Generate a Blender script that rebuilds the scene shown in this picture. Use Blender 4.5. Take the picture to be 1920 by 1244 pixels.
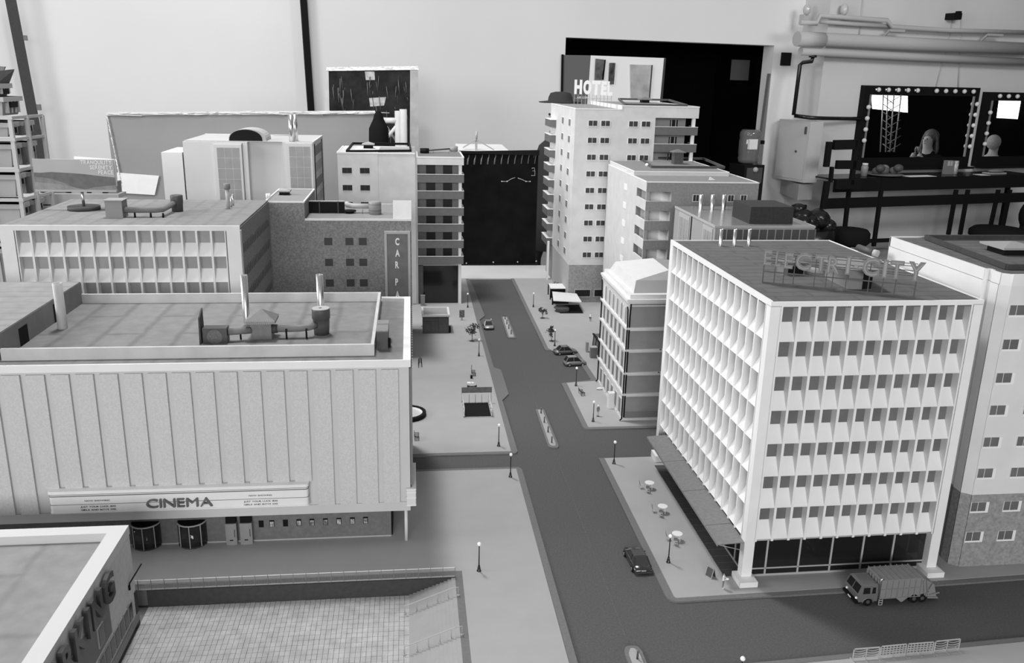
import bpy, bmesh, math, random
import numpy as np
from mathutils import Matrix, Vector
from math import sin, cos, pi, radians, atan2
random.seed(7)
for o in list(bpy.data.objects): bpy.data.objects.remove(o, do_unlink=True)
SC = bpy.context.scene
COL = SC.collection
# ------------------------------------------------------------------ camera
F=1625.;YAW=.1197;PITCH=.2865;ROLL=-.0229;CX=960.;CY=622.;H=1.0
def rotm(yaw,pitch,roll):
    cy,sy=cos(yaw),sin(yaw);cp,sp=cos(pitch),sin(pitch)
    f=np.array([sy*cp,cy*cp,-sp]); r=np.array([cy,-sy,0.]); d=np.cross(f,r)
    cr,sr=cos(roll),sin(roll)
    return np.array([r*cr+d*sr,-r*sr+d*cr,f])
RM=rotm(YAW,PITCH,ROLL); CAM=np.array([0,0,H])
cd=bpy.data.cameras.new('camera'); cam=bpy.data.objects.new('camera',cd); COL.objects.link(cam)
cd.sensor_width=36.; cd.lens=F/1920*36; cd.clip_start=.05; cd.clip_end=200
m=Matrix(((RM[0][0],-RM[1][0],-RM[2][0],0),(RM[0][1],-RM[1][1],-RM[2][1],0),(RM[0][2],-RM[1][2],-RM[2][2],H),(0,0,0,1)))
cam.matrix_world=m; SC.camera=cam
# ------------------------------------------------------------------ world, lights, exposure
SC.view_settings.view_transform='Standard'; SC.view_settings.look='None'
SC.view_settings.gamma=1; SC.view_settings.use_curve_mapping=False
SC.view_settings.exposure=0.0
wd=bpy.data.worlds.new('world'); SC.world=wd; wd.use_nodes=True
wd.node_tree.nodes['Background'].inputs[0].default_value=(1,1,1,1)
wd.node_tree.nodes['Background'].inputs[1].default_value=.26
def area(name,loc,target,sx,sy,power):
    l=bpy.data.lights.new(name,'AREA'); l.shape='RECTANGLE'; l.size=sx; l.size_y=sy; l.energy=power
    o=bpy.data.objects.new(name,l); COL.objects.link(o); o.location=loc
    d=Vector(target)-Vector(loc); o.rotation_euler=d.to_track_quat('-Z','Y').to_euler()
    o['label']='area light in the hall'; o['kind']='structure'
    return o
area('hall_light_overhead',(-.60,3.2,4.0),(-.55,3.1,0),.40,1.0,128)
area('hall_light_left',(-4.4,2.6,2.1),(.6,2.9,.3),2.8,1.6,205)
area('hall_light_rear',(-.9,-6.0,2.1),(.3,3.0,.35),4.5,1.8,400)
area('fill_light_wall',(-2.1,5.3,4.8),(-1.9,8.6,.9),3.0,1.0,92)  # unseen fill lamp added only to brighten the back wall
area('fill_light_pier',(5.2,4.2,3.0),(6.6,10.0,.8),1.8,1.0,120)  # added fill lamp, out of view, lifting the right wall section
# ------------------------------------------------------------------ measuring helpers (camera survey of the place)
def ray(px,py): return RM.T@np.array([(px-CX)/F,(py-CY)/F,1.])
def G(px,py,z=0.):
    d=ray(px,py); t=(z-H)/d[2]; return (float(d[0]*t),float(d[1]*t))
def onY(px,py,Y):
    d=ray(px,py); t=Y/d[1]; return (float(d[0]*t),float(H+d[2]*t))
def at(px,py,Y):
    x,z=onY(px,py,Y); return (x,Y,z)
# ------------------------------------------------------------------ materials
MATS={}
def mat(name,v,rough=.75,noise=.0,ns=60.,bump=0.,bs=300.,metal=0.,spec=.35,emit=0.,trans=0.,alpha=1.,coat=0.):
    if name in MATS: return MATS[name]
    mt=bpy.data.materials.new(name); mt.use_nodes=True; nt=mt.node_tree; b=nt.nodes['Principled BSDF']
    b.inputs['Base Color'].default_value=(v,v,v,1); b.inputs['Roughness'].default_value=rough
    b.inputs['Metallic'].default_value=metal; b.inputs['Specular IOR Level'].default_value=spec
    b.inputs['Coat Weight'].default_value=coat
    if trans: b.inputs['Transmission Weight'].default_value=trans
    if alpha<1: b.inputs['Alpha'].default_value=alpha
    if emit: b.inputs['Emission Color'].default_value=(1,1,1,1); b.inputs['Emission Strength'].default_value=emit
    if noise or bump:
        gm=nt.nodes.new('ShaderNodeNewGeometry')
    if noise:
        n=nt.nodes.new('ShaderNodeTexNoise'); n.inputs['Scale'].default_value=ns; n.inputs['Detail'].default_value=5
        nt.links.new(gm.outputs['Position'],n.inputs['Vector'])
        r=nt.nodes.new('ShaderNodeMapRange'); r.inputs[1].default_value=.3; r.inputs[2].default_value=.7
        r.inputs[3].default_value=v*(1-noise); r.inputs[4].default_value=min(v*(1+noise),.98)
        nt.links.new(n.outputs['Fac'],r.inputs[0]); nt.links.new(r.outputs[0],b.inputs['Base Color'])
    if bump:
        n2=nt.nodes.new('ShaderNodeTexNoise'); n2.inputs['Scale'].default_value=bs; n2.inputs['Detail'].default_value=3
        nt.links.new(gm.outputs['Position'],n2.inputs['Vector'])
        bp=nt.nodes.new('ShaderNodeBump'); bp.inputs['Strength'].default_value=bump; bp.inputs['Distance'].default_value=.002
        nt.links.new(n2.outputs['Fac'],bp.inputs['Height']); nt.links.new(bp.outputs[0],b.inputs['Normal'])
    MATS[name]=mt; return mt
def felt(name,v,dark,bw,rh,rot=0.,off=(0,0),mortar=.012):
    "roofing felt: sheets with soft darker stained seams"
    mt=mat(name,v,rough=.85,noise=.10,ns=35.); nt=mt.node_tree; b=nt.nodes['Principled BSDF']
    gm=nt.nodes.new('ShaderNodeNewGeometry'); mp=nt.nodes.new('ShaderNodeMapping')
    mp.inputs['Rotation'].default_value=(0,0,rot); mp.inputs['Location'].default_value=(off[0],off[1],0)
    nz=nt.nodes.new('ShaderNodeTexNoise'); nz.inputs['Scale'].default_value=12
    mx=nt.nodes.new('ShaderNodeVectorMath'); mx.operation='MULTIPLY_ADD'; mx.inputs[1].default_value=(.02,.02,0)
    nt.links.new(gm.outputs['Position'],nz.inputs['Vector']); nt.links.new(nz.outputs['Color'],mx.inputs[0]); nt.links.new(gm.outputs['Position'],mx.inputs[2])
    nt.links.new(mx.outputs[0],mp.inputs['Vector'])
    br=nt.nodes.new('ShaderNodeTexBrick'); br.inputs['Scale'].default_value=1; br.inputs['Brick Width'].default_value=bw
    br.inputs['Row Height'].default_value=rh; br.inputs['Mortar Size'].default_value=mortar; br.inputs['Mortar Smooth'].default_value=1
    br.inputs['Color1'].default_value=(1,1,1,1); br.inputs['Color2'].default_value=(.93,.93,.93,1); br.inputs['Mortar'].default_value=(dark,dark,dark,1)
    nt.links.new(mp.outputs[0],br.inputs['Vector'])
    old=b.inputs['Base Color'].links[0].from_socket
    mm=nt.nodes.new('ShaderNodeMixRGB'); mm.blend_type='MULTIPLY'; mm.inputs[0].default_value=1
    nt.links.new(old,mm.inputs[1]); nt.links.new(br.outputs['Color'],mm.inputs[2]); nt.links.new(mm.outputs[0],b.inputs['Base Color'])
    return mt
WHITE=mat('white_card',.76,rough=.55,noise=.03,ns=20)
WHITE2=mat('white_card_soft',.66,rough=.6,noise=.05,ns=14)
CREAM=mat('cream_render',.60,rough=.8,noise=.07,ns=18,bump=.15,bs=500)
PANEL=mat('stippled_card',.56,rough=.85,noise=.08,ns=260,bump=.5,bs=650)
CINW=mat('cinema_card',.54,rough=.6,noise=.03,ns=12)
GREYW=mat('grey_card',.36,rough=.7,noise=.05,ns=20)
CONC=mat('concrete_render',.215,rough=.9,noise=.28,ns=170,bump=.3,bs=600)
CONCD=mat('dark_concrete_render',.13,rough=.9,noise=.18,ns=200)
BROWN=mat('brown_render',.26,rough=.85,noise=.12,ns=120)
HBASE=mat('hotel_base_render',.27,rough=.9,noise=.22,ns=150)
ROAD=mat('road_surface',.083,rough=.8,noise=.16,ns=260,bump=.15,bs=900)
KERB=mat('kerb_grey',.15,rough=.8,noise=.08,ns=150)
PAVE=mat('pavement_card',.345,rough=.75,noise=.03,ns=14)
ENDW=mat('end_board_white',.56,rough=.6,noise=.03,ns=9)
BLACK=mat('black_paint',.006,rough=.7,spec=.15)
BLACKG=mat('black_gloss',.01,rough=.25,spec=.5)
DARK=mat('dark_grey',.045,rough=.7,noise=.15,ns=100)
DARKM=mat('dark_metal',.07,rough=.5,noise=.1,ns=80)
MIDG=mat('mid_grey_plastic',.17,rough=.6,noise=.08,ns=90)
LIGHTG=mat('light_grey_plastic',.38,rough=.55,noise=.04,ns=90)
CHROME=mat('brushed_aluminium',.72,rough=.28,metal=1.,noise=.1,ns=30)
SILVER=mat('silver_paint',.42,rough=.35,metal=.7)
GLASSD=mat('dark_window_glass',.04,rough=.25,spec=.45)
GLASSM=mat('grey_window_glass',.135,rough=.2,spec=.5,noise=.12,ns=25)
GLASSL=mat('light_window_film',.30,rough=.3,spec=.5,noise=.15,ns=12)
GLASSB=mat('balcony_window_glass',.012,rough=.45,spec=.2)
CLEAR=mat('clear_glass',.5,rough=.05,alpha=.12,spec=.6)
TINT=mat('tinted_glass',.02,rough=.08,alpha=.55,spec=.6)
BULB=mat('opal_lamp_globe',.9,rough=.25)
LEAF=mat('dark_leaves',.05,rough=.8,noise=.4,ns=300)
BARK=mat('bark',.07,rough=.9)
BALC=mat('balcony_parapet_grey',.135,rough=.75,noise=.06,ns=60)
BALCH=mat('hotel_parapet_grey',.125,rough=.75,noise=.05,ns=60)
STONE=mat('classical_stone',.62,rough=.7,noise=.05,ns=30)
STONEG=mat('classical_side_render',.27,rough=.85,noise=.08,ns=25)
ZINC=mat('zinc_roof',.55,rough=.6,noise=.06,ns=25)
ZINCD=mat('zinc_roof_grey',.30,rough=.7,noise=.04,ns=25)
WALLM=mat('hall_wall_paint',.76,rough=.85,noise=.03,ns=.9)
WALLR=mat('hall_wall_paint_side',.60,rough=.85,noise=.05,ns=1.2)
PIPEM=mat('painted_pipe',.46,rough=.6)
FLOORM=mat('hall_floor_concrete',.30,rough=.7,noise=.15,ns=3)
MIRROR=mat('mirror_glass',.85,rough=.01,metal=1.)
SKIN=mat('skin',.42,rough=.6)
SKIND=mat('skin_in_shade',.3,rough=.6)
HAIR=mat('hair',.09,rough=.5,noise=.3,ns=60)
CLOTHB=mat('black_cloth',.010,rough=.95,spec=.1)
CLOTHD=mat('dark_coat_cloth',.03,rough=.9)
CLOTHG=mat('grey_cloth',.10,rough=.9)
CRATE=mat('crate_plastic',.30,rough=.6,noise=.05,ns=8)
ALU=mat('aluminium_frame',.50,rough=.35,metal=.6)
FELT1=felt('roof_felt_cinema',.205,.72,.30,.085,rot=pi/2,off=(.02,0))
FELT2=felt('roof_felt_pale',.245,.80,.35,.11,rot=pi/2)
FELT3=felt('roof_felt_dark',.125,.72,.16,.035,off=(.01,.0),mortar=.006)
FELT4=felt('roof_felt_annexe',.20,.84,.26,.052,rot=pi/2+.0)
FELT5=felt('roof_felt_left_annex',.25,.82,.5,.05)
WINM=mat('bright_window',.9,emit=3.2)
# ------------------------------------------------------------------ mesh helpers
class MB:
    def __init__(s): s.v=[]; s.f=[]; s.sm=[]
    def add(s,vs,fs,smooth=False):
        k=len(s.v); s.v+=[tuple(p) for p in vs]; s.f+=[tuple(i+k for i in f) for f in fs]; s.sm+=[smooth]*len(fs)
    def hexa(s,p): # 8 pts: bottom 4 ccw, top 4
        s.add(p,[(3,2,1,0),(4,5,6,7),(0,1,5,4),(1,2,6,5),(2,3,7,6),(3,0,4,7)]); return s
    def box(s,x0,x1,y0,y1,z0,z1):
        return s.hexa([(x0,y0,z0),(x1,y0,z0),(x1,y1,z0),(x0,y1,z0),(x0,y0,z1),(x1,y0,z1),(x1,y1,z1),(x0,y1,z1)])
    def prism(s,pts,z0,z1): # polygon xy ccw
        n=len(pts); s.add([(x,y,z0) for x,y in pts]+[(x,y,z1) for x,y in pts],
            [tuple(range(n-1,-1,-1)),tuple(range(n,2*n))]+[(i,(i+1)%n,n+(i+1)%n,n+i) for i in range(n)]); return s
    def profx(s,yz,x0,x1):
        n=len(yz); s.add([(x0,y,z) for y,z in yz]+[(x1,y,z) for y,z in yz],
            [tuple(range(n)),tuple(range(2*n-1,n-1,-1))]+[(i,n+i,n+(i+1)%n,(i+1)%n) for i in range(n)]); return s
    def profy(s,xz,y0,y1):
        n=len(xz); s.add([(x,y0,z) for x,z in xz]+[(x,y1,z) for x,z in xz],
            [tuple(range(n-1,-1,-1)),tuple(range(n,2*n))]+[(i,(i+1)%n,n+(i+1)%n,n+i) for i in range(n)]); return s
    def cyl(s,cx,cy,z0,z1,r,r2=None,n=16):
        r2=r if r2 is None else r2
        vs=[(cx+r*cos(2*pi*i/n),cy+r*sin(2*pi*i/n),z0) for i in range(n)]+[(cx+r2*cos(2*pi*i/n),cy+r2*sin(2*pi*i/n),z1) for i in range(n)]
        k=len(s.v); s.v+=vs
        for i in range(n): s.f.append((k+i,k+(i+1)%n,k+n+(i+1)%n,k+n+i)); s.sm.append(True)
        s.f.append(tuple(k+i for i in range(n-1,-1,-1))); s.sm.append(False)
        s.f.append(tuple(k+n+i for i in range(n))); s.sm.append(False); return s
    def pipe(s,cx,cy,z0,z1,r,t,n=16): # open hollow tube
        k=len(s.v)
        for (rr,z) in ((r,z0),(r,z1),(r-t,z1),(r-t,z0)):
            s.v+=[(cx+rr*cos(2*pi*i/n),cy+rr*sin(2*pi*i/n),z) for i in range(n)]
        for a in range(3):
            for i in range(n): s.f.append((k+a*n+i,k+a*n+(i+1)%n,k+(a+1)*n+(i+1)%n,k+(a+1)*n+i)); s.sm.append(a!=1)
        return s
    def lathe(s,prof,cx=0,cy=0,n=14):
        k=len(s.v)
        for r,z in prof: s.v+=[(cx+r*cos(2*pi*i/n),cy+r*sin(2*pi*i/n),z) for i in range(n)]
        for a in range(len(prof)-1):
            for i in range(n): s.f.append((k+a*n+i,k+a*n+(i+1)%n,k+(a+1)*n+(i+1)%n,k+(a+1)*n+i)); s.sm.append(True)
        s.f.append(tuple(k+i for i in range(n-1,-1,-1))); s.sm.append(False)
        e=k+(len(prof)-1)*n; s.f.append(tuple(e+i for i in range(n))); s.sm.append(False); return s
    def tube(s,pts,r,n=8):
        pts=[Vector(p) for p in pts]; k=len(s.v); up=None
        for j,p in enumerate(pts):
            t=(pts[min(j+1,len(pts)-1)]-pts[max(j-1,0)]).normalized()
            a=t.orthogonal().normalized() if up is None else (up-t*up.dot(t)).normalized()
            up=a; b=t.cross(a)
            rr=r[j] if isinstance(r,(list,tuple)) else r
            s.v+=[tuple(p+a*rr*cos(2*pi*i/n)+b*rr*sin(2*pi*i/n)) for i in range(n)]
        for j in range(len(pts)-1):
            for i in range(n): s.f.append((k+j*n+i,k+j*n+(i+1)%n,k+(j+1)*n+(i+1)%n,k+(j+1)*n+i)); s.sm.append(True)
        s.f.append(tuple(k+i for i in range(n-1,-1,-1))); s.sm.append(False)
        e=k+(len(pts)-1)*n; s.f.append(tuple(e+i for i in range(n))); s.sm.append(False); return s
    def bar(s,a,b,w,h=None):
        h=h or w; a=Vector(a);b=Vector(b); t=(b-a).normalized()
        u=Vector((0,0,1)) if abs(t.z)<.9 else Vector((0,1,0))
        sd=t.cross(u).normalized()*w/2; up=sd.cross(t).normalized()*h/2
        s.hexa([a-sd-up,a+sd-up,b+sd-up,b-sd-up,a-sd+up,a+sd+up,b+sd+up,b-sd+up]); return s
    def ball(s,c,r,n=12,m=8,sz=1.,sx=1.,sy=1.):
        k=len(s.v)
        for j in range(1,m):
            th=pi*j/m; s.v+=[(c[0]+sx*r*sin(th)*cos(2*pi*i/n),c[1]+sy*r*sin(th)*sin(2*pi*i/n),c[2]+sz*r*cos(th)) for i in range(n)]
        s.v+=[(c[0],c[1],c[2]+sz*r),(c[0],c[1],c[2]-sz*r)]; T=k+(m-1)*n
        for j in range(m-2):
            for i in range(n): s.f.append((k+(j+1)*n+i,k+(j+1)*n+(i+1)%n,k+j*n+(i+1)%n,k+j*n+i)); s.sm.append(True)
        for i in range(n):
            s.f.append((k+i,k+(i+1)%n,T)); s.sm.append(True)
            s.f.append((k+(m-2)*n+(i+1)%n,k+(m-2)*n+i,T+1)); s.sm.append(True)
        return s
    def quad(s,a,b,c,d): s.add([a,b,c,d],[(0,1,2,3)]); return s
    def xf(s,M): s.v=[tuple(M@Vector(p)) for p in s.v]; return s
    def mesh(s,name,mt=None):
        me=bpy.data.meshes.new(name); me.from_pydata(s.v,[],s.f); me.polygons.foreach_set('use_smooth',s.sm)
        if mt: me.materials.append(mt)
        bm=bmesh.new(); bm.from_mesh(me); bmesh.ops.recalc_face_normals(bm,faces=bm.faces[:]) if s.recalc else None
        bm.to_mesh(me); bm.free(); me.update(); return me
    recalc=True
WM={}
def obj(name,mb,mt=None,parent=None,loc=(0,0,0),label=None,kind=None):
    me=mb.mesh(name,mt) if isinstance(mb,MB) else mb
    o=bpy.data.objects.new(name,me); COL.objects.link(o); o.location=loc
    WM[o]=Matrix.Translation(loc)
    if parent: o.parent=parent; o.matrix_parent_inverse=WM[parent].inverted()
    if label: o['label']=label
    if kind: o['kind']=kind
    return o
def thing(name,label,cat,loc=(0,0,0),rz=0.,group=None,early=False):
    "Empty at the base. early=True: parts are modelled around the origin, then the thing is moved"
    o=bpy.data.objects.new(name,None); COL.objects.link(o); o.empty_display_size=.02
    o.location=loc; o.rotation_euler=(0,0,rz); WM[o]=Matrix.Translation(loc)@Matrix.Rotation(rz,4,'Z')
    if early: WM[o]=Matrix.Identity(4)
    o['label']=label; o['category']=cat
    if group: o['group']=group
    return o
def solo(name,mb,mt,label,cat,group=None,loc=(0,0,0)):
    o=obj(name,mb,mt,None,loc); o['label']=label; o['category']=cat
    if group: o['group']=group
    return o
def struct(name,mb,mt,parent=None):
    o=obj(name,mb,mt,parent)
    if not parent: o['kind']='structure'
    return o
def dup(root,loc,rz=0.,label=None,scale=None):
    r=root.copy(); COL.objects.link(r); r.location=loc; r.rotation_euler=(0,0,rz)
    if label: r['label']=label
    if scale: r.scale=(scale,)*3
    for ch in list(root.children):
        c=ch.copy(); COL.objects.link(c); c.parent=r
        for g in ch.children:
            d=g.copy(); COL.objects.link(d); d.parent=c
    return r
def evalmesh(o):
    dg=bpy.context.evaluated_depsgraph_get(); me=bpy.data.meshes.new_from_object(o.evaluated_get(dg)); return me
LC={}
def letter(ch,size,depth,bold=0.,xs=1.):
    "letter mesh standing in the XZ plane, facing -Y, base at z=0, left at x=0; returns mesh, width"
    k=(ch,size,depth,bold,xs)
    if k in LC: return LC[k]
    c=bpy.data.curves.new('t','FONT'); c.body=ch; c.size=1.0; c.extrude=depth/size/2; c.offset=bold; c.resolution_u=3
    o=bpy.data.objects.new('t',c); COL.objects.link(o); bpy.context.view_layer.update()
    me=evalmesh(o); bpy.data.objects.remove(o)
    s=size/.73
    x0=min([v.co.x for v in me.vertices] or [0]); x1=max([v.co.x for v in me.vertices] or [.3])
    for v in me.vertices:
        x,y,z=v.co; v.co=((x-x0)*s*xs,-z*size*1.0-depth/2,y*s)
    me.materials.clear()
    LC[k]=(me,(x1-x0)*s*xs); return LC[k]
def text(parent,body,x,y,z,size,depth,mt,bold=0.,gap=.18,xs=1.,name='letter',align='l',join=False,width=None,rot=None):
    ws=[]; 
    for ch in body:
        if ch==' ': ws.append(None); continue
        ws.append(letter(ch,size,depth,bold,xs))
    tot=sum((w[1] if w else size*.35*xs) for w in ws)+gap*size*xs*(len(ws)-1)
    if width: 
        sc=width/tot
    else: sc=1.
    cx=x-(tot*sc if align=='r' else tot*sc/2 if align=='c' else 0)
    big=MB(); big.recalc=False; out=[]
    for ch,w in zip(body,ws):
        if w:
            me,wd_=w
            if join or rot is not None:
                b=big if join else MB()
                b.recalc=False
                base=[Vector((cx+v.co.x*sc,y+v.co.y,z+v.co.z)) for v in me.vertices]
                if rot is not None: base=[rot@p for p in base]
                b.add(base,[tuple(p.vertices) for p in me.polygons])
                if not join: out.append(obj(name,b,mt,parent))
            else:
                m2=MB(); m2.recalc=False
                m2.add([(v.co.x*sc,v.co.y,v.co.z) for v in me.vertices],[tuple(p.vertices) for p in me.polygons])
                out.append(obj(name,m2,mt,parent,loc=(cx,y,z)))
            cx+=wd_*sc+gap*size*xs*sc
        else: cx+=size*.35*xs*sc+gap*size*xs*sc
    if join: out.append(obj(name,big,mt,parent))
    return out
def skinmesh(vs,es,rs,sub=1,root=0):
    me=bpy.data.meshes.new('s'); me.from_pydata(vs,es,[]); o=bpy.data.objects.new('s',me); COL.objects.link(o)
    md=o.modifiers.new('k','SKIN'); md.use_smooth_shade=True
    for i,r in enumerate(rs):
        r=(r,r) if not isinstance(r,tuple) else r
        me.skin_vertices[0].data[i].radius=r; me.skin_vertices[0].data[i].use_root=(i==root)
    s2=o.modifiers.new('u','SUBSURF'); s2.levels=sub; s2.render_levels=sub
    bpy.context.view_layer.update(); out=evalmesh(o); bpy.data.objects.remove(o); return out
def human(P={},sub=1,head=True):
    "body of a 1.75 m person facing -Y, returns a continuous mesh"
    J=dict(pel=(0,0,.95),sp=(0,0,1.14),ch=(0,0,1.36),nk=(0,0,1.50),h1=(0,-.01,1.60),h2=(0,-.01,1.71),
      sl=(-.17,0,1.42),el=(-.24,.02,1.14),wl=(-.25,-.05,.90),hl=(-.25,-.07,.82),
      sr=(.17,0,1.42),er=(.24,.02,1.14),wr=(.25,-.05,.90),hr=(.25,-.07,.82),
      pl=(-.09,0,.90),kl=(-.10,-.02,.50),al=(-.10,.02,.09),tl=(-.11,-.13,.03),
      pr=(.09,0,.90),kr=(.10,-.02,.50),ar=(.10,.02,.09),tr=(.11,-.13,.03))
    J.update(P); R=dict(pel=(.15,.11),sp=(.13,.10),ch=(.16,.11),nk=.055,h1=(.075,.085),h2=(.07,.085),sl=.065,el=.045,wl=.03,hl=.038,sr=.065,er=.045,wr=.03,hr=.038,
      pl=.09,kl=.06,al=.042,tl=.035,pr=.09,kr=.06,ar=.042,tr=.035)
    ks=list(J); ix={k:i for i,k in enumerate(ks)}
    E=[('pel','sp'),('sp','ch'),('ch','nk'),('nk','h1'),('h1','h2'),('ch','sl'),('sl','el'),('el','wl'),('wl','hl'),('ch','sr'),('sr','er'),('er','wr'),('wr','hr'),
       ('pel','pl'),('pl','kl'),('kl','al'),('al','tl'),('pel','pr'),('pr','kr'),('kr','ar'),('ar','tr')]
    return skinmesh([J[k] for k in ks],[(ix[a],ix[b]) for a,b in E],[R[k] for k in ks],sub)
def scaled(me,s,M=None):
    m2=me.copy()
    for v in m2.vertices: v.co=(M@(v.co*s)) if M else v.co*s
    return m2
def T(x,y,z=0): return Matrix.Translation((x,y,z))
def RZ(a): return Matrix.Rotation(a,4,'Z')
# ================================================================== HALL SHELL
FZ=-.85; TH=.23
WU=np.array([cos(TH),sin(TH)]); WN=np.array([sin(TH),-cos(TH)]); WA=np.array([1.9,9.5])
def W(px,py,off=0.):
    "point on the back wall plane moved `off` towards the hall: (s along wall, z, world xyz)"
    A=WA+WN*off; d=ray(px,py); t=(WN@A)/(WN@d[:2]); q=CAM+d*t
    return float((q[:2]-A)@WU), float(q[2])
WROOT=Matrix.Translation((WA[0],WA[1],0))@Matrix.Rotation(TH,4,'Z')   # local x along the wall, y into the wall, z up
def wmb(mb): return mb.xf(WROOT)
def wthing(name,label,cat,s,z,off=.0,group=None):
    p=WROOT@Vector((s,-off,z)); return thing(name,label,cat,tuple(p),0,group)
# floor
struct('floor',MB().box(-7,12,-5,14,FZ-.05,FZ),FLOORM)
sR,_=W(1544,120,.42); sL,_=W(1498,120,0)
d0s,dz=W(1061,70); d1s,dz1=W(1452,85)
mb=MB(); mb.box(-9,d0s,0,.2,FZ,5.5); mb.box(d0s,d1s,0,.2,dz,5.5); mb.box(d1s,sL,0,.2,FZ,5.5); mb.box(sL,sL+.3,0,.2,FZ,5.5)
struct('wall_back',wmb(mb),WALLM)
mb=MB(); mb.prism([(sL,0.0),(sR,-.42),(9.5,-.42),(9.5,.2),(sL,.2)],FZ,5.5)
struct('wall_right_section',wmb(mb),WALLR)
struct('wall_right',MB().box(11.2,11.4,-5,13,FZ,5.5),mat('black_drape',.003,rough=1.,spec=0.))
# dark store room seen through the doorway
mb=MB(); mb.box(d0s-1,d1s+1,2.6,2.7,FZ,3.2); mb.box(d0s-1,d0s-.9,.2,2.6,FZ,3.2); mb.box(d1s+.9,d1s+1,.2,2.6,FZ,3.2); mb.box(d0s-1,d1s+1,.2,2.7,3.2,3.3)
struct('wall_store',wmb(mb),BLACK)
a,_=W(1445,200); b,_=W(1430,200); _,zt=W(1440,138)
mb=MB(); mb.hexa([(b-.02,.01,FZ),(a,.01,FZ),(a,.06,FZ),(b-.02,.06,FZ),(b+.06,.01,zt),(a,.01,zt),(a,.06,zt),(b+.06,.06,zt)])
struct('door_1',wmb(mb),MIDG)
# ================================================================== MODEL BASE
base=thing('model_baseboard','large grey city model baseboard with roads and pavements on a table','model base',(0,2.6,-.06))
tb=thing('display_table','long trestle table carrying the city model','table',(0,2.6,FZ))
obj('tabletop',MB().box(-1.35,1.75,.75,4.36,-.075,-.0402),MIDG,tb)
for x in (-1.2,0,1.55):
    for y in (1.3,2.7,4.1): obj('leg',MB().box(x-.03,x+.03,y-.03,y+.03,FZ,-.075),DARK,tb)
def rpoly(pts,rad,n=6):
    out=[]
    N=len(pts)
    for i,p in enumerate(pts):
        r=rad[i] if isinstance(rad,(list,tuple)) else rad
        if not r: out.append(p); continue
        p=Vector(p); a=(Vector(pts[i-1])-p); b=(Vector(pts[(i+1)%N])-p); la,lb=a.length,b.length
        r=min(r,la*.45,lb*.45); A=p+a/la*r; B=p+b/lb*r
        for k in range(n+1):
            t=k/n; q=A*(1-t)**2+p*2*t*(1-t)+B*t*t; out.append((q.x,q.y))
    return out
obj('road',MB().box(.2,1.75,.8,4.33,-.03,-.004).box(-1.3,.2,1.95,4.33,-.03,-.004),ROAD,base)
KZ=(-.006,0.); PZ=(-.002,.0008)
# left front pavement round the sunken court
obj('kerb',MB().prism(rpoly([(-1.3,1.583),(.083,1.583),(.083,.8),(.287,.8),(.286,2.10),(-1.3,2.10)],[0,0,0,0,.022,0]),-.035,0),KERB,base)
obj('pavement',MB().prism([(-1.3,1.60),(.0985,1.604),(.0981,.8),(.271,.8),(.2705,2.0868),(-1.3,2.0868)],*PZ),PAVE,base)
# left rear pavement
obj('kerb',MB().prism(rpoly([(-1.3,2.185),(.288,2.185),(.286,2.595),(.3125,2.6514),(.3121,2.8968),(.2888,2.9227),(.286,3.55),(.3145,3.6185),(.302,4.15),(.292,4.33),(-1.3,4.33)],[0,.02,0,0,.01,0,0,0,0,0,0]),*KZ),KERB,base)
obj('pavement',MB().prism([(-1.3,2.199),(.2695,2.199),(.271,3.3),(.276,4.33),(-1.3,4.33)],*PZ),PAVE,base)
# right rear pavement with the parking bay
obj('kerb',MB().prism(rpoly([(.5035,2.342),(1.7,2.342),(1.7,4.33),(.509,4.33),(.504,3.114),(.606,3.109),(.612,2.772),(.5035,2.7457)],[.022,0,0,0,.01,.01,.01,0]),*KZ),KERB,base)
obj('pavement',MB().prism(rpoly([(.519,2.356),(1.7,2.356),(1.7,4.33),(.525,4.33),(.519,3.135),(.53,3.1077),(.6244,3.1091),(.632,2.790),(.6307,2.760),(.5220,2.745)],[.006,0,0,0,0,0,.02,.0,.02,0]),*PZ),PAVE,base)
# right front pavement
obj('kerb',MB().prism(rpoly([(.5025,1.458),(.87,1.4654),(1.75,1.50),(1.75,2.145),(.5045,2.14)],[.028,0,0,0,0]),*KZ),KERB,base)
obj('pavement',MB().prism(rpoly([(.519,1.4705),(.875,1.480),(1.75,1.515),(1.75,2.145),(.5205,2.1364)],[.008,0,0,0,0]),*PZ),PAVE,base)
obj('kerb',MB().prism([(.50,.8),(1.75,.8),(1.75,1.325),(.50,1.258)],*KZ),KERB,base)
obj('pavement',MB().prism([(.52,.8),(1.75,.8),(1.75,1.312),(.52,1.244)],*PZ),PAVE,base)
obj('end_board',MB().box(.2,.74,4.33,4.645,-.03,.0015),ENDW,base)
ln=mat('worn_line',.098,rough=.8,noise=.2,ns=200)
obj('centre_line',MB().box(.3905,.3925,.9,1.27,-.0045,-.0036).box(.3905,.3925,1.34,2.21,-.0045,-.0036).box(.3905,.3925,2.52,3.28,-.0045,-.0036).box(.3905,.3925,3.6,4.3,-.0045,-.0036),ln,base)
obj('road_seam',MB().box(.5,.5012,.9,1.45,-.0045,-.0036).box(.502,.503,2.15,2.34,-.0045,-.0036).box(.5,.501,2.75,3.1,-.0045,-.0036),ln,base)
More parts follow.
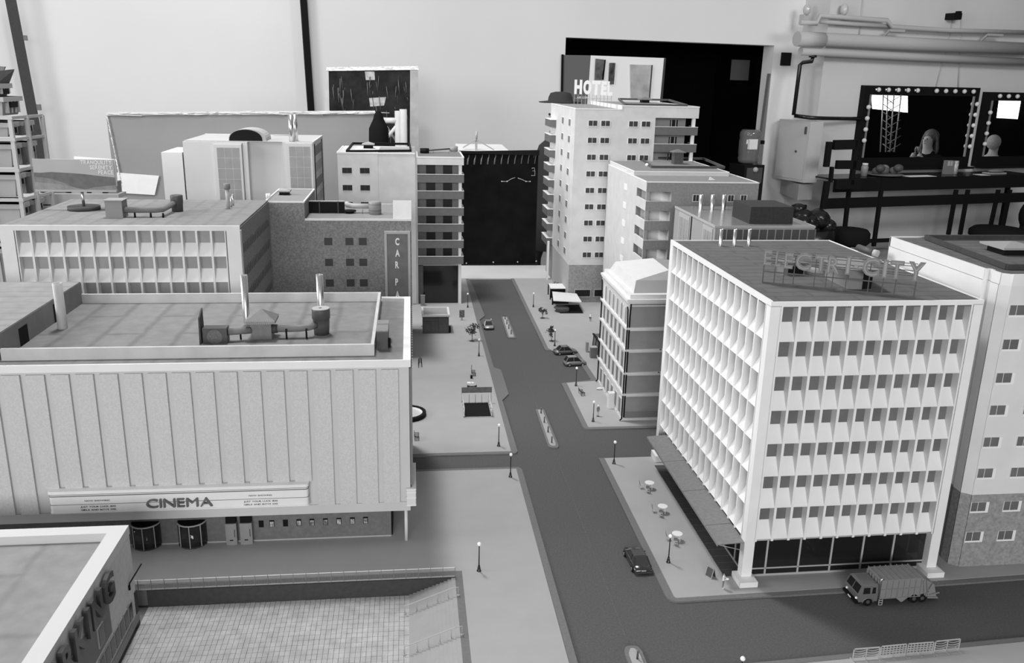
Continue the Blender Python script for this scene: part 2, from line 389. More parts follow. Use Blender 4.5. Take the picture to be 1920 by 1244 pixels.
# sunken court
court=thing('sunken_court','sunken square court paved in small pale setts below the cinema','courtyard',(-.27,1.4,-.04))
obj('retaining_wall',MB().box(-.5315,.083,1.5805,1.583,-.0385,-.0005),DARK,court)
mb=MB(); rnd=random.Random(3)
mb.box(-.5315,-.0122,.8,1.581,-.0402,-.0388)
x=-.5315
while x<-.0125:
    y=1.5800
    while y>1.20:
        dx=rnd.uniform(-.0004,.0004); z=-.0372+rnd.uniform(-.0003,.0003)
        mb.add([(x+.0004,y-.0144,z),(x+.0096,y-.0144,z),(x+.0096,y-.0004,z),(x+.0004,y-.0004,z),(x,y-.0148,-.0388),(x+.01,y-.0148,-.0388),(x+.01,y,-.0388),(x,y,-.0388)],
          [(0,1,2,3),(4,5,1,0),(5,6,2,1),(6,7,3,2),(7,4,0,3)])
        y-=.0148
    x+=.01
mb.recalc=False
obj('sett_paving',mb,mat('pale_setts',.42,rough=.8,noise=.16,ns=45),court,kind='stuff')
# stairs
NST=12; mb=MB()
for i in range(NST):
    x0=-.012+i*.0079; mb.box(x0,.083 if i==NST-1 else x0+.0079,.8,1.5795-(0),-.0402,-.037+.0031*(i+1)-.0004)
obj('flight_of_steps',mb,mat('step_card',.33,rough=.7,noise=.04,ns=40),court)
for (yy,ex) in ((1.5161,0),(1.3875,0)):
    r=thing('stair_handrail','thin pale handrail on seven posts down the court steps, '+('farther from the camera' if yy>1.45 else 'nearer the camera'),'handrail',(.086,yy,0),group=None)
    pts=[(.0875,yy,.0185),(.0735,yy,.0165),(-.012,yy,-.0195+.003),(-.0215,yy,-.0185)]
    obj('rail',MB().tube(pts,.0011,6),LIGHTG,r)
    for (x,zb) in ((.0863,0.0),(.066,-.0065),(.045,-.0145),(.024,-.0235),(.003,-.0305),(-.0205,-.037)):
        zt=.018 if x>.08 else (np.interp(x,[-.0215,-.012,.0735],[-.0185,-.0165,.0165]))
        obj('post',MB().cyl(x,yy,zb,zt,.0008,n=6).cyl(x,yy,zb,zb+.0012,.0028,n=10),LIGHTG,r)
# ================================================================== FENCE above the court
fence=thing('court_fence','long low pale railing along the rear edge of the sunken court','fence',(-.24,1.5815,0))
obj('top_rail',MB().box(-.60,.0835,1.5812,1.5828,.0222,.0232),WHITE2,fence)
obj('bottom_rail',MB().box(-.60,.0835,1.581,1.583,.002,.0034),LIGHTG,fence)
n=0; x=.083
while x>-.60:
    obj('post',MB().box(x-.0005,x+.0005,1.5810,1.5830,.0008,.0236),MIDG,fence); x-=.0252
mb=MB(); x=.08
while x>-.60:
    mb.box(x-.00035,x+.00035,1.5818,1.5824,.0034,.0145); x-=.0031
mb.box(-.60,.083,1.5815,1.5825,.0142,.0148)
obj('balusters',mb,MIDG,fence,kind='stuff')
# ================================================================== CINEMA
cin=thing('cinema_building','wide pale cinema block with upright stippled panels and flat roof','building',(-.45,1.9,0))
Z0,Z1=.0765,.4225; CX1=-.0075
obj('upper_box',MB().box(-1.25,CX1,1.736,2.272,Z0,Z1-.004),CINW,cin)
obj('roof_deck',MB().box(-1.25,CX1-.002,1.738,2.27,Z1-.004,Z1-.001),FELT4,cin)
mb=MB(); mb.box(-1.25,-.0036,1.7327,1.7365,Z1-.012,.4262); mb.box(-.0195,-.0036,1.7365,2.2745,Z1-.004,.4262); mb.box(-.08,-.0195,2.268,2.2745,Z1-.004,.4262)
obj('roof_rim',mb,WHITE,cin)
mb=MB(); mb.box(-1.25,CX1,1.7335,1.7362,.4066,Z1-.011); mb.box(-1.25,CX1,1.7335,1.7362,Z0,.0975)
obj('facade_band',mb,CINW,cin)
pitch=.0468; i=0; xr=-.0300
pm=MB().box(-.0350,0,1.7300-1.733,.003,.0985,.4062)
while xr>-1.22:
    over=(-.752<xr and xr-.035<-.2245)
    if over and xr<-.2245+.02: b=MB().box(-.0350,0,-.0035,.003,.156,.4062)
    else: b=MB().box(-.0350,0,-.0035,.003,.0985,.4062)
    obj('wall_panel',b,PANEL,cin,loc=(xr,1.733,0)); xr-=pitch
# ground floor
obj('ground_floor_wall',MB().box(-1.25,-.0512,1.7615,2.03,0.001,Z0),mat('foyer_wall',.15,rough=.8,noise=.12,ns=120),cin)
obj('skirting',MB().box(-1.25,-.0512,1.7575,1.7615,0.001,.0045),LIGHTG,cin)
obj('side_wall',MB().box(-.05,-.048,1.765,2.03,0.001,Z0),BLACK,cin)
obj('corner_column',MB().cyl(-.0177,1.7385,0,Z0,.0037,n=14),WHITE2,cin)
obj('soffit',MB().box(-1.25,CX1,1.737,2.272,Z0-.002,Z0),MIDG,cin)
POST=mat('poster_art',.3,rough=.5,noise=.9,ns=130)
for px in (650,770,920,1070,1215,1365,1515,1665,1810):
    X,Z=onY(380+px/5.925,880+600/5.925,1.7612)
    w=obj('poster_window',MB().box(X-.0052,X+.0052,1.7600,1.7612,.0335,.0495),BLACK,cin)
    if px not in (650,920): obj('poster',MB().box(X-.004,X+.0042,1.7594,1.7600,.0345,.0465),POST,w)
for bx in (-.4818,-.5785):
    rd=obj('revolving_door',MB().lathe([(.031,.001),(.0312,.004)],bx,1.764,20),DARK,cin)
    mb=MB(); mb.pipe(bx,1.764,.004,.055,.0308,.001,20)
    obj('curved_glass',mb,TINT,rd)
    mb=MB()
    for a in range(8): mb.box(bx+.031*cos(a*pi/4)-.0008,bx+.031*cos(a*pi/4)+.0008,1.764+.031*sin(a*pi/4)-.0008,1.764+.031*sin(a*pi/4)+.0008,.003,.056)
    mb.pipe(bx,1.764,.054,.0568,.0318,.0018,20)
    obj('door_frame',mb,LIGHTG,rd)
    obj('dark_lobby',MB().cyl(bx,1.764,.0568,.0571,.029,n=20),BLACK,rd)
for k,(x0,x1) in enumerate(((-.4089,-.3855),(-.3785,-.3527))):
    t=thing('lobby_kiosk','grey curved-front booth with dark slot under the cinema, '+('left' if k==0 else 'right')+' of the pair','booth',((x0+x1)/2,1.745,0))
    cxm=(x0+x1)/2
    prof=[(x0,1.7585),(x0,1.7465),(cxm-.006,1.7448),(cxm+.006,1.7448),(x1,1.7465),(x1,1.7585)]
    obj('booth_body',MB().prism(prof,.0008,.052),mat('booth_grey',.26,rough=.5),t)
    obj('booth_slot',MB().box(cxm-.0035,cxm+.0038,1.7440,1.7452,.0115,.0135),BLACK,t)
    obj('booth_sign_strip',MB().box(x1-.005,x1-.0035,1.7450,1.7460,.020,.038),DARK,t)
    obj('booth_cap',MB().box(x0+.001,x1-.001,1.749,1.7605,.052,.066),BLACK,t)
# marquee
mq=thing('cinema_marquee','long white streamlined cinema marquee with raised CINEMA letters over the entrance','sign',(-.487,1.72,.1))
def rprof(x0,x1,y0,y1,r): return rpoly([(x0,y1),(x0,y0),(x1,y0),(x1,y1)],[0,r,r,0],5)
obj('marquee_body',MB().prism(rprof(-.7505,-.2245,1.7165,1.7335,.008),.1065,.1545),WHITE,mq)
obj('trim_rail',MB().prism(rprof(-.7520,-.2230,1.7145,1.7335,.009),.1500,.1565),WHITE,mq)
obj('trim_rail',MB().prism(rprof(-.7515,-.2235,1.7152,1.7335,.009),.1055,.1085),WHITE,mq)
obj('groove_strip',MB().prism(rprof(-.7510,-.2240,1.7158,1.7335,.008),.1435,.1455).prism(rprof(-.7508,-.2242,1.7162,1.7335,.008),.1475,.1485),MIDG,mq)
obj('centre_strip',MB().prism(rprof(-.7510,-.2240,1.7158,1.7335,.008),.1249,.1258),MIDG,mq)
text(mq,'CINEMA',-.557,1.7165,.1140,.0205,.006,mat('cinema_letter_grey',.13,rough=.5),bold=.0,gap=.14,width=.134)
for (xl,xr_) in ((-.6798,-.6306),(-.3480,-.3005)):
    text(mq,'NOW SHOWING',xl,1.7163,.1318,.0032,.0004,BLACK,gap=.1,width=xr_-xl,join=True,name='lettering')
for (xl,xr_) in ((-.6894,-.6195),(-.3591,-.2891)):
    text(mq,'JUST YOUR LUCK 1830',xl,1.7163,.1180,.0036,.0004,BLACK,gap=.1,width=xr_-xl,join=True,name='lettering')
    text(mq,'GIRLS AND BOYS 2015',xl,1.7163,.1108,.0036,.0004,BLACK,gap=.1,width=xr_-xl,join=True,name='lettering')
ms=thing('corner_sign','small white ribbed sign wrapped round the cinema right corner','sign',(-.01,1.735,.11))
q=[(-.0155,1.736),(-.0155,1.7275),(.0035,1.7275),(.0045,1.7290),(.0045,1.86),(-.004,1.86),(-.004,1.736)]
obj('sign_body',MB().prism(q,.092,.130),WHITE2,ms)
for z in (.0905,.1085,.1215,.1285): obj('sign_rib',MB().prism([(a-.0008 if a<0 else a+.0008,b-.0008) for a,b in q[:4]]+[(.0053,1.861),(-.004,1.861),(-.004,1.736)],z,z+.003),WHITE,ms)
obj('blade_sign',MB().box(-.0068,-.0015,1.742,2.262,.134,.405),MIDG,cin)
mb=MB()
for k in range(26): mb.ball((-.0008,1.75+.02*k,.404),.0016,6,4)
obj('blade_sign_bulbs',mb,WHITE,cin,kind='stuff')
# roof parapet box
mb=MB(); P0,P1=.4195,.4465
mb.box(-.832,-.0805,1.780,1.787,P0,P1); mb.box(-.832,-.0805,2.238,2.245,P0,P1); mb.box(-.0875,-.0805,1.787,2.238,P0,P1)
obj('roof_upstand',mb,mat('upstand_card',.50,rough=.7,noise=.08,ns=25),cin)
obj('inner_roof',MB().box(-.832,-.0875,1.787,2.238,P0,.4225),FELT1,cin)
sb=obj('stair_block',MB().box(-1.25,-.832,1.776,2.245,.419,.4770),CINW,cin)
obj('stair_block_side',MB().box(-.8325,-.8305,1.780,2.243,.4225,.4765),mat('stair_side_grey',.22,rough=.8,noise=.08,ns=40),sb)
obj('stair_block_roof',MB().box(-1.25,-.8315,1.777,2.244,.477,.4782),FELT5,sb)
for (ya,yb,zb) in ((1.872,1.915,.462),(2.060,2.090,.466)):
    d=obj('roof_doorway',MB().box(-.8308,-.8298,ya,yb,.4225,zb),BLACK,sb)
for (x,y,z,r) in ((-.3874,2.0261,.543,.0088),(-.2297,2.1689,.5115,.0098),(-.7954,2.0113,.5293,.0115)):
    obj('roof_flue',MB().pipe(x,y,.4215,z,r*.92,.0022,20),CHROME if x>-.7 else LIGHTG,cin)
# roof ventilation plant on the cinema
ac=thing('cinema_roof_ventilation','dark roof ducting with fan box, pyramid-capped vent and round tank on cinema','ventilation unit',(-.33,1.9,.42))
obj('fan_box',MB().box(-.455,-.4035,1.878,1.905,.4225,.457),DARKM,ac)
mb=MB(); mb.cyl(0,0,0,.0012,.0165,n=22); mb.cyl(0,0,.0012,.0022,.006,n=12); mb.xf(T(-.4295,1.878,.438)@Matrix.Rotation(pi/2,4,'X'))
obj('fan_grille',mb,mat('fan_grille_metal',.12,rough=.5,noise=.3,ns=400),ac)
obj('fan_shield',MB().hexa([(-.462,1.874,.4225),(-.4575,1.874,.4225),(-.4575,1.9085,.4225),(-.462,1.9085,.4225),(-.461,1.876,.482),(-.458,1.876,.482),(-.458,1.9085,.496),(-.461,1.9085,.496)]),DARK,ac)
obj('duct',MB().tube([(-.404,1.894,.4445),(-.357,1.906,.4445)],.0078,12),MIDG,ac)
obj('duct',MB().tube([(-.311,1.915,.4445),(-.25,1.917,.4445),(-.232,1.919,.446),(-.218,1.93,.448)],.0078,12),MIDG,ac)
obj('duct_collar',MB().tube([(-.3125,1.915,.4445),(-.300,1.915,.4445)],.0098,12),DARK,ac)
vh=obj('vent_housing',MB().box(-.3567,-.3122,1.905,1.948,.4225,.461),MIDG,ac)
mb=MB().box(-.3665,-.3025,1.896,1.957,.4605,.4665)
mb.add([(-.3675,1.895,.4665),(-.3015,1.895,.4665),(-.3015,1.958,.4665),(-.3675,1.958,.4665),(-.3345,1.9265,.4885)],[(0,1,4),(1,2,4),(2,3,4),(3,0,4),(3,2,1,0)])
obj('pyramid_cap',mb,MIDG,vh)
for k in range(15): obj('cap_louvre',MB().box(-.3650+.0043*k,-.3630+.0043*k,1.8945,1.8965,.4605,.4662),LIGHTG,vh)
mb=MB().lathe([(.017,.4225),(.0185,.445),(.019,.460),(.0205,.4605),(.0205,.4805),(.0195,.483),(.0045,.483),(.0040,.478)],-.2063,1.945,22)
obj('round_tank',mb,DARKM,ac)
obj('tank_lid',MB().pipe(-.2063,1.945,.4805,.4842,.0195,.015,22),LIGHTG,ac)
for x in (-.380,-.280,-.236): obj('duct_bracket',MB().tube([(x,1.9075,.4225),(x,1.9065,.438)],.0022,6).tube([(x-.0,1.9055,.4365),(x,1.9055,.4465)],.0020,6),BLACK,ac)
ac2=thing('cinema_side_air_unit','dark boxy two-part air unit beside the cinema roof upstand','air unit',(-.064,1.88,.42))
obj('unit_body',MB().box(-.0765,-.0525,1.820,1.852,.4215,.4625),DARKM,ac2)
obj('unit_lid',MB().box(-.0775,-.0518,1.818,1.868,.4625,.4655),mat('unit_lid',.20,rough=.7,noise=.1,ns=90),ac2)
obj('unit_body',MB().box(-.0765,-.0525,1.885,1.912,.4215,.459),DARKM,ac2)
obj('unit_lid',MB().box(-.0775,-.0518,1.882,1.915,.459,.4625),mat('unit_lid',.20),ac2)
obj('unit_foot',MB().box(-.0525,-.047,1.835,1.846,.4215,.441),BLACK,ac2)
# ================================================================== ELECTRICITY OFFICE
EL=(.6737,1.5166,0.); EA=.0096; EW,ED,EH=.4345,.641,.602
el=thing('corner_office_block','tall white office block with deep egg-crate window grid and rooftop neon sign','building',EL,EA)
ME=WM[el]
def eo(name,mb,mt,parent=None,loc=(0,0,0)): # local geometry of the office block
    p=parent or el
    me=mb.mesh(name,mt) if isinstance(mb,MB) else mb
    o=bpy.data.objects.new(name,me); COL.objects.link(o); o.parent=p; o.location=loc; WM[o]=WM[p]@Matrix.Translation(loc); return o
FB=.0985 # bottom of the grid
for (x0,y0) in ((0,0),(EW-.022,0),(0,ED-.022),(EW-.022,ED-.022)):
    c=eo('corner_column',MB().box(x0,x0+.0215,y0,y0+.0215,.011,.594),WHITE)
    if y0==0: eo('column_plinth',MB().box(x0-.011,x0+.0275,y0-.0225,y0+.024,0.0008,.0125),WHITE,c)
eo('roof_deck',MB().box(.001,EW-.001,.001,ED-.001,.590,.6005),FELT3)
eo('roof_rim',MB().box(0,EW,0,.0045,.5925,.602).box(0,.005,.0045,ED,.5925,.6035).box(EW-.004,EW,.0045,ED,.5925,.602).box(.005,EW-.004,ED-.004,ED,.5925,.602),WHITE)
eo('inner_core',MB().box(.026,EW-.026,.026,ED-.026,FB,.589),GREYW)
nb=11; bp=(EW-.0445)/nb; x00=.0222; RP=.0708
NS=15; sp=(ED-.044)/NS
finF=MB().box(-.0026,.0026,.0,.0225,FB-.0055,.5925).mesh('fin',WHITE)
finS=MB().box(.0,.0225,-.0022,.0022,FB-.0055,.5925).mesh('fin',WHITE)
sillF=MB().profx([(.0225,.0345),(.0215,.0345),(.0015,.0012),(.0005,0.),(.0225,0)],.0026,bp-.0026).mesh('sill',WHITE)
sillS=MB().profy([(.0225,.0365),(.0215,.0365),(.0015,.0012),(.0005,0.),(.0225,0)],.0022,sp-.0022).mesh('sill',WHITE)
paneF=MB().box(.0026,bp-.0026,.0205,.0225,.0345,RP).mesh('window_pane',GLASSM)
paneS=MB().box(.0205,.0225,.0022,sp-.0022,.0365,RP).mesh('window_pane',mat('side_pane_blind',.24,rough=.4,noise=.06,ns=30))
for k in range(nb+1): eo('fin',finF,None,loc=(x00+k*bp,0,0))
for k in range(NS+1): eo('fin',finS,None,loc=(0,.022+k*sp,0))
for r in range(7):
    zb=.5925-RP*(r+1)+.001
    for k in range(nb):
        eo('sill_panel',sillF,None,loc=(x00+k*bp,0,zb)); eo('window_pane',paneF,None,loc=(x00+k*bp,0,zb))
    for k in range(NS):
        eo('sill_panel',sillS,None,loc=(0,.022+k*sp,zb)); eo('window_pane',paneS,None,loc=(0,.022+k*sp,zb))
eo('soffit',MB().box(.005,EW-.005,.0235,ED-.005,.0925,.0985),GREYW)
# glazed shop front
SY=.0175; SX=.0145; FR=mat('shop_frame',.38,rough=.6)
mb=MB(); mb.box(SX,EW-.018,SY,SY+.004,.0845,.0925).box(SX,EW-.018,SY,SY+.004,.0008,.0055).box(SX,EW-.018,SY,SY+.003,.0175,.0205)
mb.box(SX,SX+.004,SY,ED-.03,.0008,.0055).box(SX,SX+.004,SY,ED-.03,.0845,.0925).box(EW-.022,EW-.018,SY,ED-.03,.0008,.0055).box(EW-.022,EW-.018,SY,ED-.03,.0845,.0925)
eo('shop_frame',mb,FR)
for X in (.7323,.8046,.8756,.9452,1.0139,1.0906):
    eo('shop_mullion',MB().box(X-.6737-.002,X-.6737+.002,SY,SY+.004,.0055,.0845),FR)
for k in range(7): eo('shop_mullion',MB().box(SX,SX+.004,SY+.08*k+.06,SY+.08*k+.063,.0055,.0845),FR)
for k in range(3): eo('shop_mullion',MB().box(EW-.022,EW-.018,SY+.12*k+.06,SY+.12*k+.063,.0055,.0845),FR)
eo('shop_glass',MB().box(SX+.004,EW-.022,SY+.0012,SY+.0022,.0055,.0845),TINT)
eo('shop_glass',MB().box(SX+.0015,SX+.0025,SY+.004,ED-.03,.0055,.0845),TINT)
eo('shop_floor',MB().box(SX+.004,EW-.022,SY+.004,ED-.03,0.0008,.0018),mat('shop_carpet',.05,rough=.9,noise=.2,ns=200))
eo('shop_back_wall',MB().box(SX+.02,EW-.03,.30,.304,0.0018,.0925),mat('shop_back',.03,rough=.9))
for k in range(3): eo('roof_flue',MB().pipe([.7803,.8168,.8547][k]-.6737,2.084-1.5166,.600,.6434,.0046,.0010,14),CHROME)
# rooftop sign
sg=thing('electricity_sign','grey steel lattice neon sign reading ELECTRI-CITY on the white office roof','sign',(.85,1.61,.602))
A_=Vector((.7214,1.6792,.6015)); B_=Vector((.9793,1.5472,.6015)); L_=(B_-A_).length; dr=(B_-A_).normalized()
sang=atan2(dr.y,dr.x); MS=Matrix.Translation(A_)@Matrix.Rotation(sang,4,'Z')
SGM=mat('neon_sign_grey',.07,rough=.5,noise=.15,ns=200); SGL=mat('neon_letter_grey',.17,rough=.55,noise=.1,ns=200)
mb=MB(); mb.bar((0,0,.001),(L_*.50,0,.001),.0022); mb.bar((L_*.54,0,.001),(L_,0,.001),.0022); obj('base_rail',mb.xf(MS),SGM,sg)
for z in (.024,): obj('middle_rail',MB().bar((0,0,z),(L_,0,z),.0022).xf(MS),SGM,sg)
for z in (.042,.046,.052,.061,.066): obj('letter_rail',MB().bar((.004,.002,z),(L_-.003,.002,z),.0013).xf(MS),SGM,sg)
for f in (0,.078,.14,.208,.348,.425,.467,.555,.70,.79,.87,.995):
    mb=MB(); mb.bar((f*L_,0,.001),(f*L_,0,.062),.0018); mb.bar((f*L_,.011,.001),(f*L_,.0015,.05),.0014); mb.bar((f*L_,0,.001),(f*L_,.011,.001),.0014)
    obj('sign_post',mb.xf(MS),SGM,sg)
for ch,f0,f1,z0,z1 in (('E',-.005,.050,.038,.069),('L',.075,.112,.037,.0675),('E',.135,.195,.035,.067),('C',.208,.315,.034,.070),('T',.335,.425,.034,.068),('R',.420,.505,.033,.068),('I',.540,.570,.034,.071),('-',.585,.625,.050,.054),('C',.645,.755,.034,.072),('I',.775,.805,.034,.070),('T',.820,.905,.034,.070),('Y',.930,1.035,.033,.071)):
    me,w=letter(ch,.03,.004,.055)
    xs=[v.co.x for v in me.vertices]; zs=[v.co.z for v in me.vertices]
    for (g,dy,mt_,nm) in ((0.,0.,SGL,'letter'),):
        b=MB(); b.recalc=False
        b.add([MS@Vector((f0*L_+(v.co.x-min(xs))/(max(xs)-min(xs))*(f1-f0)*L_,v.co.y-.002,z0+(v.co.z-min(zs))/(max(zs)-min(zs))*(z1-z0))) for v in me.vertices],[tuple(p.vertices) for p in me.polygons])
        lt=obj(nm,b,mt_,sg)
    me2,w=letter(ch,.03,.0006,-.022)
    b=MB(); b.recalc=False; xs=[v.co.x for v in me2.vertices]; zs=[v.co.z for v in me2.vertices]
    if len(me2.vertices)>3:
        mx=.22*(f1-f0)*L_ if ch in 'I-' else .10*(f1-f0)*L_
        b.add([MS@Vector((f0*L_+mx+(v.co.x-min(xs))/(max(xs)-min(xs)+1e-6)*((f1-f0)*L_-2*mx),v.co.y-.0062,z0+(z1-z0)*.08+(v.co.z-min(zs))/(max(zs)-min(zs)+1e-6)*(z1-z0)*.84)) for v in me2.vertices],[tuple(p.vertices) for p in me2.polygons])
        obj('neon_inlay',b,mat('neon_inlay_pale',.26,rough=.4),lt)
# roof stair cabin behind the sign and duct
sc_=thing('roof_stair_cabin','grey roof access cabin with slanting lid and dark doorway behind rooftop sign','roof cabin',(.90,1.66,.602))
obj('cabin_body',MB().hexa([(.876,1.618,.601),(.926,1.616,.601),(.944,1.72,.601),(.878,1.722,.601),(.876,1.618,.640),(.926,1.616,.640),(.944,1.72,.640),(.878,1.722,.640)]),mat('cabin_grey',.20,rough=.7),sc_)
obj('cabin_lid',MB().hexa([(.868,1.610,.640),(.934,1.608,.640),(.952,1.73,.640),(.866,1.732,.640),(.868,1.610,.643),(.934,1.608,.643),(.952,1.73,.643),(.866,1.732,.643)]),mat('cabin_lid',.26,rough=.7),sc_)
obj('cabin_door',MB().box(.906,.925,1.6145,1.6165,.602,.634),BLACK,sc_)
v2=thing('roof_vent_box','low dark vent box with pale tapering duct behind rooftop sign','ventilation unit',(.85,1.75,.602))
obj('vent_body',MB().box(.800,.846,1.752,1.79,.6005,.626),MIDG,v2); obj('vent_opening',MB().box(.808,.842,1.7505,1.7525,.602,.620),BLACK,v2)
obj('vent_lid',MB().box(.796,.850,1.748,1.794,.626,.6285),mat('unit_lid',.20),v2)
obj('tapered_duct',MB().tube([(.846,1.765,.613),(.866,1.745,.612),(.882,1.735,.609)],[.008,.0075,.004],10),LIGHTG,v2)
tp=thing('roof_pipe_run','thick grey pipe with pale coupling lying on office roof edge near white block','pipe',(1.06,1.9,.602))
gA=G(1610,462,.615); gB=G(1638,474,.612); gC=G(1646,477,.61)
obj('pipe',MB().tube([(gA[0],gA[1],.612),(gB[0],gB[1],.612)],.008,12),DARKM,tp); obj('coupling',MB().tube([(gB[0],gB[1],.612),(gC[0],gC[1],.611)],.0085,12),LIGHTG,tp)
# awnings + terrace slabs
for k in range(7):
    y1=2.075-.0796*k; y0=y1-.0785
    t=thing('awning','grey canvas awning panel over the office terrace, '+['farthest, above the white planter','second from the far end','third from the far end','middle one of seven','third from the near end','second from the near end','nearest, beside the front column'][k],'awning',(.64,(y0+y1)/2,.085),group='awnings along the office side')
    dz=.0006*(k%2)
    obj('canvas',MB().hexa([(.617,y0,.0875+dz),(.6745,y0,.0905+dz),(.6745,y1,.0905+dz),(.617,y1,.0875+dz),(.617,y0,.0890+dz),(.6745,y0,.0920+dz),(.6745,y1,.0920+dz),(.617,y1,.0890+dz)]),mat('awning_canvas',.19,rough=.85,noise=.1,ns=120,bump=.3,bs=500),t)
    mb=MB()
    for q in range(20): mb.box(.6163,.6172,y0+.0039*q,y0+.0039*q+.0028,.0845,.0882)
    obj('scalloped_edge',mb,mat('awning_fringe',.24,rough=.8),t)
    obj('awning_arm',MB().tube([(.6185,y0+.002,.0875),(.672,y0+.002,.072)],.0008,5),LIGHTG,t)
terr=thing('terrace_paving','strip of dark paving slabs with pale joints under the office awnings','paving',(.66,1.8,0))
obj('joint_bed',MB().box(.6455,.6885,1.536,2.083,.0008,.0011),mat('pale_joint',.30,rough=.8),terr)
slab=MB().box(0,.0428,.0012,.0260,0,.0012).mesh('paving_slab',mat('dark_slab',.068,rough=.85,noise=.12,ns=160))
for k in range(20): obj('paving_slab',slab,None,terr,loc=(.6456,1.5365+.0272*k,.0008))
# ================================================================== PARKING HALL (bottom left)
pk=thing('parking_building','low pale building with wide white roof rim and dark PARKING letters on its side','building',(-.75,1.3,-.037))
PX=-.532; PT=.177; PB=-.037
obj('hall_body',MB().box(-1.25,PX,.75,1.523,PB+.03,PT-.018),mat('parking_render',.52,rough=.85,noise=.07,ns=90),pk)
obj('hall_roof',MB().box(-1.22,PX-.029,.75,1.495,PT-.018,PT-.0165),FELT2,pk)
obj('roof_rim',MB().box(-1.25,PX+.0005,1.497,1.5255,PT-.018,PT).box(PX-.030,PX+.0005,.75,1.497,PT-.018,PT).box(-1.25,-1.22,.75,1.497,PT-.018,PT),mat('parking_rim_white',.56,rough=.6),pk)
obj('plinth_recess',MB().box(-1.25,PX-.004,.75,1.523,PB,PB+.012).box(-1.25,PX-.0,.75,1.5235,PB+.011,PB+.012),BLACK,pk)
obj('plinth_band',MB().box(-1.25,PX+.002,.75,1.523,PB+.012,PB+.03),mat('plinth_grey',.24,rough=.8),pk)
obj('corner_recess',MB().box(PX-.01,PX+.0015,1.512,1.5245,PB,.040),DARK,pk)
RB=mat('recessed_bay_grey',.17,rough=.85,noise=.05,ns=60)
obj('entrance_bay',MB().box(PX-.001,PX+.0012,.8,1.385,.045,.118),RB,pk)
y=1.492
while y>.95:
    w=obj('ribbon_window',MB().box(PX-.001,PX+.002,y-.022,y,.000,.038),mat('window_frame_grey',.33),pk)
    obj('pane',MB().box(PX,PX+.0028,y-.0195,y-.003,.003,.0355),GLASSD,w); y-=.0262
for yy in (1.345,1.235,1.12):
    w=obj('bay_window',MB().box(PX,PX+.0035,yy-.026,yy,.057,.094),mat('window_frame_grey',.33),pk)
    obj('pane',MB().box(PX+.001,PX+.0042,yy-.0235,yy-.003,.060,.0925),GLASSD,w)
psn=thing('parking_sign','dark raised PARKING letters along the side wall of low building at lower left','sign',(PX+.004,1.3,.13))
R_=Matrix(((0,-1,0,0),(1,0,0,0),(0,0,1,0),(0,0,0,1)))
ys=[(1.060,'P'),(1.115,'A'),(1.165,'R'),(1.215,'K'),(1.272,'I'),(1.292,'N'),(1.352,'G')]
for yy,ch in ys:
    me,w=letter(ch,.052,.007,.03)
    b=MB(); b.recalc=False
    b.add([Vector((PX+.0035-v.co.y,yy+v.co.x*.95,.113+v.co.z)) for v in me.vertices],[tuple(p.vertices) for p in me.polygons])
    obj('letter',b,mat('sign_letter_dark',.07,rough=.35),psn)
hk=thing('wall_hook','bent black wire hook on the end wall of low parking building','hook',(PX,1.49,.08))
h0=at(241,1104,1.49)
obj('wire',MB().tube([(PX+.002,1.488,.064),(PX+.003,1.488,.076),(PX+.012,1.535,.088)],.0013,6),BLACK,hk); obj('wire_end',MB().cyl(PX+.002,1.488,.062,.072,.002,n=8),BLACK,hk)
# ================================================================== LEFT OFFICE with egg-crate front
OY=2.5; OX1=-.4803; OX0=-1.122; OZ=.577; OYB=3.035
of=thing('grid_office_building','long low white office with three rows of egg-crate windows behind the cinema','building',(-.8,2.77,0))
obj('roof_deck',MB().box(OX0+.003,OX1-.003,OY+.004,OYB,OZ-.006,OZ-.0005),FELT4,of)
obj('main_body',MB().box(OX0+.002,OX1-.0015,OY+.024,OYB,0,OZ-.006),CONC,of)
obj('roof_rim',MB().box(OX0,OX1,OY,OY+.006,OZ-.0135,OZ+.001),WHITE2,of)
for (a,b) in ((OX0,OX0+.040),(OX1-.040,OX1)): obj('end_pier',MB().box(a,b,OY,OY+.024,0,OZ-.0135),WHITE2,of)
fx0=OX0+.040; fx1=OX1-.040; NB=14; bw=(fx1-fx0)/NB; rp=.0745
fin=MB().box(-.0028,.0028,0,.024,.1,OZ-.0135).mesh('fin',WHITE2)
sil=MB().profx([(.024,.036),(.022,.036),(.001,.0015),(.0005,0),(.024,0)],.0028,bw-.0028).mesh('sill',WHITE)
pan=MB().box(.0028,bw-.0028,.021,.023,.036,rp).mesh('window_pane',GLASSL)
for k in range(NB+1): obj('fin',fin,None,of,loc=(fx0+k*bw,OY,0))
for r in range(5):
    zb=OZ-.0135-rp*(r+1)+.001
    for k in range(NB):
        obj('sill_panel',sil,None,of,loc=(fx0+k*bw,OY,zb)); obj('window_pane',pan,None,of,loc=(fx0+k*bw,OY,zb))
mb=MB(); rr=random.Random(5)
for r in range(4):
    for k in range(17):
        y=OY+.045+k*.028; z=OZ-.085-r*.072
        mb.hexa([(OX1-.0015,y,z),(OX1-.0002,y,z),(OX1-.0002,y+.012,z+.004),(OX1-.0015,y+.012,z+.004),(OX1-.0015,y+.001,z+.022+rr.uniform(0,.008)),(OX1-.0002,y+.001,z+.022),(OX1-.0002,y+.009,z+.028),(OX1-.0015,y+.009,z+.028)])
obj('side_shadow_marks',mb,DARKM,of,kind='stuff')  # ragged dark marks stand in for reflected shadows on the side wall
for (px,py,h,r) in ((428,391,.063,.006),(434,388,.032,.003),(437.5,385,.036,.0032)):
    X,Y=G(px,py,OZ); obj('roof_flue',MB().cyl(X,Y,OZ-.001,OZ+h,r,n=14),LIGHTG if r>.005 else CHROME,of)
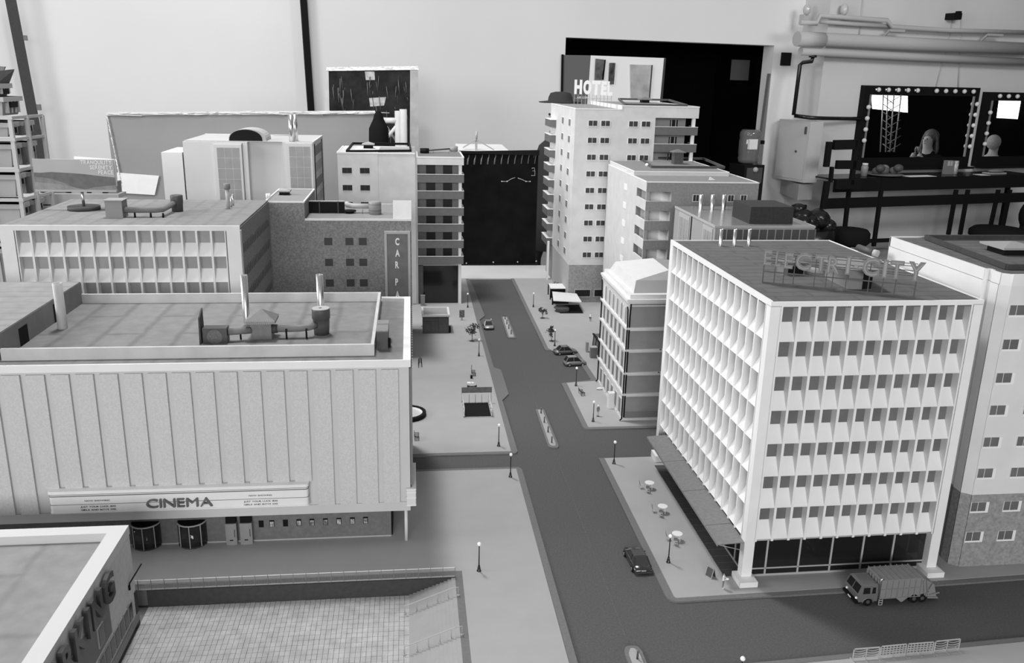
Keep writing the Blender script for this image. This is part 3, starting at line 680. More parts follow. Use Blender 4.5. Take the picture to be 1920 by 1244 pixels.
X,Y=G(428,391,OZ); obj('flue_cap',MB().lathe([(.0085,OZ+.060),(.0105,OZ+.064),(.0105,OZ+.078),(.009,OZ+.079)],X,Y,14),MIDG,of)
bb=thing('roof_billboard','roof billboard of grey hills lettered TRANQUILITY SERENITY PEACE on round dark base','billboard',(*G(158,393,OZ),OZ))
BX,BY=G(158,393,OZ)
obj('billboard_base',MB().cyl(BX,BY,OZ-.0005,OZ+.011,.047,n=30),DARK,bb)
_,zb0=onY(155,356,BY)
obj('billboard_pole',MB().cyl(BX+.0,BY,OZ+.01,zb0,.0045,n=12),CHROME,bb)
x0,zt=onY(61,298,BY); x1,_=onY(214,299,BY); _,zb=onY(68,355,BY)
x0b,_=onY(68,355,BY); x1b,_=onY(217,356,BY); x0=(x0+x0b)/2; x1=(x1+x1b)/2
obj('billboard_panel',MB().box(x0,x1,BY-.004,BY+.002,zb,zt),mat('poster_sky',.40,rough=.6,noise=.05,ns=10),bb)
obj('billboard_panel_rear',MB().hexa([(x0+.10,BY+.055,zb+.01),(x1,BY+.008,zb+.01),(x1,BY+.012,zb+.01),(x0+.10,BY+.060,zb+.01),(x0+.10,BY+.055,zt+.003),(x1,BY+.008,zt),(x1,BY+.012,zt),(x0+.10,BY+.060,zt+.003)]),WHITE,bb)
obj('billboard_ledge',MB().box(x0,x1+.002,BY-.010,BY+.004,zb-.006,zb),LIGHTG,bb)
w=x1-x0; h=zt-zb
def hill(pts,g,nm,dy):
    obj('printed_hill',MB().profy([(x0+w*a,zb+h*b) for a,b in pts],BY-.004-dy,BY-.004),mat(nm,g,rough=.6,noise=.15,ns=60),bb)
hill([(0,0),(1,0),(1,.42),(.85,.45),(.62,.52),(.45,.55),(.22,.58),(.08,.55),(0,.56)],.13,'hill_far',.0004)
hill([(0,0),(.55,0),(.50,.06),(.36,.22),(.22,.35),(.1,.40),(0,.42)],.20,'hill_mid',.0007)
hill([(0,0),(.62,0),(.45,.10),(.30,.18),(.12,.22),(0,.24)],.26,'hill_near',.0010)
hill([(.60,0),(1,0),(1,.16),(.85,.12),(.72,.08)],.22,'hill_right',.0007)
for i,(s_,wd_) in enumerate((('TRANQUILITY',.385),('SERENITY',.275),('PEACE',.185))):
    text(bb,s_,x1-.020*w if i<2 else x1-.012*w,BY-.0045,zb+h*(.85-.165*i),.0122,.0005,WHITE,bold=.01,gap=.14,align='r',width=wd_*w)
ac=thing('office_roof_duct','grey housing with long roof duct and dark round drum on the grid office','ventilation unit',(*G(260,400,OZ),OZ))
a=G(199,409,OZ); b=G(232,408.5,OZ); yb=a[1]+.05; _,zt=onY(210,377,a[1])
obj('housing',MB().box(a[0],b[0],a[1],yb,OZ-.0005,zt),mat('housing_grey',.24,rough=.7),ac)
obj('housing_lid',MB().box(a[0]-.004,b[0]+.004,a[1]-.004,yb+.004,zt,zt+.002),mat('housing_lid',.27,rough=.7),ac)
c=G(330,398,OZ); p0=(b[0],a[1]+.02,OZ+.021); p3=(c[0]-.005,c[1]+.02,OZ+.026)
obj('duct',MB().tube([p0,(b[0]+.085,a[1]+.022,OZ+.021),(b[0]+.105,a[1]+.028,OZ+.022),p3],.0088,12),MIDG,ac)
obj('drum',MB().lathe([(.0165,OZ-.0005),(.0175,OZ+.025),(.0185,OZ+.026),(.0185,OZ+.048),(.017,OZ+.050),(.003,OZ+.050),(.003,OZ+.047)],c[0],c[1]+.02,20),DARKM,ac)
for f in (.03,.075,.11): obj('duct_bracket',MB().tube([(b[0]+f,a[1]+.013,OZ-.0005),(b[0]+f,a[1]+.013,OZ+.013)],.003,8),BLACK,ac)
# ================================================================== CAR PARK + STAIR TOWER
cp=thing('car_park_building','rough dark concrete car park with small square windows and tall CAR PARK sign','building',(-.25,3.2,0))
KY=3.05; KZ_=.5095
obj('stair_tower',MB().box(-.497,-.3645,KY,3.40,0,.567),CONC,cp)
obj('tower_roof',MB().box(-.494,-.3675,KY+.004,3.396,.567,.568),mat('tower_felt',.22,rough=.8,noise=.05,ns=50),cp)
obj('tower_rim',MB().box(-.4985,-.3635,KY-.001,KY+.004,.5655,.5705).box(-.3685,-.3635,KY+.004,3.40,.5655,.5705).box(-.4985,-.4935,KY+.004,3.40,.5655,.5705).box(-.494,-.368,3.397,3.401,.5655,.5705),WHITE2,cp)
obj('main_body',MB().box(-.3645,.0013,KY+.0005,3.42,0,KZ_-.002),CONC,cp)
obj('car_park_roof',MB().box(-.363,0,KY+.003,3.42,KZ_-.002,KZ_),mat('carpark_felt',.22,rough=.8,noise=.06,ns=40),cp)
obj('roof_rim',MB().box(-.3645,.0018,KY-.001,KY+.003,KZ_-.005,KZ_+.002).box(-.0013,.0018,KY,3.42,KZ_-.005,KZ_+.002).box(-.3645,0,3.418,3.422,KZ_-.005,KZ_+.002),WHITE2,cp)
vt=thing('tower_roof_vent','small dark vent with pale hipped cap on the concrete stair tower','ventilation unit',(*G(533,366,.568),.568))
X,Y=G(533,366,.568)
obj('vent_neck',MB().box(X-.017,X+.017,Y-.004,Y+.028,.568,.5795),BLACK,vt)
mb=MB().box(X-.022,X+.022,Y-.009,Y+.033,.5795,.5845); mb.add([(X-.022,Y-.009,.5845),(X+.022,Y-.009,.5845),(X+.022,Y+.033,.5845),(X-.022,Y+.033,.5845),(X,Y+.012,.592)],[(0,1,4),(1,2,4),(2,3,4),(3,0,4)])
obj('vent_cap',mb,mat('vent_cap_grey',.3,rough=.7),vt)
X,Y=G(501,374,.568); obj('roof_flue',MB().cyl(X,Y,.567,.588,.0042,n=12),WHITE2,cp); obj('roof_flue',MB().cyl(X+.006,Y+.012,.567,.587,.0036,n=12),WHITE2,cp)
wm=MB().box(-.0005,.0285,-.0012,.001,-.001,.0282).mesh('square_window',mat('reveal_grey',.30,rough=.8)); pmn=MB().box(.0,.0278,-.002,0,.0012,.028).mesh('pane',GLASSD)
for px in (608.5,648,673):
    for r in range(8):
        X,_=onY(px,465,KY); Z=.4455-.0745*r
        w_=obj('square_window',wm,None,cp,loc=(X,KY,Z-.029)); obj('pane',pmn,None,w_,loc=(X,KY,Z-.029))
vs=thing('car_park_sign','tall framed vertical CAR PARK sign on concrete wall beside apartment tower','sign',(-.045,KY,.2))
x0,zt=onY(720,434,KY-.01); x1,_=onY(769,434,KY-.01); x0+=.0005
obj('sign_board',MB().box(x0+.004,x1-.004,KY-.008,KY,.12,zt-.004),mat('sign_board_grey',.15,rough=.6,noise=.12,ns=30),vs)
obj('sign_frame',MB().box(x0,x0+.0085,KY-.014,KY,.115,zt).box(x1-.0085,x1,KY-.014,KY,.115,zt).box(x0+.0085,x1-.0085,KY-.014,KY,zt-.0085,zt).box(x0+.0085,x1-.0085,KY-.014,KY,.115,.122),LIGHTG,vs)
for ch,pyb in (('C',459),('A',480.5),('R',502.5),('P',534.5),('A',558),('R',580),('K',602)):
    X,Z=onY(741.5,pyb,KY-.009)
    me,w_=letter(ch,.0245,.006,.032,.62)
    m2=MB(); m2.recalc=False; m2.add([tuple(v.co) for v in me.vertices],[tuple(p.vertices) for p in me.polygons])
    obj('letter',m2,WHITE,vs,loc=(X-.0005,KY-.008,Z))
kv=thing('car_park_roof_duct','pale roof duct elbow and banded round tank beside dark plant screen on car park','ventilation unit',(-.16,3.3,KZ_))
a=G(572,400,KZ_); b=G(647,399,KZ_)
obj('plant_screen',MB().box(a[0],b[0],a[1]+.0,a[1]+.01,KZ_,KZ_+.042),BLACK,kv)
obj('screen_post',MB().box(a[0]+.05,a[0]+.054,a[1]-.002,a[1],KZ_,KZ_+.044).box(b[0]-.025,b[0]-.021,a[1]-.002,a[1],KZ_,KZ_+.044),DARK,kv)
obj('screen_rail',MB().box(a[0],b[0],a[1]-.001,a[1]+.011,KZ_+.042,KZ_+.0445),LIGHTG,kv)
t_=G(703,403,KZ_); e_=G(655,401,KZ_)
obj('duct',MB().tube([(e_[0]-.012,e_[1]+.045,KZ_+.030),(e_[0]-.008,e_[1]+.03,KZ_+.028),(e_[0]+.012,e_[1]+.022,KZ_+.025),(t_[0]-.014,e_[1]+.02,KZ_+.025)],.0095,12),LIGHTG,kv)
obj('duct_flange',MB().lathe([(.016,KZ_),(.016,KZ_+.005),(.024,KZ_+.006),(.024,KZ_+.010)],e_[0],e_[1]+.018,16),BLACK,kv)
obj('tank',MB().lathe([(.0225,KZ_),(.0225,KZ_+.044),(.020,KZ_+.047)],t_[0],t_[1]+.015,14),mat('tank_grey',.24,rough=.5),kv)
for z in (.014,.036): obj('tank_band',MB().pipe(t_[0],t_[1]+.015,KZ_+z,KZ_+z+.0012,.0232,.001,14),DARK,kv)
obj('duct_bracket',MB().box(t_[0]-.045,t_[0]-.0435,t_[1]+.01,t_[1]+.012,KZ_,KZ_+.018),DARK,kv)
X0,_=onY(737,411,KY+.02); X1,_=onY(772,411,KY+.02)
solo('white_roof_board',MB().hexa([(X0,KY+.010,KZ_),(X1-.001,KY+.010,KZ_),(X1-.001,KY+.02,KZ_),(X0,KY+.02,KZ_),(X0,KY+.045,KZ_+.060),(X1-.001,KY+.045,KZ_+.060),(X1-.001,KY+.05,KZ_+.060),(X0,KY+.05,KZ_+.060)]),mat('blank_board',.50,rough=.6,noise=.06,ns=30),'blank pale square board propped on the car park roof corner','board')
# ================================================================== LEFT APARTMENT TOWER
ap=thing('apartment_tower','cream apartment tower with grey balcony parapets beside the road, left of centre','building',(-.05,4.0,0))
AY=3.815
obj('left_block',MB().box(-.3082,-.1379,AY-.002,4.16,0,.672),CREAM,ap)
obj('left_block',MB().box(-.1379,.0215,AY,4.16,0,.671),CREAM,ap)
obj('corner_strip',MB().box(.0,.030,AY+.002,4.16,0,.655),mat('corner_strip',.46,rough=.8),ap)
obj('block_rim',MB().box(-.3082,.0215,AY-.003,AY+.003,.669,.674).box(-.3112,-.3052,AY,4.16,.669,.674).box(-.3,.0215,4.155,4.161,.669,.674),WHITE,ap)
obj('block_roof',MB().box(-.3052,.0215,AY+.003,4.155,.6705,.6715),mat('apt_felt',.30,rough=.8),ap)
rh=thing('apartment_roof_upstand','black rectangular upstand round apartment roof with small hipped vent','roof structure',(-.14,3.98,.672))
a=G(650,286,.6715); b=G(770,285,.6715); c=G(662,271,.6715); d=G(768,272,.6715)
hgt=.010
for (p,q) in ((a,b),(c,d),(a,c),(b,d)): obj('upstand_side',MB().bar((p[0],p[1],.6715+hgt/2),(q[0],q[1],.6715+hgt/2),.007,hgt),BLACK,rh)
X,Y=G(691,279,.6715)
obj('vent_neck',MB().box(X-.022,X+.020,Y,Y+.03,.6715,.688),BLACK,rh)
mb=MB().box(X-.029,X+.027,Y-.006,Y+.036,.688,.693); mb.add([(X-.029,Y-.006,.693),(X+.027,Y-.006,.693),(X+.027,Y+.036,.693),(X-.029,Y+.036,.693),(X,Y+.015,.702)],[(0,1,4),(1,2,4),(2,3,4),(3,0,4)])
obj('vent_cap',mb,mat('vent_cap_grey',.3),rh)
wf=MB().box(-.0008,.0410,-.0012,.001,-.0012,.0238).mesh('window',mat('window_surround_pale',.5)); wp=MB().box(0,.0402,-.0022,0,.0005,.0235).mesh('pane',GLASSB)
mul=MB().box(.0195,.0207,-.003,-.0018,0,.0235).mesh('mullion',mat('mullion_dark',.09))
for X in (-.2895,-.2143):
    for r in range(8):
        Z=.6085-.0733*r
        w_=obj('window',wf,None,ap,loc=(X,AY-.002,Z-.0232)); obj('pane',wp,None,w_,loc=(X,AY-.002,Z-.0232)); obj('mullion',mul,None,w_,loc=(X,AY-.002,Z-.0232))
# balcony stack
X0,X1=.030,.2315
obj('balcony_back_wall',MB().box(X0,X1-.02,AY+.050,4.10,.1823,.655),mat('balcony_wall',.20,rough=.85,noise=.08,ns=30),ap)
obj('balcony_head',MB().box(X0,X1,AY,4.10,.6245,.6565),CREAM,ap)
obj('balcony_roof',MB().box(X0+.004,X1-.005,AY+.004,4.096,.6566,.6572),mat('balcony_roof_felt',.16,rough=.8),ap)
obj('balcony_roof_rim',MB().box(X0,X1,AY-.001,AY+.004,.6545,.6595).box(X1-.005,X1+.001,AY,4.10,.6545,.6595),WHITE,ap)
tops=[.5845,.5128,.4400,.3675,.2950,.2224]
for i,z in enumerate(tops):
    p_=obj('balcony',MB().box(X0+.001,X1+.001,AY-.001,AY+.003,z-.036,z-.0015).box(X1-.003,X1+.001,AY+.003,AY+.10,z-.036,z-.0015).box(X0,X1,AY+.003,AY+.052,z-.036,z-.032),BALC,ap)
    obj('balcony_coping',MB().box(X0+.0005,X1+.0015,AY-.0018,AY+.0035,z-.0015,z+.0005).box(X1-.0035,X1+.0015,AY+.0035,AY+.10,z-.0015,z+.0005),WHITE2,p_)
    zz=z+.0385
    for X in (.0686,.143): obj('balcony_window',MB().box(X,X+.0405,AY+.0485,AY+.050,z-.010,min(zz,z+.036)-.0005),GLASSB,ap)
for (za,zb) in [(.1823+.0,.6245)]: obj('corner_column',MB().box(.2105,.2235,AY+.006,AY+.018,0,.6245),WHITE2,ap)
# storefront base
obj('storefront_glass',MB().box(.052,.2095,AY+.012,AY+.014,.001,.180),mat('storefront_glass',.012,rough=.12,spec=.5),ap)
obj('mesh_panel',MB().box(.0035,.052,AY+.004,AY+.014,.001,.180),DARK,ap)
mb=MB()
for k in range(22):
    t=.0035+.0023*k; mb.bar((t,AY+.0035,.001),(min(t+.0,.0515),AY+.0035,.179),.0005)
for k in range(46): mb.bar((.0035,AY+.0035,.003+.0039*k),(.0515,AY+.0035,.003+.0039*k),.0005)
obj('mesh_grille',mb,MIDG,ap,kind='stuff')
obj('storefront_frame',MB().box(.2095,.2135,AY+.008,AY+.016,.001,.181).box(.052,.2095,AY+.008,AY+.016,.178,.1823).box(.0035,.2135,AY+.0,AY+.016,.0008,.003),GREYW,ap)
for X in (.105,.140):
    obj('mannequin_display',MB().ball((X,AY+.05,.045),.014,10,8,sz=2.2),mat('display_grey',.22),ap)
ru=thing('apartment_roof_tanks','dark drum and grey drum joined by a pipe on the balcony roof','roof tank',(*G(800,290,.657),.657))
a=G(795,288,.657); b=G(851,285,.657)
obj('drum',MB().cyl(a[0]+.003,a[1]+.018,.657,.6785,.0205,n=16),BLACK,ru); obj('drum',MB().cyl(b[0],b[1]+.018,.657,.681,.0195,n=16),mat('tank_grey',.24),ru)
obj('pipe',MB().tube([(a[0]+.02,a[1]+.018,.6695),(b[0]-.018,b[1]+.018,.6695)],.0035,8),DARKM,ru)
for f in (.3,.8): obj('pipe_leg',MB().box(a[0]+(b[0]-a[0])*f,a[0]+(b[0]-a[0])*f+.001,a[1]+.014,a[1]+.016,.657,.668),DARK,ru)
# ================================================================== WHITE MODEL BEHIND (left)
wb=thing('white_tower_model','plain white unfinished tower model with gridded windows behind the grid office','building',(-.62,3.8,0))
WY=3.6
def wx(px,py=300): return onY(px,py,WY)[0]
a0=wx(342,265); a1=wx(389,265); a2=wx(401,265); a3=wx(463,265); a4=wx(487,265); a5=wx(533,265); a6=wx(587,267)
ztop=.726; WC=mat('white_model_card',.56,rough=.6); WC2=mat('white_model_card_2',.52,rough=.6)
obj('left_bay',MB().box(a0,a3,WY,WY+.4,0,ztop),WC,wb)
obj('recess_wall',MB().box(a3,a5+.01,WY+.035,WY+.4,0,ztop+.001),WC2,wb)
obj('right_bay',MB().box(a5-.01,a6,WY+.008,WY+.4,0,ztop+.001),WC2,wb)
obj('flat_roof',MB().box(a0+.002,a6-.003,WY+.02,WY+.40,ztop+.001,ztop+.003),mat('white_model_roof',.42,rough=.8),wb)
obj('roof_rim',MB().box(a6-.006,a6+.001,WY+.006,WY+.40,ztop,ztop+.005).box(a0,a6,WY+.396,WY+.40,ztop,ztop+.005),WC,wb)
obj('end_groove',MB().box(a0-.003,a0,WY+.01,WY+.02,0,ztop-.004),DARK,wb)
def gridwin(px0,px1,pyt,n,rows,Y,rh_):
    x0,zt=onY(px0,pyt,Y); x1,_=onY(px1,pyt,Y); w_=obj('grid_window',MB().box(x0-.012,x1+.008,Y-.006,Y+.001,zt-rows*rh_-.01,zt+.011),WC,wb)
    for i in range(n):
        for j in range(rows):
            cw=(x1-x0)/n; obj('pane',MB().box(x0+cw*i+.0012,x0+cw*(i+1)-.0012,Y-.0075,Y-.0055,zt-rh_*(j+1)+.0012,zt-rh_*j-.0012),mat('film_pane',.27,rough=.3,noise=.1,ns=20),w_)
gridwin(406,449,276,3,6,WY,.0415); gridwin(541.5,581.5,274,3,6,WY+.008,.0415)
obj('bay_groove',MB().box(wx(455),wx(456.5),WY-.0015,WY,0,ztop-.004),MIDG,wb)
for k in range(7):
    obj('side_panel',MB().box(a6-.001,a6+.0012,WY+.05,WY+.30,ztop-.055-.066*k,ztop-.018-.066*k),GREYW if k%2 else MIDG,wb)
obj('side_strip',MB().box(a6-.001,a6+.002,WY+.03,WY+.045,0,ztop-.006).box(a6-.001,a6+.002,WY+.33,WY+.345,0,ztop-.006),BLACK,wb)
dm=obj('half_round_vent',MB().profy([(wx(428)+ (wx(499)-wx(428))*(.5-.5*cos(pi*k/16)), ztop+.003+.0465*sin(pi*k/16)**.8) for k in range(17)],WY+.03,WY+.16),LIGHTG,wb)
obj('half_round_void',MB().profy([(wx(429.5)+ (wx(492)-wx(429.5))*(.5-.5*cos(pi*k/16)), ztop+.0032+.0440*sin(pi*k/16)**.8) for k in range(17)],WY+.0285,WY+.0299),BLACK,dm)
X,Z=onY(547,266,WY+.03); obj('flue_pipe',MB().cyl(X,WY+.03,ztop,ztop+.108,.010,n=14).cyl(X+.013,WY+.055,ztop,ztop+.108,.010,n=14),CHROME,wb)
obj('roof_rod',MB().tube([(wx(498),WY+.25,ztop+.012),(wx(541),WY+.25,ztop+.014)],.0025,8),LIGHTG,wb)
xa=wx(302,285); xb=wx(342,285)
solo('plain_white_block',MB().box(xa,xb-.002,WY+.0,WY+.25,0,.683),mat('white_block_card',.66,rough=.5),'plain blank white block standing left of the white tower model','block')
# ================================================================== HOTEL
ho=thing('hotel_tower','tall pale hotel tower with paired windows and roof sign, right of the road','building',(.95,4.1,0))
HY=3.831; HX0,HX1,HX2=.7167,1.0765,1.272
obj('tower_wall',MB().box(HX0,.9245,HY,4.51,.178,.871),CREAM,ho)
obj('tower_wall',MB().box(.9245,HX1,HY,4.51,.178,.887),CREAM,ho)
obj('tower_roof',MB().box(HX0+.004,.9235,HY+.004,4.506,.871,.8716),mat('hotel_felt',.26,rough=.8),ho)
obj('tower_rim',MB().box(HX0-.001,.9245,HY-.001,HY+.004,.869,.8735).box(HX0-.001,HX0+.004,HY+.004,4.51,.869,.8735).box(.9205,.9255,HY-.002,4.5,.871,.889).box(.9245,HX2+.001,HY-.001,HY+.004,.885,.8895).box(HX2-.004,HX2+.001,HY+.004,4.51,.885,.8895),WHITE,ho)
obj('upper_roof',MB().box(.9255,HX2-.004,HY+.004,4.506,.887,.8878),mat('hotel_felt',.26),ho)
obj('ground_storeys',MB().box(HX0,HX1,HY-.0008,4.51,0,.178),HBASE,ho)
obj('ground_storeys_side',MB().box(HX0-.0012,HX0,HY,4.30,0,.178),mat('hotel_base_side',.42,rough=.8),ho)
obj('rear_portico_post',MB().box(HX0-.028,HX0-.018,4.30,4.31,0,.2),WHITE,ho)
hw=MB().box(-.001,.0425,-.0018,.001,-.0022,.0228).mesh('window',WHITE); hp=MB().box(.0005,.0182,-.0026,-.001,0,.0222).box(.0205,.0385,-.0026,-.001,0,.0222).mesh('pane',GLASSD)
for X in (.7768,.8329,.9578,1.0146):
    for r in range(9):
        w_=obj('window',hw,None,ho,loc=(X,HY,.8225-.0732*r-.0228)); obj('pane',hp,None,w_,loc=(X,HY,.8225-.0732*r-.0228))
sw=MB().box(-.0015,.001,-.001,.050,-.002,.030).mesh('side_window',WHITE); spn=MB().box(-.0025,-.001,.0,.020,0,.028).box(-.0025,-.001,.026,.046,0,.028).mesh('pane',MIDG)
for Y in (3.93,4.11):
    for r in range(9):
        w_=obj('side_window',sw,None,ho,loc=(HX0,Y,.8225-.0732*r-.030)); obj('pane',spn,None,w_,loc=(HX0,Y,.8225-.0732*r-.030))
for r in range(9):
    z=.800-.0735*r; b_=obj('side_balcony',MB().box(HX0-.030,HX0,4.33,4.50,z-.036,z-.0015),BALCH,ho); obj('balcony_coping',MB().box(HX0-.031,HX0,4.329,4.501,z-.0015,z+.001),WHITE,b_)
obj('balcony_head',MB().box(HX1,HX2,HY,4.51,.8385,.887),CREAM,ho)
obj('balcony_back_wall',MB().box(HX1,HX2-.03,HY+.09,4.51,0,.8385),mat('hotel_balcony_wall',.36,rough=.85),ho)
obj('balcony_column',MB().box(1.2465,1.2605,HY+.006,HY+.02,0,.8385),WHITE,ho)
for r in range(9):
    z=.801-.0745*r
    b_=obj('balcony',MB().box(HX1,HX2,HY,HY+.004,z-.036,z-.0015).box(HX2-.004,HX2,HY+.004,HY+.12,z-.036,z-.0015).box(HX1,HX2-.004,HY+.004,HY+.09,z-.036,z-.032),BALCH,ho)
    obj('balcony_coping',MB().box(HX1,HX2+.0005,HY-.0006,HY+.005,z-.0015,z+.0005).box(HX2-.0045,HX2+.0005,HY+.005,HY+.12,z-.0015,z+.0005),WHITE2,b_)
    w_=obj('balcony_door',MB().box(1.166,1.207,HY+.0875,HY+.09,z-.005,z+.028),mat('door_frame_pale',.5),ho)
    obj('pane',MB().box(1.168,1.173,HY+.086,HY+.088,z-.005,z+.026).box(1.178,1.193,HY+.086,HY+.088,z-.003,z+.026).box(1.198,1.205,HY+.086,HY+.088,z-.005,z+.026),GLASSB,w_)
for (xa,xb) in ((.749,.8192),(.8407,.903)):
    w_=obj('ground_window',MB().box(xa-.004,xb+.004,HY-.004,HY,.0265,.0640),LIGHTG,ho); obj('pane',MB().box(xa,xb,HY-.0050,HY-.003,.0308,.0606),GLASSB,w_)
hr=thing('hotel_roof_upstand','dark rectangular upstand with hipped vent on upper hotel roof','roof structure',(1.1,4.0,.888))
a=G(1172,198,.888); b=G(1288,200,.888); c=G(1160,187,.888); d=G(1254,189,.888)
for (p,q) in ((a,b),(c,d),(a,c),(b,d)): obj('upstand_side',MB().bar((p[0],p[1],.892),(q[0],q[1],.892),.008,.010),DARKM,hr)
X,Y=G(1211,193,.888); obj('vent_neck',MB().box(X-.018,X+.018,Y,Y+.05,.888,.902),BLACK,hr)
mb=MB().box(X-.027,X+.027,Y-.012,Y+.062,.902,.908); mb.add([(X-.027,Y-.012,.908),(X+.027,Y-.012,.908),(X+.027,Y+.062,.908),(X-.027,Y+.062,.908),(X,Y+.025,.918)],[(0,1,4),(1,2,4),(2,3,4),(3,0,4)]); obj('vent_cap',mb,MIDG,hr)
hs=thing('hotel_sign','white HOTEL roof letters with small AIR CONDITIONED line on thin stilts','sign',(.78,3.9,.872))
HSY=3.90
xa,zb_=onY(1077,176.5,HSY); xb,zt_=onY(1148,151,HSY)
for ch,pa,pb in (('H',1077,1091),('O',1093.5,1108.5),('T',1110,1125.5),('E',1127,1137.5),('L',1138.5,1148)):
    x0,_=onY(pa,165,HSY); x1,_=onY(pb,165,HSY); me,w_=letter(ch,.05,.006,.055)
    xs=[v.co.x for v in me.vertices]; zs=[v.co.z for v in me.vertices]; m2=MB(); m2.recalc=False
    m2.add([((v.co.x-min(xs))/(max(xs)-min(xs))*(x1-x0),v.co.y,(v.co.z-min(zs))/(max(zs)-min(zs))*(zt_-zb_)) for v in me.vertices],[tuple(p.vertices) for p in me.polygons])
    dz=-(pa-1077)*.0009/14
    obj('letter',m2,mat('sign_white',.88,rough=.4),hs,loc=(x0,HSY,zb_+dz))
mb=MB()
for k in range(11): 
    X=xa+(xb-xa)*(k/10.); mb.box(X-.0008,X+.0008,HSY-.001,HSY+.001,.8716,zb_)
mb.box(xa,xb,HSY-.001,HSY+.001,.8716,.8732); mb.box(xa,xb,HSY-.001,HSY+.001,zb_-.019,zb_-.018)
obj('sign_stilts',mb,LIGHTG,hs)
text(hs,'AIR CONDITIONED',xa+.012,HSY-.003,zb_-.0175,.0085,.0015,WHITE2,bold=.02,width=(xb-xa)*.62,join=True,name='lettering')
# ================================================================== BROWN APARTMENTS
br=thing('brown_apartment_building','mid-height brown apartment block with white corner balconies in front of the hotel','building',(1.08,3.35,0))
BY_=3.15; B0,B1=.869,1.3; BC=.966; BT=.637; SD=mat('pale_side_render',.55,rough=.8,noise=.06,ns=25)  # left-facing walls have a pale paint of their own
obj('main_body',MB().box(BC,B1,BY_,3.80,0,BT-.002).box(B0+.001,BC,BY_+.14,3.80,0,BT-.002),BROWN,br)
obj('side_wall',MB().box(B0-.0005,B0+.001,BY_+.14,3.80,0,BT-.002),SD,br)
obj('corner_head',MB().box(B0,BC,BY_,BY_+.14,.600,BT-.002),BROWN,br)
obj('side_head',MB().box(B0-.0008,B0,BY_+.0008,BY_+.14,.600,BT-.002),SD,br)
obj('roof',MB().box(B0+.002,B1-.002,BY_+.002,3.79,BT-.002,BT-.0008),mat('brown_felt',.22,rough=.8,noise=.08,ns=60),br)
obj('roof_rim',MB().box(B0-.001,B1+.001,BY_-.001,BY_+.004,BT-.003,BT+.001).box(B0-.001,B0+.003,BY_,3.8,BT-.003,BT+.001).box(B1-.003,B1+.001,BY_,3.8,BT-.003,BT+.001),WHITE,br)
pz=.651; pnt=obj('penthouse',MB().box(B0+.006,1.262,3.37,3.80,BT-.001,pz),CREAM,br)
obj('penthouse_roof',MB().box(B0+.008,1.260,3.374,3.796,pz,pz+.001),mat('brown_felt',.22),pnt)
obj('penthouse_rim',MB().box(B0+.005,1.263,3.369,3.374,pz-.001,pz+.002).box(1.258,1.263,3.374,3.80,pz-.001,pz+.002).box(B0+.005,B0+.010,3.374,3.80,pz-.001,pz+.002),WHITE,pnt)
for r in range(8):
    z=.5645-.0735*r # parapet top
    b_=obj('balcony',MB().box(B0,BC,BY_,BY_+.005,z-.035,z).box(B0+.005,BC,BY_+.005,BY_+.14,z-.035,z-.031),BROWN,br)
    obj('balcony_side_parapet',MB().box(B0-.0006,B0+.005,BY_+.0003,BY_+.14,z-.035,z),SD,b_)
    obj('balcony_coping',MB().box(B0-.001,BC,BY_-.001,BY_+.006,z,z+.0018).box(B0-.001,B0+.006,BY_+.006,BY_+.14,z,z+.0018),WHITE2,b_)
obj('corner_post',MB().box(B0+.001,B0+.013,BY_+.001,BY_+.012,0,.600),mat('corner_post_grey',.33),br)
obj('balcony_rear_wall',MB().box(B0+.02,BC,BY_+.1395,BY_+.1405,0,.600),WHITE2,br)
obj('balcony_side_wall',MB().box(BC-.001,BC,BY_+.005,BY_+.14,0,.600),WHITE,br)
for r in range(8):
    z=.5645-.0735*r
    obj('balcony_door',MB().box(.905,.925,BY_+.137,BY_+.1395,z-.03,z+.026),LIGHTG,br)
    for px in (1299.5,1365,1389):
        X,_=onY(px,370,BY_)
        w_=obj('window',MB().box(X-.0015,X+.0245,BY_-.0018,BY_+.001,z+.0000,z+.0265),WHITE,br)
        obj('pane',MB().box(X,X+.0100,BY_-.0026,BY_-.001,z+.0025,z+.0255).box(X+.0118,X+.0212,BY_-.0026,BY_-.001,z+.0025,z+.0255),GLASSD,w_)
    obj('side_window',MB().box(B0-.002,B0,3.44,3.49,z+.002,z+.026),WHITE,br)
bu=thing('brown_roof_upstand','dark upstand frame with tall square vent on brown block penthouse roof','roof structure',(1.08,3.5,pz))
a=G(1222,316,pz); b=G(1358,317,pz); c=G(1200,298,pz); d=G(1318,300,pz)
for (p,q) in ((a,b),(c,d),(a,c),(b,d)): obj('upstand_side',MB().bar((p[0],p[1],pz+.006),(q[0],q[1],pz+.006),.006,.010),DARKM,bu)
X,Y=G(1272,309,pz); obj('vent_stack',MB().box(X-.020,X+.020,Y-.0,Y+.042,pz+.001,pz+.050),DARKM,bu)
mb=MB().box(X-.028,X+.028,Y-.008,Y+.050,pz+.050,pz+.053); mb.add([(X-.028,Y-.008,pz+.053),(X+.028,Y-.008,pz+.053),(X+.028,Y+.05,pz+.053),(X-.028,Y+.05,pz+.053),(X,Y+.02,pz+.065)],[(0,1,4),(1,2,4),(2,3,4),(3,0,4)]); obj('vent_cap',mb,mat('vent_cap_dark',.14),bu)
X,Y=G(1213,312,pz); solo('crumpled_white_scrap',MB().ball((X,Y,pz+.006),.008,7,5,sz=.9).ball((X+.008,Y+.004,pz+.004),.006,6,4),WHITE,'small crumpled white scrap beside the upstand on brown block roof','scrap')
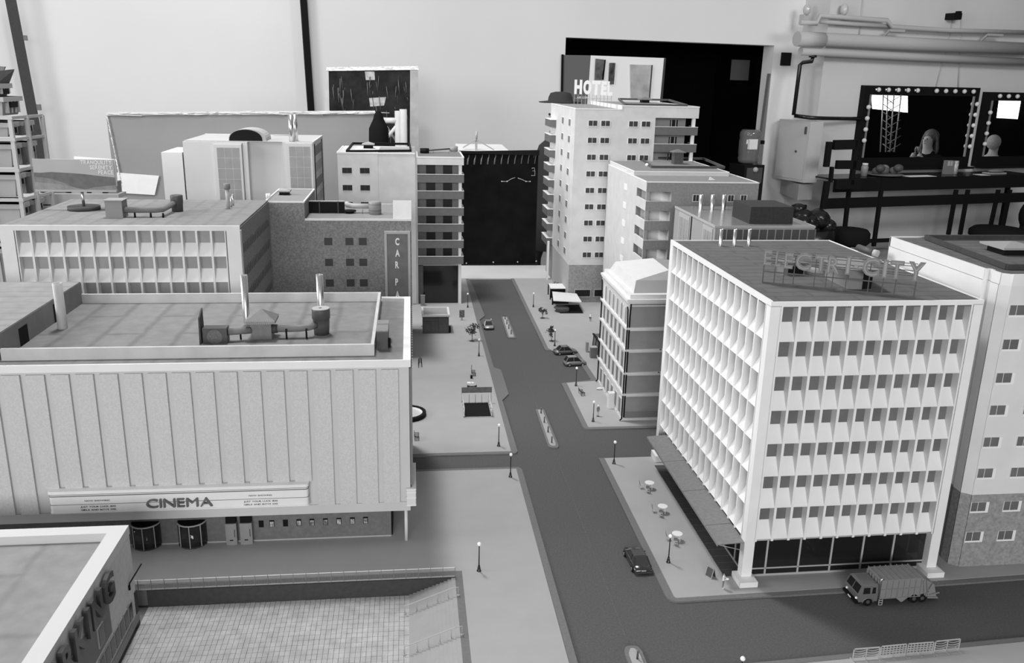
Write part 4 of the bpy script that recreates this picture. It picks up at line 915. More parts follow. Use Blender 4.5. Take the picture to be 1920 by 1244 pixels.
X,Y=G(1335,338,BT); solo('white_card_scrap',MB().hexa([(X-.012,Y,BT),(X+.014,Y,BT),(X+.014,Y+.003,BT),(X-.012,Y+.003,BT),(X-.009,Y,BT+.012),(X-.005,Y,BT+.011),(X-.005,Y+.003,BT+.011),(X-.009,Y+.003,BT+.012)]),WHITE,'small pointed scrap of white card on lower brown roof','scrap')
# ================================================================== LOW OFFICE with polished roof
lo=thing('polished_roof_office','office with polished grey roof, three flues and black plant box, behind the white block','building',(1.1,2.75,0))
LY=2.6; l0,l1=.9456,1.271; LZ=.565
LG=mat('low_office_grey',.30,rough=.7)
obj('main_body',MB().box(l0,l1,LY,3.03,0,LZ-.004),LG,lo)
obj('polished_roof',MB().box(l0-.001,l1+.001,LY-.001,3.031,LZ-.004,LZ),mat('polished_roof',.18,rough=.22,spec=.6),lo)
obj('roof_rim',MB().box(l0-.002,l1+.002,LY-.002,LY+.001,LZ-.006,LZ+.0012).box(l0-.002,l0+.001,LY,3.03,LZ-.006,LZ+.0012).box(l1-.001,l1+.002,LY,3.03,LZ-.006,LZ+.0012),LIGHTG,lo)
k=0; x=.957
while x<1.262:
    w_=obj('front_window',MB().box(x-.001,x+.0258,LY-.0015,LY+.001,LZ-.046,LZ-.010),LIGHTG,lo)
    obj('pane',MB().box(x+.0008,x+.0242,LY-.0022,LY-.001,LZ-.043,LZ-.0105),mat('pane_mid_dark',.08,rough=.3),w_); x+=.0266
for (ya,yb) in ((2.625,2.70),(2.86,2.96)):
    w_=obj('side_window_bay',MB().box(l0-.004,l0,ya-.008,yb+.008,.30,LZ-.012),LIGHTG,lo)
    for i in range(3):
        for j in range(4): obj('pane',MB().box(l0-.005,l0-.003,ya+(yb-ya)/3*i+.002,ya+(yb-ya)/3*(i+1)-.002,LZ-.022-.035*(j+1),LZ-.024-.035*j),GLASSL,w_)
obj('side_groove',MB().box(l0-.001,l0+.001,2.83,2.84,.1,LZ-.006),BLACK,lo)
for X in (1.0115,1.0529,1.0944): obj('roof_flue',MB().pipe(X,2.948,LZ,.617,.0072,.0014,14),CHROME,lo)
solo('plant_box',MB().hexa([(1.0715,2.643,LZ),(1.2155,2.643,LZ),(1.2155,2.80,LZ),(1.0715,2.80,LZ),(1.0725,2.643,.6195),(1.2145,2.643,.6195),(1.2145,2.80,.6195),(1.0725,2.80,.6195)]),mat('plant_box_dark',.03,rough=.7,noise=.2,ns=200),'dark blank plant box on the polished grey roof','box')
# ================================================================== CLASSICAL BUILDING
cl=thing('classical_building','cream five-storey classical building with string courses and pale mansard roof','building',(.7,2.58,0))
KX=.6315; KY0=2.40; KY1=2.76; KXR=.93
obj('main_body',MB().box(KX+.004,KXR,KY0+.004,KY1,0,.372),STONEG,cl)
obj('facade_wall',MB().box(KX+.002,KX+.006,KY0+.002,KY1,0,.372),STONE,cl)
obj('plinth',MB().box(KX-.001,KXR,KY0-.001,KY1,0,.0085),STONE,cl)
obj('cornice',MB().box(KX-.0075,KXR,KY0-.0075,KY1,.376,.3825).box(KX-.004,KXR,KY0-.004,KY1,.369,.376).box(KX-.001,KXR,KY0-.001,KY1,.360,.364),STONE,cl)
obj('attic_step',MB().box(KX+.004,KXR,KY0+.004,KY1,.3825,.3945),STONE,cl)
for z in (.292,.2246,.1523,.0848):
    obj('string_course',MB().box(KX-.0045,KXR,KY0-.0045,KY1,z-.002,z+.0045).box(KX-.0015,KXR,KY0-.0015,KY1,z-.0065,z-.002),STONE,cl)
obj('base_band',MB().box(KX+.0035,KXR,KY0+.003,KY0+.0045,.0085,.028),mat('classical_base_grey',.20,rough=.85),cl)
# mansard
zr0,zr1,zr2=.3945,.414,.4235
def rect(x0,x1,y0,y1,z): return [(x0,y0,z),(x1,y0,z),(x1,y1,z),(x0,y1,z)]
a=rect(.650,.91,2.424,2.745,zr0); b=rect(.662,.898,2.45,2.72,zr1+.013)
def slope(i0,i1,j1,j0,m_):
    v=[a[i0],a[i1],b[j1],b[j0]]; mb=MB(); c=(.78,2.585,.37); w=[tuple(p[q]+(c[q]-p[q])*.02 for q in range(3)) for p in v]
    mb.hexa(v+w); obj('mansard_slope',mb,m_,cl)
slope(3,0,0,3,ZINC); slope(0,1,1,0,ZINCD); slope(1,2,2,1,ZINC); slope(2,3,3,2,ZINCD)
ri=[(.775,2.50,.447),(.775,2.68,.447)]
mb=MB(); mb.add([b[0],b[3],ri[1],ri[0]],[(0,3,2,1)]); mb.recalc=False; obj('roof_plane',mb,mat('zinc_roof_bright',.60,rough=.5,noise=.03,ns=40),cl)
mb=MB(); mb.add([b[0],b[1],ri[0]],[(0,1,2)]); mb.recalc=False; obj('roof_hip',mb,ZINCD,cl)
mb=MB(); mb.add([b[1],b[2],ri[1],ri[0]],[(0,1,2,3)]); mb.recalc=False; obj('roof_plane',mb,ZINCD,cl)
# windows on the street face
for r,(z0,z1) in enumerate(((.300,.345),(.240,.283),(.165,.212),(.100,.145),(.018,.062))):
    for k in range(6):
        y=2.424+.054*k
        if r==0:
            prof=[(y,z0),(y+.020,z0)]+[(y+.010+.010*cos(pi*q/8),z1-.006+.010*sin(pi*q/8)) for q in range(9)]
            n=len(prof); mb=MB(); mb.add([(KX+.0005,p,q) for p,q in prof]+[(KX+.002,p,q) for p,q in prof],[tuple(range(n-1,-1,-1)),tuple(range(n,2*n))]+[(i,(i+1)%n,n+(i+1)%n,n+i) for i in range(n)])
            obj('arched_window',mb,mat('arched_pane_grey',.27,rough=.5),cl)
        else:
            w_=obj('sash_window',MB().box(KX-.001,KX+.002,y-.004,y+.024,z0-.004,z1+.003),STONE,cl)
            obj('pane',MB().box(KX-.002,KX,y,y+.0095,z0,z1).box(KX-.002,KX,y+.0108,y+.020,z0,z1),mat('sash_pane',.16,rough=.4),w_)
        if k<5: obj('pilaster',MB().box(KX-.001,KX+.002,y+.036,y+.043,z0-.012,z1+.006),STONE,cl)
obj('entrance_portico',MB().box(KX-.020,KX,2.498,2.520,0,.052),STONE,cl)
for (y,n_) in ((2.4015,'a'),(2.755,'b')):
    obj('downpipe',MB().tube([(KX-.004,y-.003,.36),(KX-.002,y-.003,.35),(KX-.001,y-.004,.30)]+[(KX-.0015,y-.004,z) for z in (.2,.1,.008)]+[(KX-.008,y-.008,.004)],.0022,6),BLACK,cl)
obj('front_downpipe',MB().tube([(KX+.006,KY0-.003,.368),(KX+.005,KY0-.002,.33),(KX+.005,KY0-.0015,.012)],.0022,6),BLACK,cl)
for z in (.2246,.1523): obj('string_chip',MB().ball((.735,KY0-.004,z+.0035),.003,6,4,sz=.7),DARK,cl)
# ================================================================== RIGHT WHITE BLOCK
rw=thing('white_corner_block','tall white block with small paired windows and grey base at right edge','building',(1.35,1.75,0))
RY=1.537; RX=1.1725; RT=.648
RSM=mat('side_card_painted_light',.70,rough=.55,noise=.03,ns=20)  # side card lightened in colour to stand in for light from the left
outl=[(1.150,1.955),(1.150,1.594),(1.160,1.592),(1.160,1.580),(1.1555,1.578),(1.1555,1.552),(RX,RY+.012),(RX,1.955)]
obj('side_wall',MB().prism(outl[::-1],.172,RT-.022),RSM,rw)
obj('main_body',MB().box(RX-.0002,1.75,RY,1.955,.172,RT-.022).prism([(RX+.001,RY+.0002),(RX+.001,RY+.014),(1.1555,1.553),(1.1555,1.551)][::1],.172,RT-.022),WHITE2,rw)
obj('side_base',MB().prism(outl[::-1],0,.172).prism([(RX+.001,RY+.0002),(RX+.001,RY+.014),(1.1555,1.553),(1.1555,1.551)],0,.172),HBASE,rw)
obj('base_storeys',MB().box(RX-.0005,1.75,RY-.0008,1.95,0,.172),HBASE,rw)
mb=MB(); tw=.006
o2=[(1.150,1.955),(1.150,1.594),(1.160,1.592),(1.160,1.580),(1.1555,1.578),(1.1555,1.552),(RX,RY)]
for p,q in zip(o2[:-1],o2[1:]): mb.bar((p[0]+.002,p[1],RT-.011),(q[0]+.002,q[1]+.001,RT-.011),.004,.0235)
mb.box(RX-.001,1.75,RY-.0006,RY+.005,RT-.0225,RT+.001).box(1.150,1.75,1.951,1.956,RT-.0225,RT+.001)
obj('roof_parapet',mb,RSM,rw)
obj('flat_roof',MB().prism([(1.153,1.953),(1.153,1.597),(1.163,1.59),(1.160,1.556),(RX+.004,RY+.004),(1.745,RY+.004),(1.745,1.953)],RT-.022,.6465),FELT3,rw)
a=(1.193,1.590); b=(1.75,1.590); c=(1.222,1.925); d=(1.75,1.925)
for (p,q) in ((a,b),(c,d),(a,c)): obj('roof_upstand',MB().bar((p[0],p[1],RT+.005),(q[0],q[1],RT+.005),.007,.010),DARK,rw)
X,Y=G(1905,478,RT); v_=obj('roof_vent_neck',MB().box(X-.028,X+.03,Y,Y+.06,.646,.660),BLACK,rw)
mb=MB().box(X-.038,X+.05,Y-.010,Y+.075,.660,.6645); mb.add([(X-.038,Y-.010,.6645),(X+.05,Y-.010,.6645),(X+.05,Y+.075,.6645),(X-.038,Y+.075,.6645),(X+.006,Y+.03,.673)],[(0,1,4),(1,2,4),(2,3,4),(3,0,4)]); obj('roof_vent_cap',mb,mat('vent_cap_grey',.3),v_)
rwm=MB().box(-.0012,.0400,-.0016,.001,-.0045,.0205).mesh('window',WHITE); rpn=MB().box(0,.0135,-.0024,-.001,0,.0202).box(.0152,.0325,-.0024,-.001,0,.0202).mesh('pane',GLASSM)
cols=[(1.1745,.4448),(1.1745,.3746),(1.1740,.3038),(1.1738,.2330),(1.1735,.1546),(1.1741,.0841),(1.1750,.516),(1.1755,.587)]
for X,Z in cols:
    for j in range(3):
        w_=obj('window',rwm,None,rw,loc=(X+.0008+.0745*j,RY,Z-.0202)); obj('pane',rpn,None,w_,loc=(X+.0008+.0745*j,RY,Z-.0202))
# ================================================================== STREET LAMPS
GP=.0008
lamp=thing('street_lamp','x','street lamp',(0,0,0),0,'street lamps along the model pavements',early=True)
obj('lamp_base',MB().lathe([(.0048,0),(.0048,.0012),(.0036,.003),(.0026,.010),(.0020,.0125)],n=12),BLACKG,lamp)
obj('lamp_pole',MB().lathe([(.0014,.0125),(.0011,.058),(.0016,.0595)],n=8),BLACKG,lamp)
obj('lamp_globe',MB().ball((0,0,.0632),.0043,14,10),BULB,lamp)
LS=[((898,1071),'on the front pavement by the court steps'),((957,895),'at the cinema pavement corner by the side street'),((935,837),'beside the near edge of the metro pavement'),
((1151,870),'at the far tip of the office terrace pavement'),((1253,1055),'beside the nearest cafe table'),((1112,791),'beside the standing pedestrian near the classical building'),
((1080,724),'beside the lone bench at the parking bay'),((1040,649),'beside the dark parked saloon and small tree'),((898,668),'just in front of the left pavement tree'),((877,577),'far left, by the advertising panel'),((1000,576),'far right pavement, alone near the shelters'),(None,'in the bottom foreground with only its globe in view')]
for i,(p,l) in enumerate(LS):
    x,y=G(*p,GP) if p else (.5492,1.1942)
    if i==0: o=lamp; o.location=(x,y,GP)
    else: o=dup(lamp,(x,y,GP))
    o['label']='black street lamp with white globe '+l
# ================================================================== TRAFFIC ISLANDS + BOLLARDS
bol=None
isl=[('far traffic island',[(.3800,3.279),(.4085,3.279),(.4115,3.29),(.4125,3.6),(.384,3.6),(.3780,3.29)],[((975.5,627),'nearest bollard on the far traffic island'),((971-.5,616.5),'second bollard from the near end of the far traffic island'),((954.5,607),'third bollard from the near end of the far traffic island'),((947,599),'farthest bollard on the far traffic island')]),
('middle traffic island',[(.381,2.218),(.405,2.216),(.4085,2.23),(.4085,2.51),(.3815,2.512),(.3775,2.23)],[((1034.5,830.5),'nearest bollard on the middle traffic island'),((1027.5,811),'second bollard from the near end of the middle island'),((1020.5,793),'third bollard from the near end of the middle island'),((1014.5,775.5),'farthest bollard on the middle traffic island')]),
('near traffic island',[(.377,.95),(.41,.95),(.41,1.315),(.404,1.329),(.384,1.330),(.377,1.315)],[((1195,1236),'single bollard on the near traffic island')])]
isl[0][2][0]=((958.5,627),isl[0][2][0][1]); isl[0][2][1]=((954,617),isl[0][2][1][1]); isl[0][2][2]=((950.3,608),isl[0][2][2][1]); isl[0][2][3]=((947,599),isl[0][2][3][1])
for nm,poly,bl in isl:
    t=thing('traffic_island','grey kerbed '+nm+' in the road','traffic island',(.395,poly[0][1],-.004),group=None)
    obj('island_kerb',MB().prism(rpoly(poly,.008),-.004,.0002),KERB,t)
    c=(sum(p[0] for p in poly)/6,sum(p[1] for p in poly)/6)
    ins=[(x+(.0065 if x<c[0] else -.0065),y+(.011 if y<c[1] else -.008)) for x,y in poly]
    obj('island_top',MB().prism(rpoly(ins,.006),-.003,.0010),PAVE,t)
    for p,l in bl:
        x,y=G(*p,.001)
        if bol is None:
            bol=thing('bollard','x','bollard',(x,y,.001),0,'bollards on the traffic islands',early=True)
            obj('bollard_post',MB().lathe([(.0021,0),(.0018,.016)],n=10),DARKM,bol); obj('bollard_cap',MB().lathe([(.0024,.016),(.0024,.0185),(.0014,.0195)],n=10),MIDG,bol); o=bol
        else: o=dup(bol,(x,y,.001))
        o['label']='grey '+l
# ================================================================== TREES
def tree(px,py,h,w,seed,label,nl=170):
    x,y=G(px,py,GP); t=thing('street_tree',label,'tree',(x,y,GP)); r=random.Random(seed)
    obj('soil_patch',MB().lathe([(.0105,GP),(.010,GP+.001),(.004,GP+.002)],x,y,10),BARK,t)
    mb=MB().tube([(x,y,GP),(x+.001,y,h*.35),(x+.0005,y,h*.6)],[.0014,.0010,.0007],6)
    ends=[]
    for k in range(9):
        a=r.uniform(0,2*pi); b=r.uniform(.25,1); e=(x+cos(a)*w*.42*b,y+sin(a)*w*.42*b,h*(.45+.5*r.random())); ends.append(e)
        mb.tube([(x,y,h*(.28+.2*r.random())),((x+e[0])/2,(y+e[1])/2,e[2]*.8),e],[.0008,.0006,.0004],4)
    obj('trunk',mb,BARK,t)
    lf=MB(); lf.recalc=False
    for k in range(nl):
        e=r.choice(ends); c=Vector(e)+Vector((r.gauss(0,w*.09),r.gauss(0,w*.09),r.gauss(0,h*.07)))
        u=Vector((r.gauss(0,1),r.gauss(0,1),r.gauss(0,1))).normalized(); v=u.cross(Vector((r.gauss(0,1),r.gauss(0,1),r.gauss(0,1)))).normalized(); s=r.uniform(.0028,.0058)
        lf.add([c-u*s,c+v*s*.5,c+u*s,c-v*s*.5],[(0,1,2,3)])
    obj('foliage',lf,LEAF,t,kind='stuff')
tree(885,640,.066,.062,1,'dark leafy model tree on left pavement beside the silver car',230)
tree(1017,597,.052,.040,2,'small dark model tree nearest the twin shelters',130)
tree(1034,640,.058,.045,3,'dark model tree between parking bay and standing figure',150)
tree(1041,549,.050,.048,4,'dark bushy model tree behind the flat-roofed shelter at hotel',170)
# ================================================================== CARS
def car(name,label,L,Wd,Hh,paint,hatch,loc,rz,glass=BLACKG):
    t=thing(name,label,'car',loc,rz,early=True)
    bh=Hh*.56; gc=.0045
    # body: lofted sections along x (front = +x)
    secs=[(-.50,.30,.86,.55),(-.47,.20,.96,.88),(-.30,.18,1.,1.),(0,.18,1.,1.),(.25,.18,1.,.96),(.42,.20,.95,.80),(.49,.28,.84,.58)]
    mb=MB(); rings=[]
    for (fx,z0,wf,zf) in secs:
        w=Wd/2*wf; zb=gc*.9+Hh*z0*.18; zt=gc+ (bh-gc)*zf; zm=zb+(zt-zb)*.62
        rings.append([(fx*L,-w*.92,zb),(fx*L,-w,zm),(fx*L,-w*.86,zt),(fx*L,w*.86,zt),(fx*L,w,zm),(fx*L,w*.92,zb)])
    vs=[p for r in rings for p in r]; fs=[]
    for a in range(len(rings)-1):
        for i in range(6): fs.append((a*6+i,a*6+(i+1)%6,(a+1)*6+(i+1)%6,(a+1)*6+i))
    fs.append(tuple(range(6))); e=(len(rings)-1)*6; fs.append(tuple(range(e+5,e-1,-1)))
    mb.add(vs,fs,True); obj('car_body',mb,paint,t)
    # cabin
    r0,r1=(-.47,-.36) if hatch else (-.36,-.22); f1,f0=.08,.27
    w0=Wd*.43; w1=Wd*.33; zb=bh*.97; zt=Hh
    cb=[(r0*L,-w0,zb),(f0*L,-w0,zb),(f0*L,w0,zb),(r0*L,w0,zb),(r1*L,-w1,zt),(f1*L,-w1,zt),(f1*L,w1,zt),(r1*L,w1,zt)]
    obj('cabin_glass',MB().hexa(cb),glass,t)
    obj('car_roof',MB().hexa([(r1*L*1.02,-w1*1.03,zt-.0012),(f1*L*1.03,-w1*1.03,zt-.0012),(f1*L*1.03,w1*1.03,zt-.0012),(r1*L*1.02,w1*1.03,zt-.0012),((r1+.03)*L,-w1*.86,zt+.0009),((f1-.03)*L,-w1*.86,zt+.0009),((f1-.03)*L,w1*.86,zt+.0009),((r1+.03)*L,w1*.86,zt+.0009)]),paint,t)
    for s in (-1,1):
        mb=MB(); mb.bar((f0*L,s*w0,zb),(f1*L,s*w1,zt),.0012); mb.bar((r0*L,s*w0,zb),(r1*L,s*w1,zt),.0022); mb.bar((-.1*L,s*w0*1.0,zb),(-.1*L,s*w1*1.02,zt),.0012)
        obj('roof_pillar',mb,paint,t)
        obj('wing_mirror',MB().ball((.20*L,s*(Wd*.53),bh*.98),.0018,8,6,sz=.7),BLACKG,t)
        for fx in (-.31,.31):
            w=obj('wheel',MB().cyl(0,0,-.0022,.0022,.0064,n=16).xf(T(fx*L,s*(Wd*.5-.0015),.0064)@Matrix.Rotation(pi/2,4,'X')),BLACK,t)
            obj('wheel_hub',MB().cyl(0,0,-.0026,.0026,.0040,n=12).xf(T(fx*L,s*(Wd*.5-.0015),.0064)@Matrix.Rotation(pi/2,4,'X')),SILVER,w)
        obj('headlamp',MB().ball((.455*L,s*Wd*.33,bh*.62),.0026,8,6,sz=.7),WHITE,t)
        obj('tail_lamp',MB().box(-.495*L,-.475*L,s*Wd*.36-.003,s*Wd*.36+.003,bh*.60,bh*.72),MIDG,t)
    obj('front_bumper',MB().box(.45*L,.500*L,-Wd*.40,Wd*.40,gc,gc+.0035),DARK,t); obj('rear_bumper',MB().box(-.505*L,-.47*L,-Wd*.42,Wd*.42,gc,gc+.0042),DARK,t)
    obj('number_plate',MB().box(-.508*L,-.504*L,-.005,.005,gc+.0055,gc+.008),LIGHTG,t)
    return t
PB=mat('black_car_paint',.02,rough=.18,spec=.6,coat=.7); PS=mat('silver_car_paint',.33,rough=.3,metal=.4,coat=.5); PG=mat('grey_car_paint',.13,rough=.3,metal=.3,coat=.5); PH=mat('pale_car_paint',.24,rough=.32,metal=.3,coat=.5)
car('parked_car','glossy black saloon car driving on the road beside the office terrace',.098,.0415,.029,PB,False,(.4775,1.612,-.004),pi/2+.03,GLASSD)
x,y=G(917,619,-.004); car('parked_car','silver car facing the camera beside the large left pavement tree',.090,.0400,.029,PS,False,(x,y+.038,-.004),-pi/2,BLACKG)
a=G(1050,669,-.004); b=G(1073,664,-.004); an=atan2(b[1]-a[1],b[0]-a[0])
car('parked_car','dark grey saloon parked nose-in, far car of two in the bay',.088,.040,.030,PG,False,((a[0]+b[0])/2,(a[1]+b[1])/2+.021,-.004),.10,BLACKG)
a=G(1066,690,-.004); b=G(1090,685,-.004)
car('parked_car','pale grey hatchback parked nose-in, near car of two in the bay',.080,.039,.033,PH,True,((a[0]+b[0])/2+.002,(a[1]+b[1])/2+.018,-.004),.10,BLACKG)
# ================================================================== REFUSE TRUCK
tk=thing('refuse_truck','grey model refuse truck with ribbed body standing beside the office','truck',(.972,1.447,-.004),0,early=True)
CB=mat('truck_cab_grey',.13,rough=.35,coat=.3); TB=mat('truck_body_grey',.21,rough=.5,noise=.04,ns=80)
c0=-.096; w=.0255
mb=MB().hexa([(c0+.002,-w,.0095),(c0+.042,-w,.0095),(c0+.042,w,.0095),(c0+.002,w,.0095),(c0,-w,.0255),(c0+.042,-w,.0265),(c0+.042,w,.0265),(c0,w,.0255)])
mb.hexa([(c0,-w,.0255),(c0+.042,-w,.0265),(c0+.042,w,.0265),(c0,w,.0255),(c0+.0075,-w*.90,.044),(c0+.041,-w*.92,.044),(c0+.041,w*.92,.044),(c0+.0075,w*.90,.044)])
obj('cab',mb,CB,tk)
obj('cab_roof',MB().hexa([(c0+.006,-w*.94,.0435),(c0+.0415,-w*.94,.0435),(c0+.0415,w*.94,.0435),(c0+.006,w*.94,.0435),(c0+.011,-w*.80,.0465),(c0+.0405,-w*.80,.0465),(c0+.0405,w*.80,.0465),(c0+.011,w*.80,.0465)]),CB,tk)
obj('windscreen',MB().hexa([(c0+.0002,-w*.86,.0275),(c0+.002,-w*.86,.0275),(c0+.002,w*.86,.0275),(c0+.0002,w*.86,.0275),(c0+.0062,-w*.80,.0425),(c0+.0082,-w*.80,.0425),(c0+.0082,w*.80,.0425),(c0+.0062,w*.80,.0425)]),BLACKG,tk)
obj('windscreen_divider',MB().bar((c0-.0002,0,.0275),(c0+.006,0,.0425),.0010),CB,tk)
for s in (-1,1):
    mb=MB(); yy=s*w
    for (xa,xb) in ((.0095,.0245),(.0285,.0365)): mb.hexa([(c0+xa,yy*.998-.0006,.0275),(c0+xb,yy*.998-.0006,.0275),(c0+xb,yy*.998+.0006,.0275),(c0+xa,yy*.998+.0006,.0275),(c0+xa+.002,yy*.93-.0008,.0400),(c0+xb,yy*.93-.0008,.0400),(c0+xb,yy*.93+.0008,.0400),(c0+xa+.002,yy*.93+.0008,.0400)])
    obj('side_window',mb,BLACKG,tk)
    obj('headlamp',MB().ball((c0+.0005,s*w*.72,.0155),.0026,10,8),WHITE,tk)
    obj('wheel_arch',MB().tube([(c0+.0105+.0115*(1-cos(pi*k/8)),s*w*1.0,.0075+.0105*sin(pi*k/8)) for k in range(9)],.0016,6),CB,tk)
    for xw in (c0+.022,c0+.122,c0+.140):
        w_=obj('wheel',MB().cyl(0,0,-.004,.004,.0095,n=18).xf(T(xw,s*(w-.003),.0095)@Matrix.Rotation(pi/2,4,'X')),BLACK,tk)
        obj('wheel_hub',MB().cyl(0,0,-.0043,.0043,.004,n=12).xf(T(xw,s*(w-.003),.0095)@Matrix.Rotation(pi/2,4,'X')),DARKM,w_)
obj('front_bumper',MB().box(c0-.0035,c0+.006,-w*.98,w*.98,.0055,.0115),BLACK,tk)
obj('number_plate',MB().box(c0-.0042,c0-.0034,-.006,.005,.0075,.0100),WHITE,tk)
obj('chassis',MB().box(c0+.01,c0+.165,-w*.55,w*.55,.006,.013),BLACK,tk)
b0=c0+.046; b1=c0+.134
obj('refuse_body',MB().hexa([(b0,-w,.014),(b1,-w,.014),(b1,w,.014),(b0,w,.014),(b0,-w,.056),(b1,-w,.056),(b1,w,.056),(b0,w,.056)]),TB,tk)
for k in range(8):
    x=b0+.0008+(b1-b0-.0016)*k/7
    obj('body_rib',MB().box(x-.0009,x+.0009,-w-.0013,w+.0013,.014,.0573),TB,tk)
obj('body_rail',MB().box(b0,b1,-w-.0012,w+.0012,.0345,.0355).box(b0,b1,-w-.0012,w+.0012,.0140,.0155),TB,tk)
for k in range(5): obj('front_slat',MB().box(b0-.0028,b0,-w+.004+.0105*k,-w+.0085+.0105*k,.020,.0535),TB,tk)
obj('hopper',MB().hexa([(b1,-w,.014),(b1+.038,-w*.96,.010),(b1+.038,w*.96,.010),(b1,w,.014),(b1,-w,.056),(b1+.030,-w*.9,.038),(b1+.030,w*.9,.038),(b1,w,.056)]),TB,tk)
for s in (-1,1):
    for (xa,za,xb,zb) in ((.003,.050,.010,.016),(.010,.050,.018,.016),(.024,.041,.012,.016),(.012,.014,.042,.020)): obj('hopper_brace',MB().bar((b1+xa,s*w*1.01,za),(b1+xb,s*w*1.01,zb),.0022),TB,tk)
obj('hopper_tray',MB().hexa([(b1+.02,-w*.9,.006),(b1+.044,-w*.9,.004),(b1+.044,w*.9,.004),(b1+.02,w*.9,.006),(b1+.02,-w*.9,.010),(b1+.043,-w*.9,.007),(b1+.043,w*.9,.007),(b1+.02,w*.9,.010)]),TB,tk)
obj('rear_handle',MB().tube([(b1+.034,-w*.8,.030),(b1+.040,-w*.8,.034),(b1+.040,-w*.8,.044),(b1+.034,-w*.8,.042)],.0007,5),MIDG,tk)
obj('body_skirt',MB().hexa([(b1-.052,-w*1.0,.014),(b1-.024,-w,.014),(b1-.024,-w+.001,.014),(b1-.052,-w+.001,.014),(b1-.052+.012,-w-.0006,.004),(b1-.050+.013,-w-.0006,.004),(b1-.050+.013,-w+.0006,.004),(b1-.052+.012,-w+.0006,.004)]),TB,tk)
obj('exhaust_stack',MB().tube([(b0-.003,-w-.001,.012),(b0-.003,-w-.001,.056),(b0-.001,-w-.001,.0605),(b0+.003,-w-.001,.0585)],.0014,8),CHROME,tk)
mb=MB()
for xx in (b0-.001,b0+.0065): mb.bar((xx,-w-.0018,.001),(xx,-w-.0018,.014),.0012)
for z in (.0015,.0065,.0115): mb.bar((b0-.001,-w-.0018,z),(b0+.0065,-w-.0018,z),.0012)
obj('side_ladder',mb,LIGHTG,tk)
tk.location=(.974,1.4475,-.004); tk.rotation_euler=(0,0,.028)
# ================================================================== BARRIERS (bottom right)
for k in range(4):
    x=.7825+.0537*k+(.001 if k==3 else 0); y=1.2522+.0030*k; kind=k in (0,3)
    t=thing('crowd_barrier','pale barrier panel '+['with curved bars, leftmost of the row','with square mesh, second from left','with square mesh, third from left','with curved bars, rightmost of the row'][k]+' in the foreground','barrier',(x,y,0),.06 if k%2 else .03,'barriers on the foreground pavement',early=True)
    Lb=.0515; mb=MB()
    mb.box(0,Lb,-.0007,.0007,.0235,.0255).box(0,.0014,-.0007,.0007,0,.0255).box(Lb-.0014,Lb,-.0007,.0007,0,.0255).box(Lb/2-.0006,Lb/2+.0006,-.0006,.0006,.003,.0235).box(0,Lb,-.0006,.0006,.004,.0055)
    obj('barrier_frame',mb,LIGHTG,t)
    if kind:
        for h in (0,1):
            for z in (.0215,.0165,.0115):
                obj('curved_bar',MB().tube([(Lb/2*h+Lb/2*q/8,0,z-.0032*sin(pi*q/8)) for q in range(9)],.0006,5),LIGHTG,t)
    else:
        mb=MB()
        for q in range(1,8): mb.box(Lb*q/8-.0006,Lb*q/8+.0006,-.0005,.0005,.005,.0235)
        for z in (.0095,.014,.0185): mb.box(0,Lb,-.0005,.0005,z,z+.0014)
        obj('mesh_bars',mb,LIGHTG,t)
    for xx in (.0007,Lb/2,Lb-.0007): obj('barrier_foot',MB().bar((xx,-.008,.0006),(xx,.008,.0006),.0018,.0012),LIGHTG,t)
    t.location=(x,y,GP)
# ================================================================== CAFE TABLES + CHAIRS
tbl=thing('cafe_table','x','table',(0,0,0),0,'white cafe tables on the office terrace',early=True)
obj('table_top',MB().cyl(0,0,.0165,.0178,.0118,n=28),WHITE,tbl)
for a in range(4): obj('leg',MB().bar((.0085*cos(a*pi/2+.6),.0085*sin(a*pi/2+.6),.0165),(.0088*cos(a*pi/2+.6),.0088*sin(a*pi/2+.6),0),.0009),WHITE,tbl)
obj('table_stretcher',MB().bar((.0087*cos(.6),.0087*sin(.6),.006),(-.0087*cos(.6),-.0087*sin(.6),.006),.0007).bar((-.0087*sin(.6),.0087*cos(.6),.006),(.0087*sin(.6),-.0087*cos(.6),.006),.0007).bar((.0087*cos(.6),.0087*sin(.6),.001),(-.0087*sin(.6),.0087*cos(.6),.015),.0006),WHITE,tbl)
chr_=thing('cafe_chair','x','chair',(0,0,0),0,'grey cafe chairs on the office terrace',early=True)
CH=mat('cafe_chair_grey',.15,rough=.6); 
obj('seat',MB().box(-.0045,.0045,-.0045,.0045,.0092,.0102),LIGHTG,chr_)
obj('backrest',MB().hexa([(-.0046,.004,.0120),(.0046,.004,.0120),(.0046,.0048,.0120),(-.0046,.0048,.0120),(-.0042,.0058,.0205),(.0042,.0058,.0205),(.0042,.0066,.0205),(-.0042,.0066,.0205)]),CH,chr_)
for sx in (-1,1):
    for sy in (-1,1): obj('leg',MB().bar((sx*.004,sy*.004,.0092),(sx*.0048,sy*.0048,0),.0007),LIGHTG,chr_)
    obj('back_post',MB().bar((sx*.0042,.0043,.010),(sx*.0042,.0052,.0135),.0007),LIGHTG,chr_)
nm=['farthest','middle','nearest']
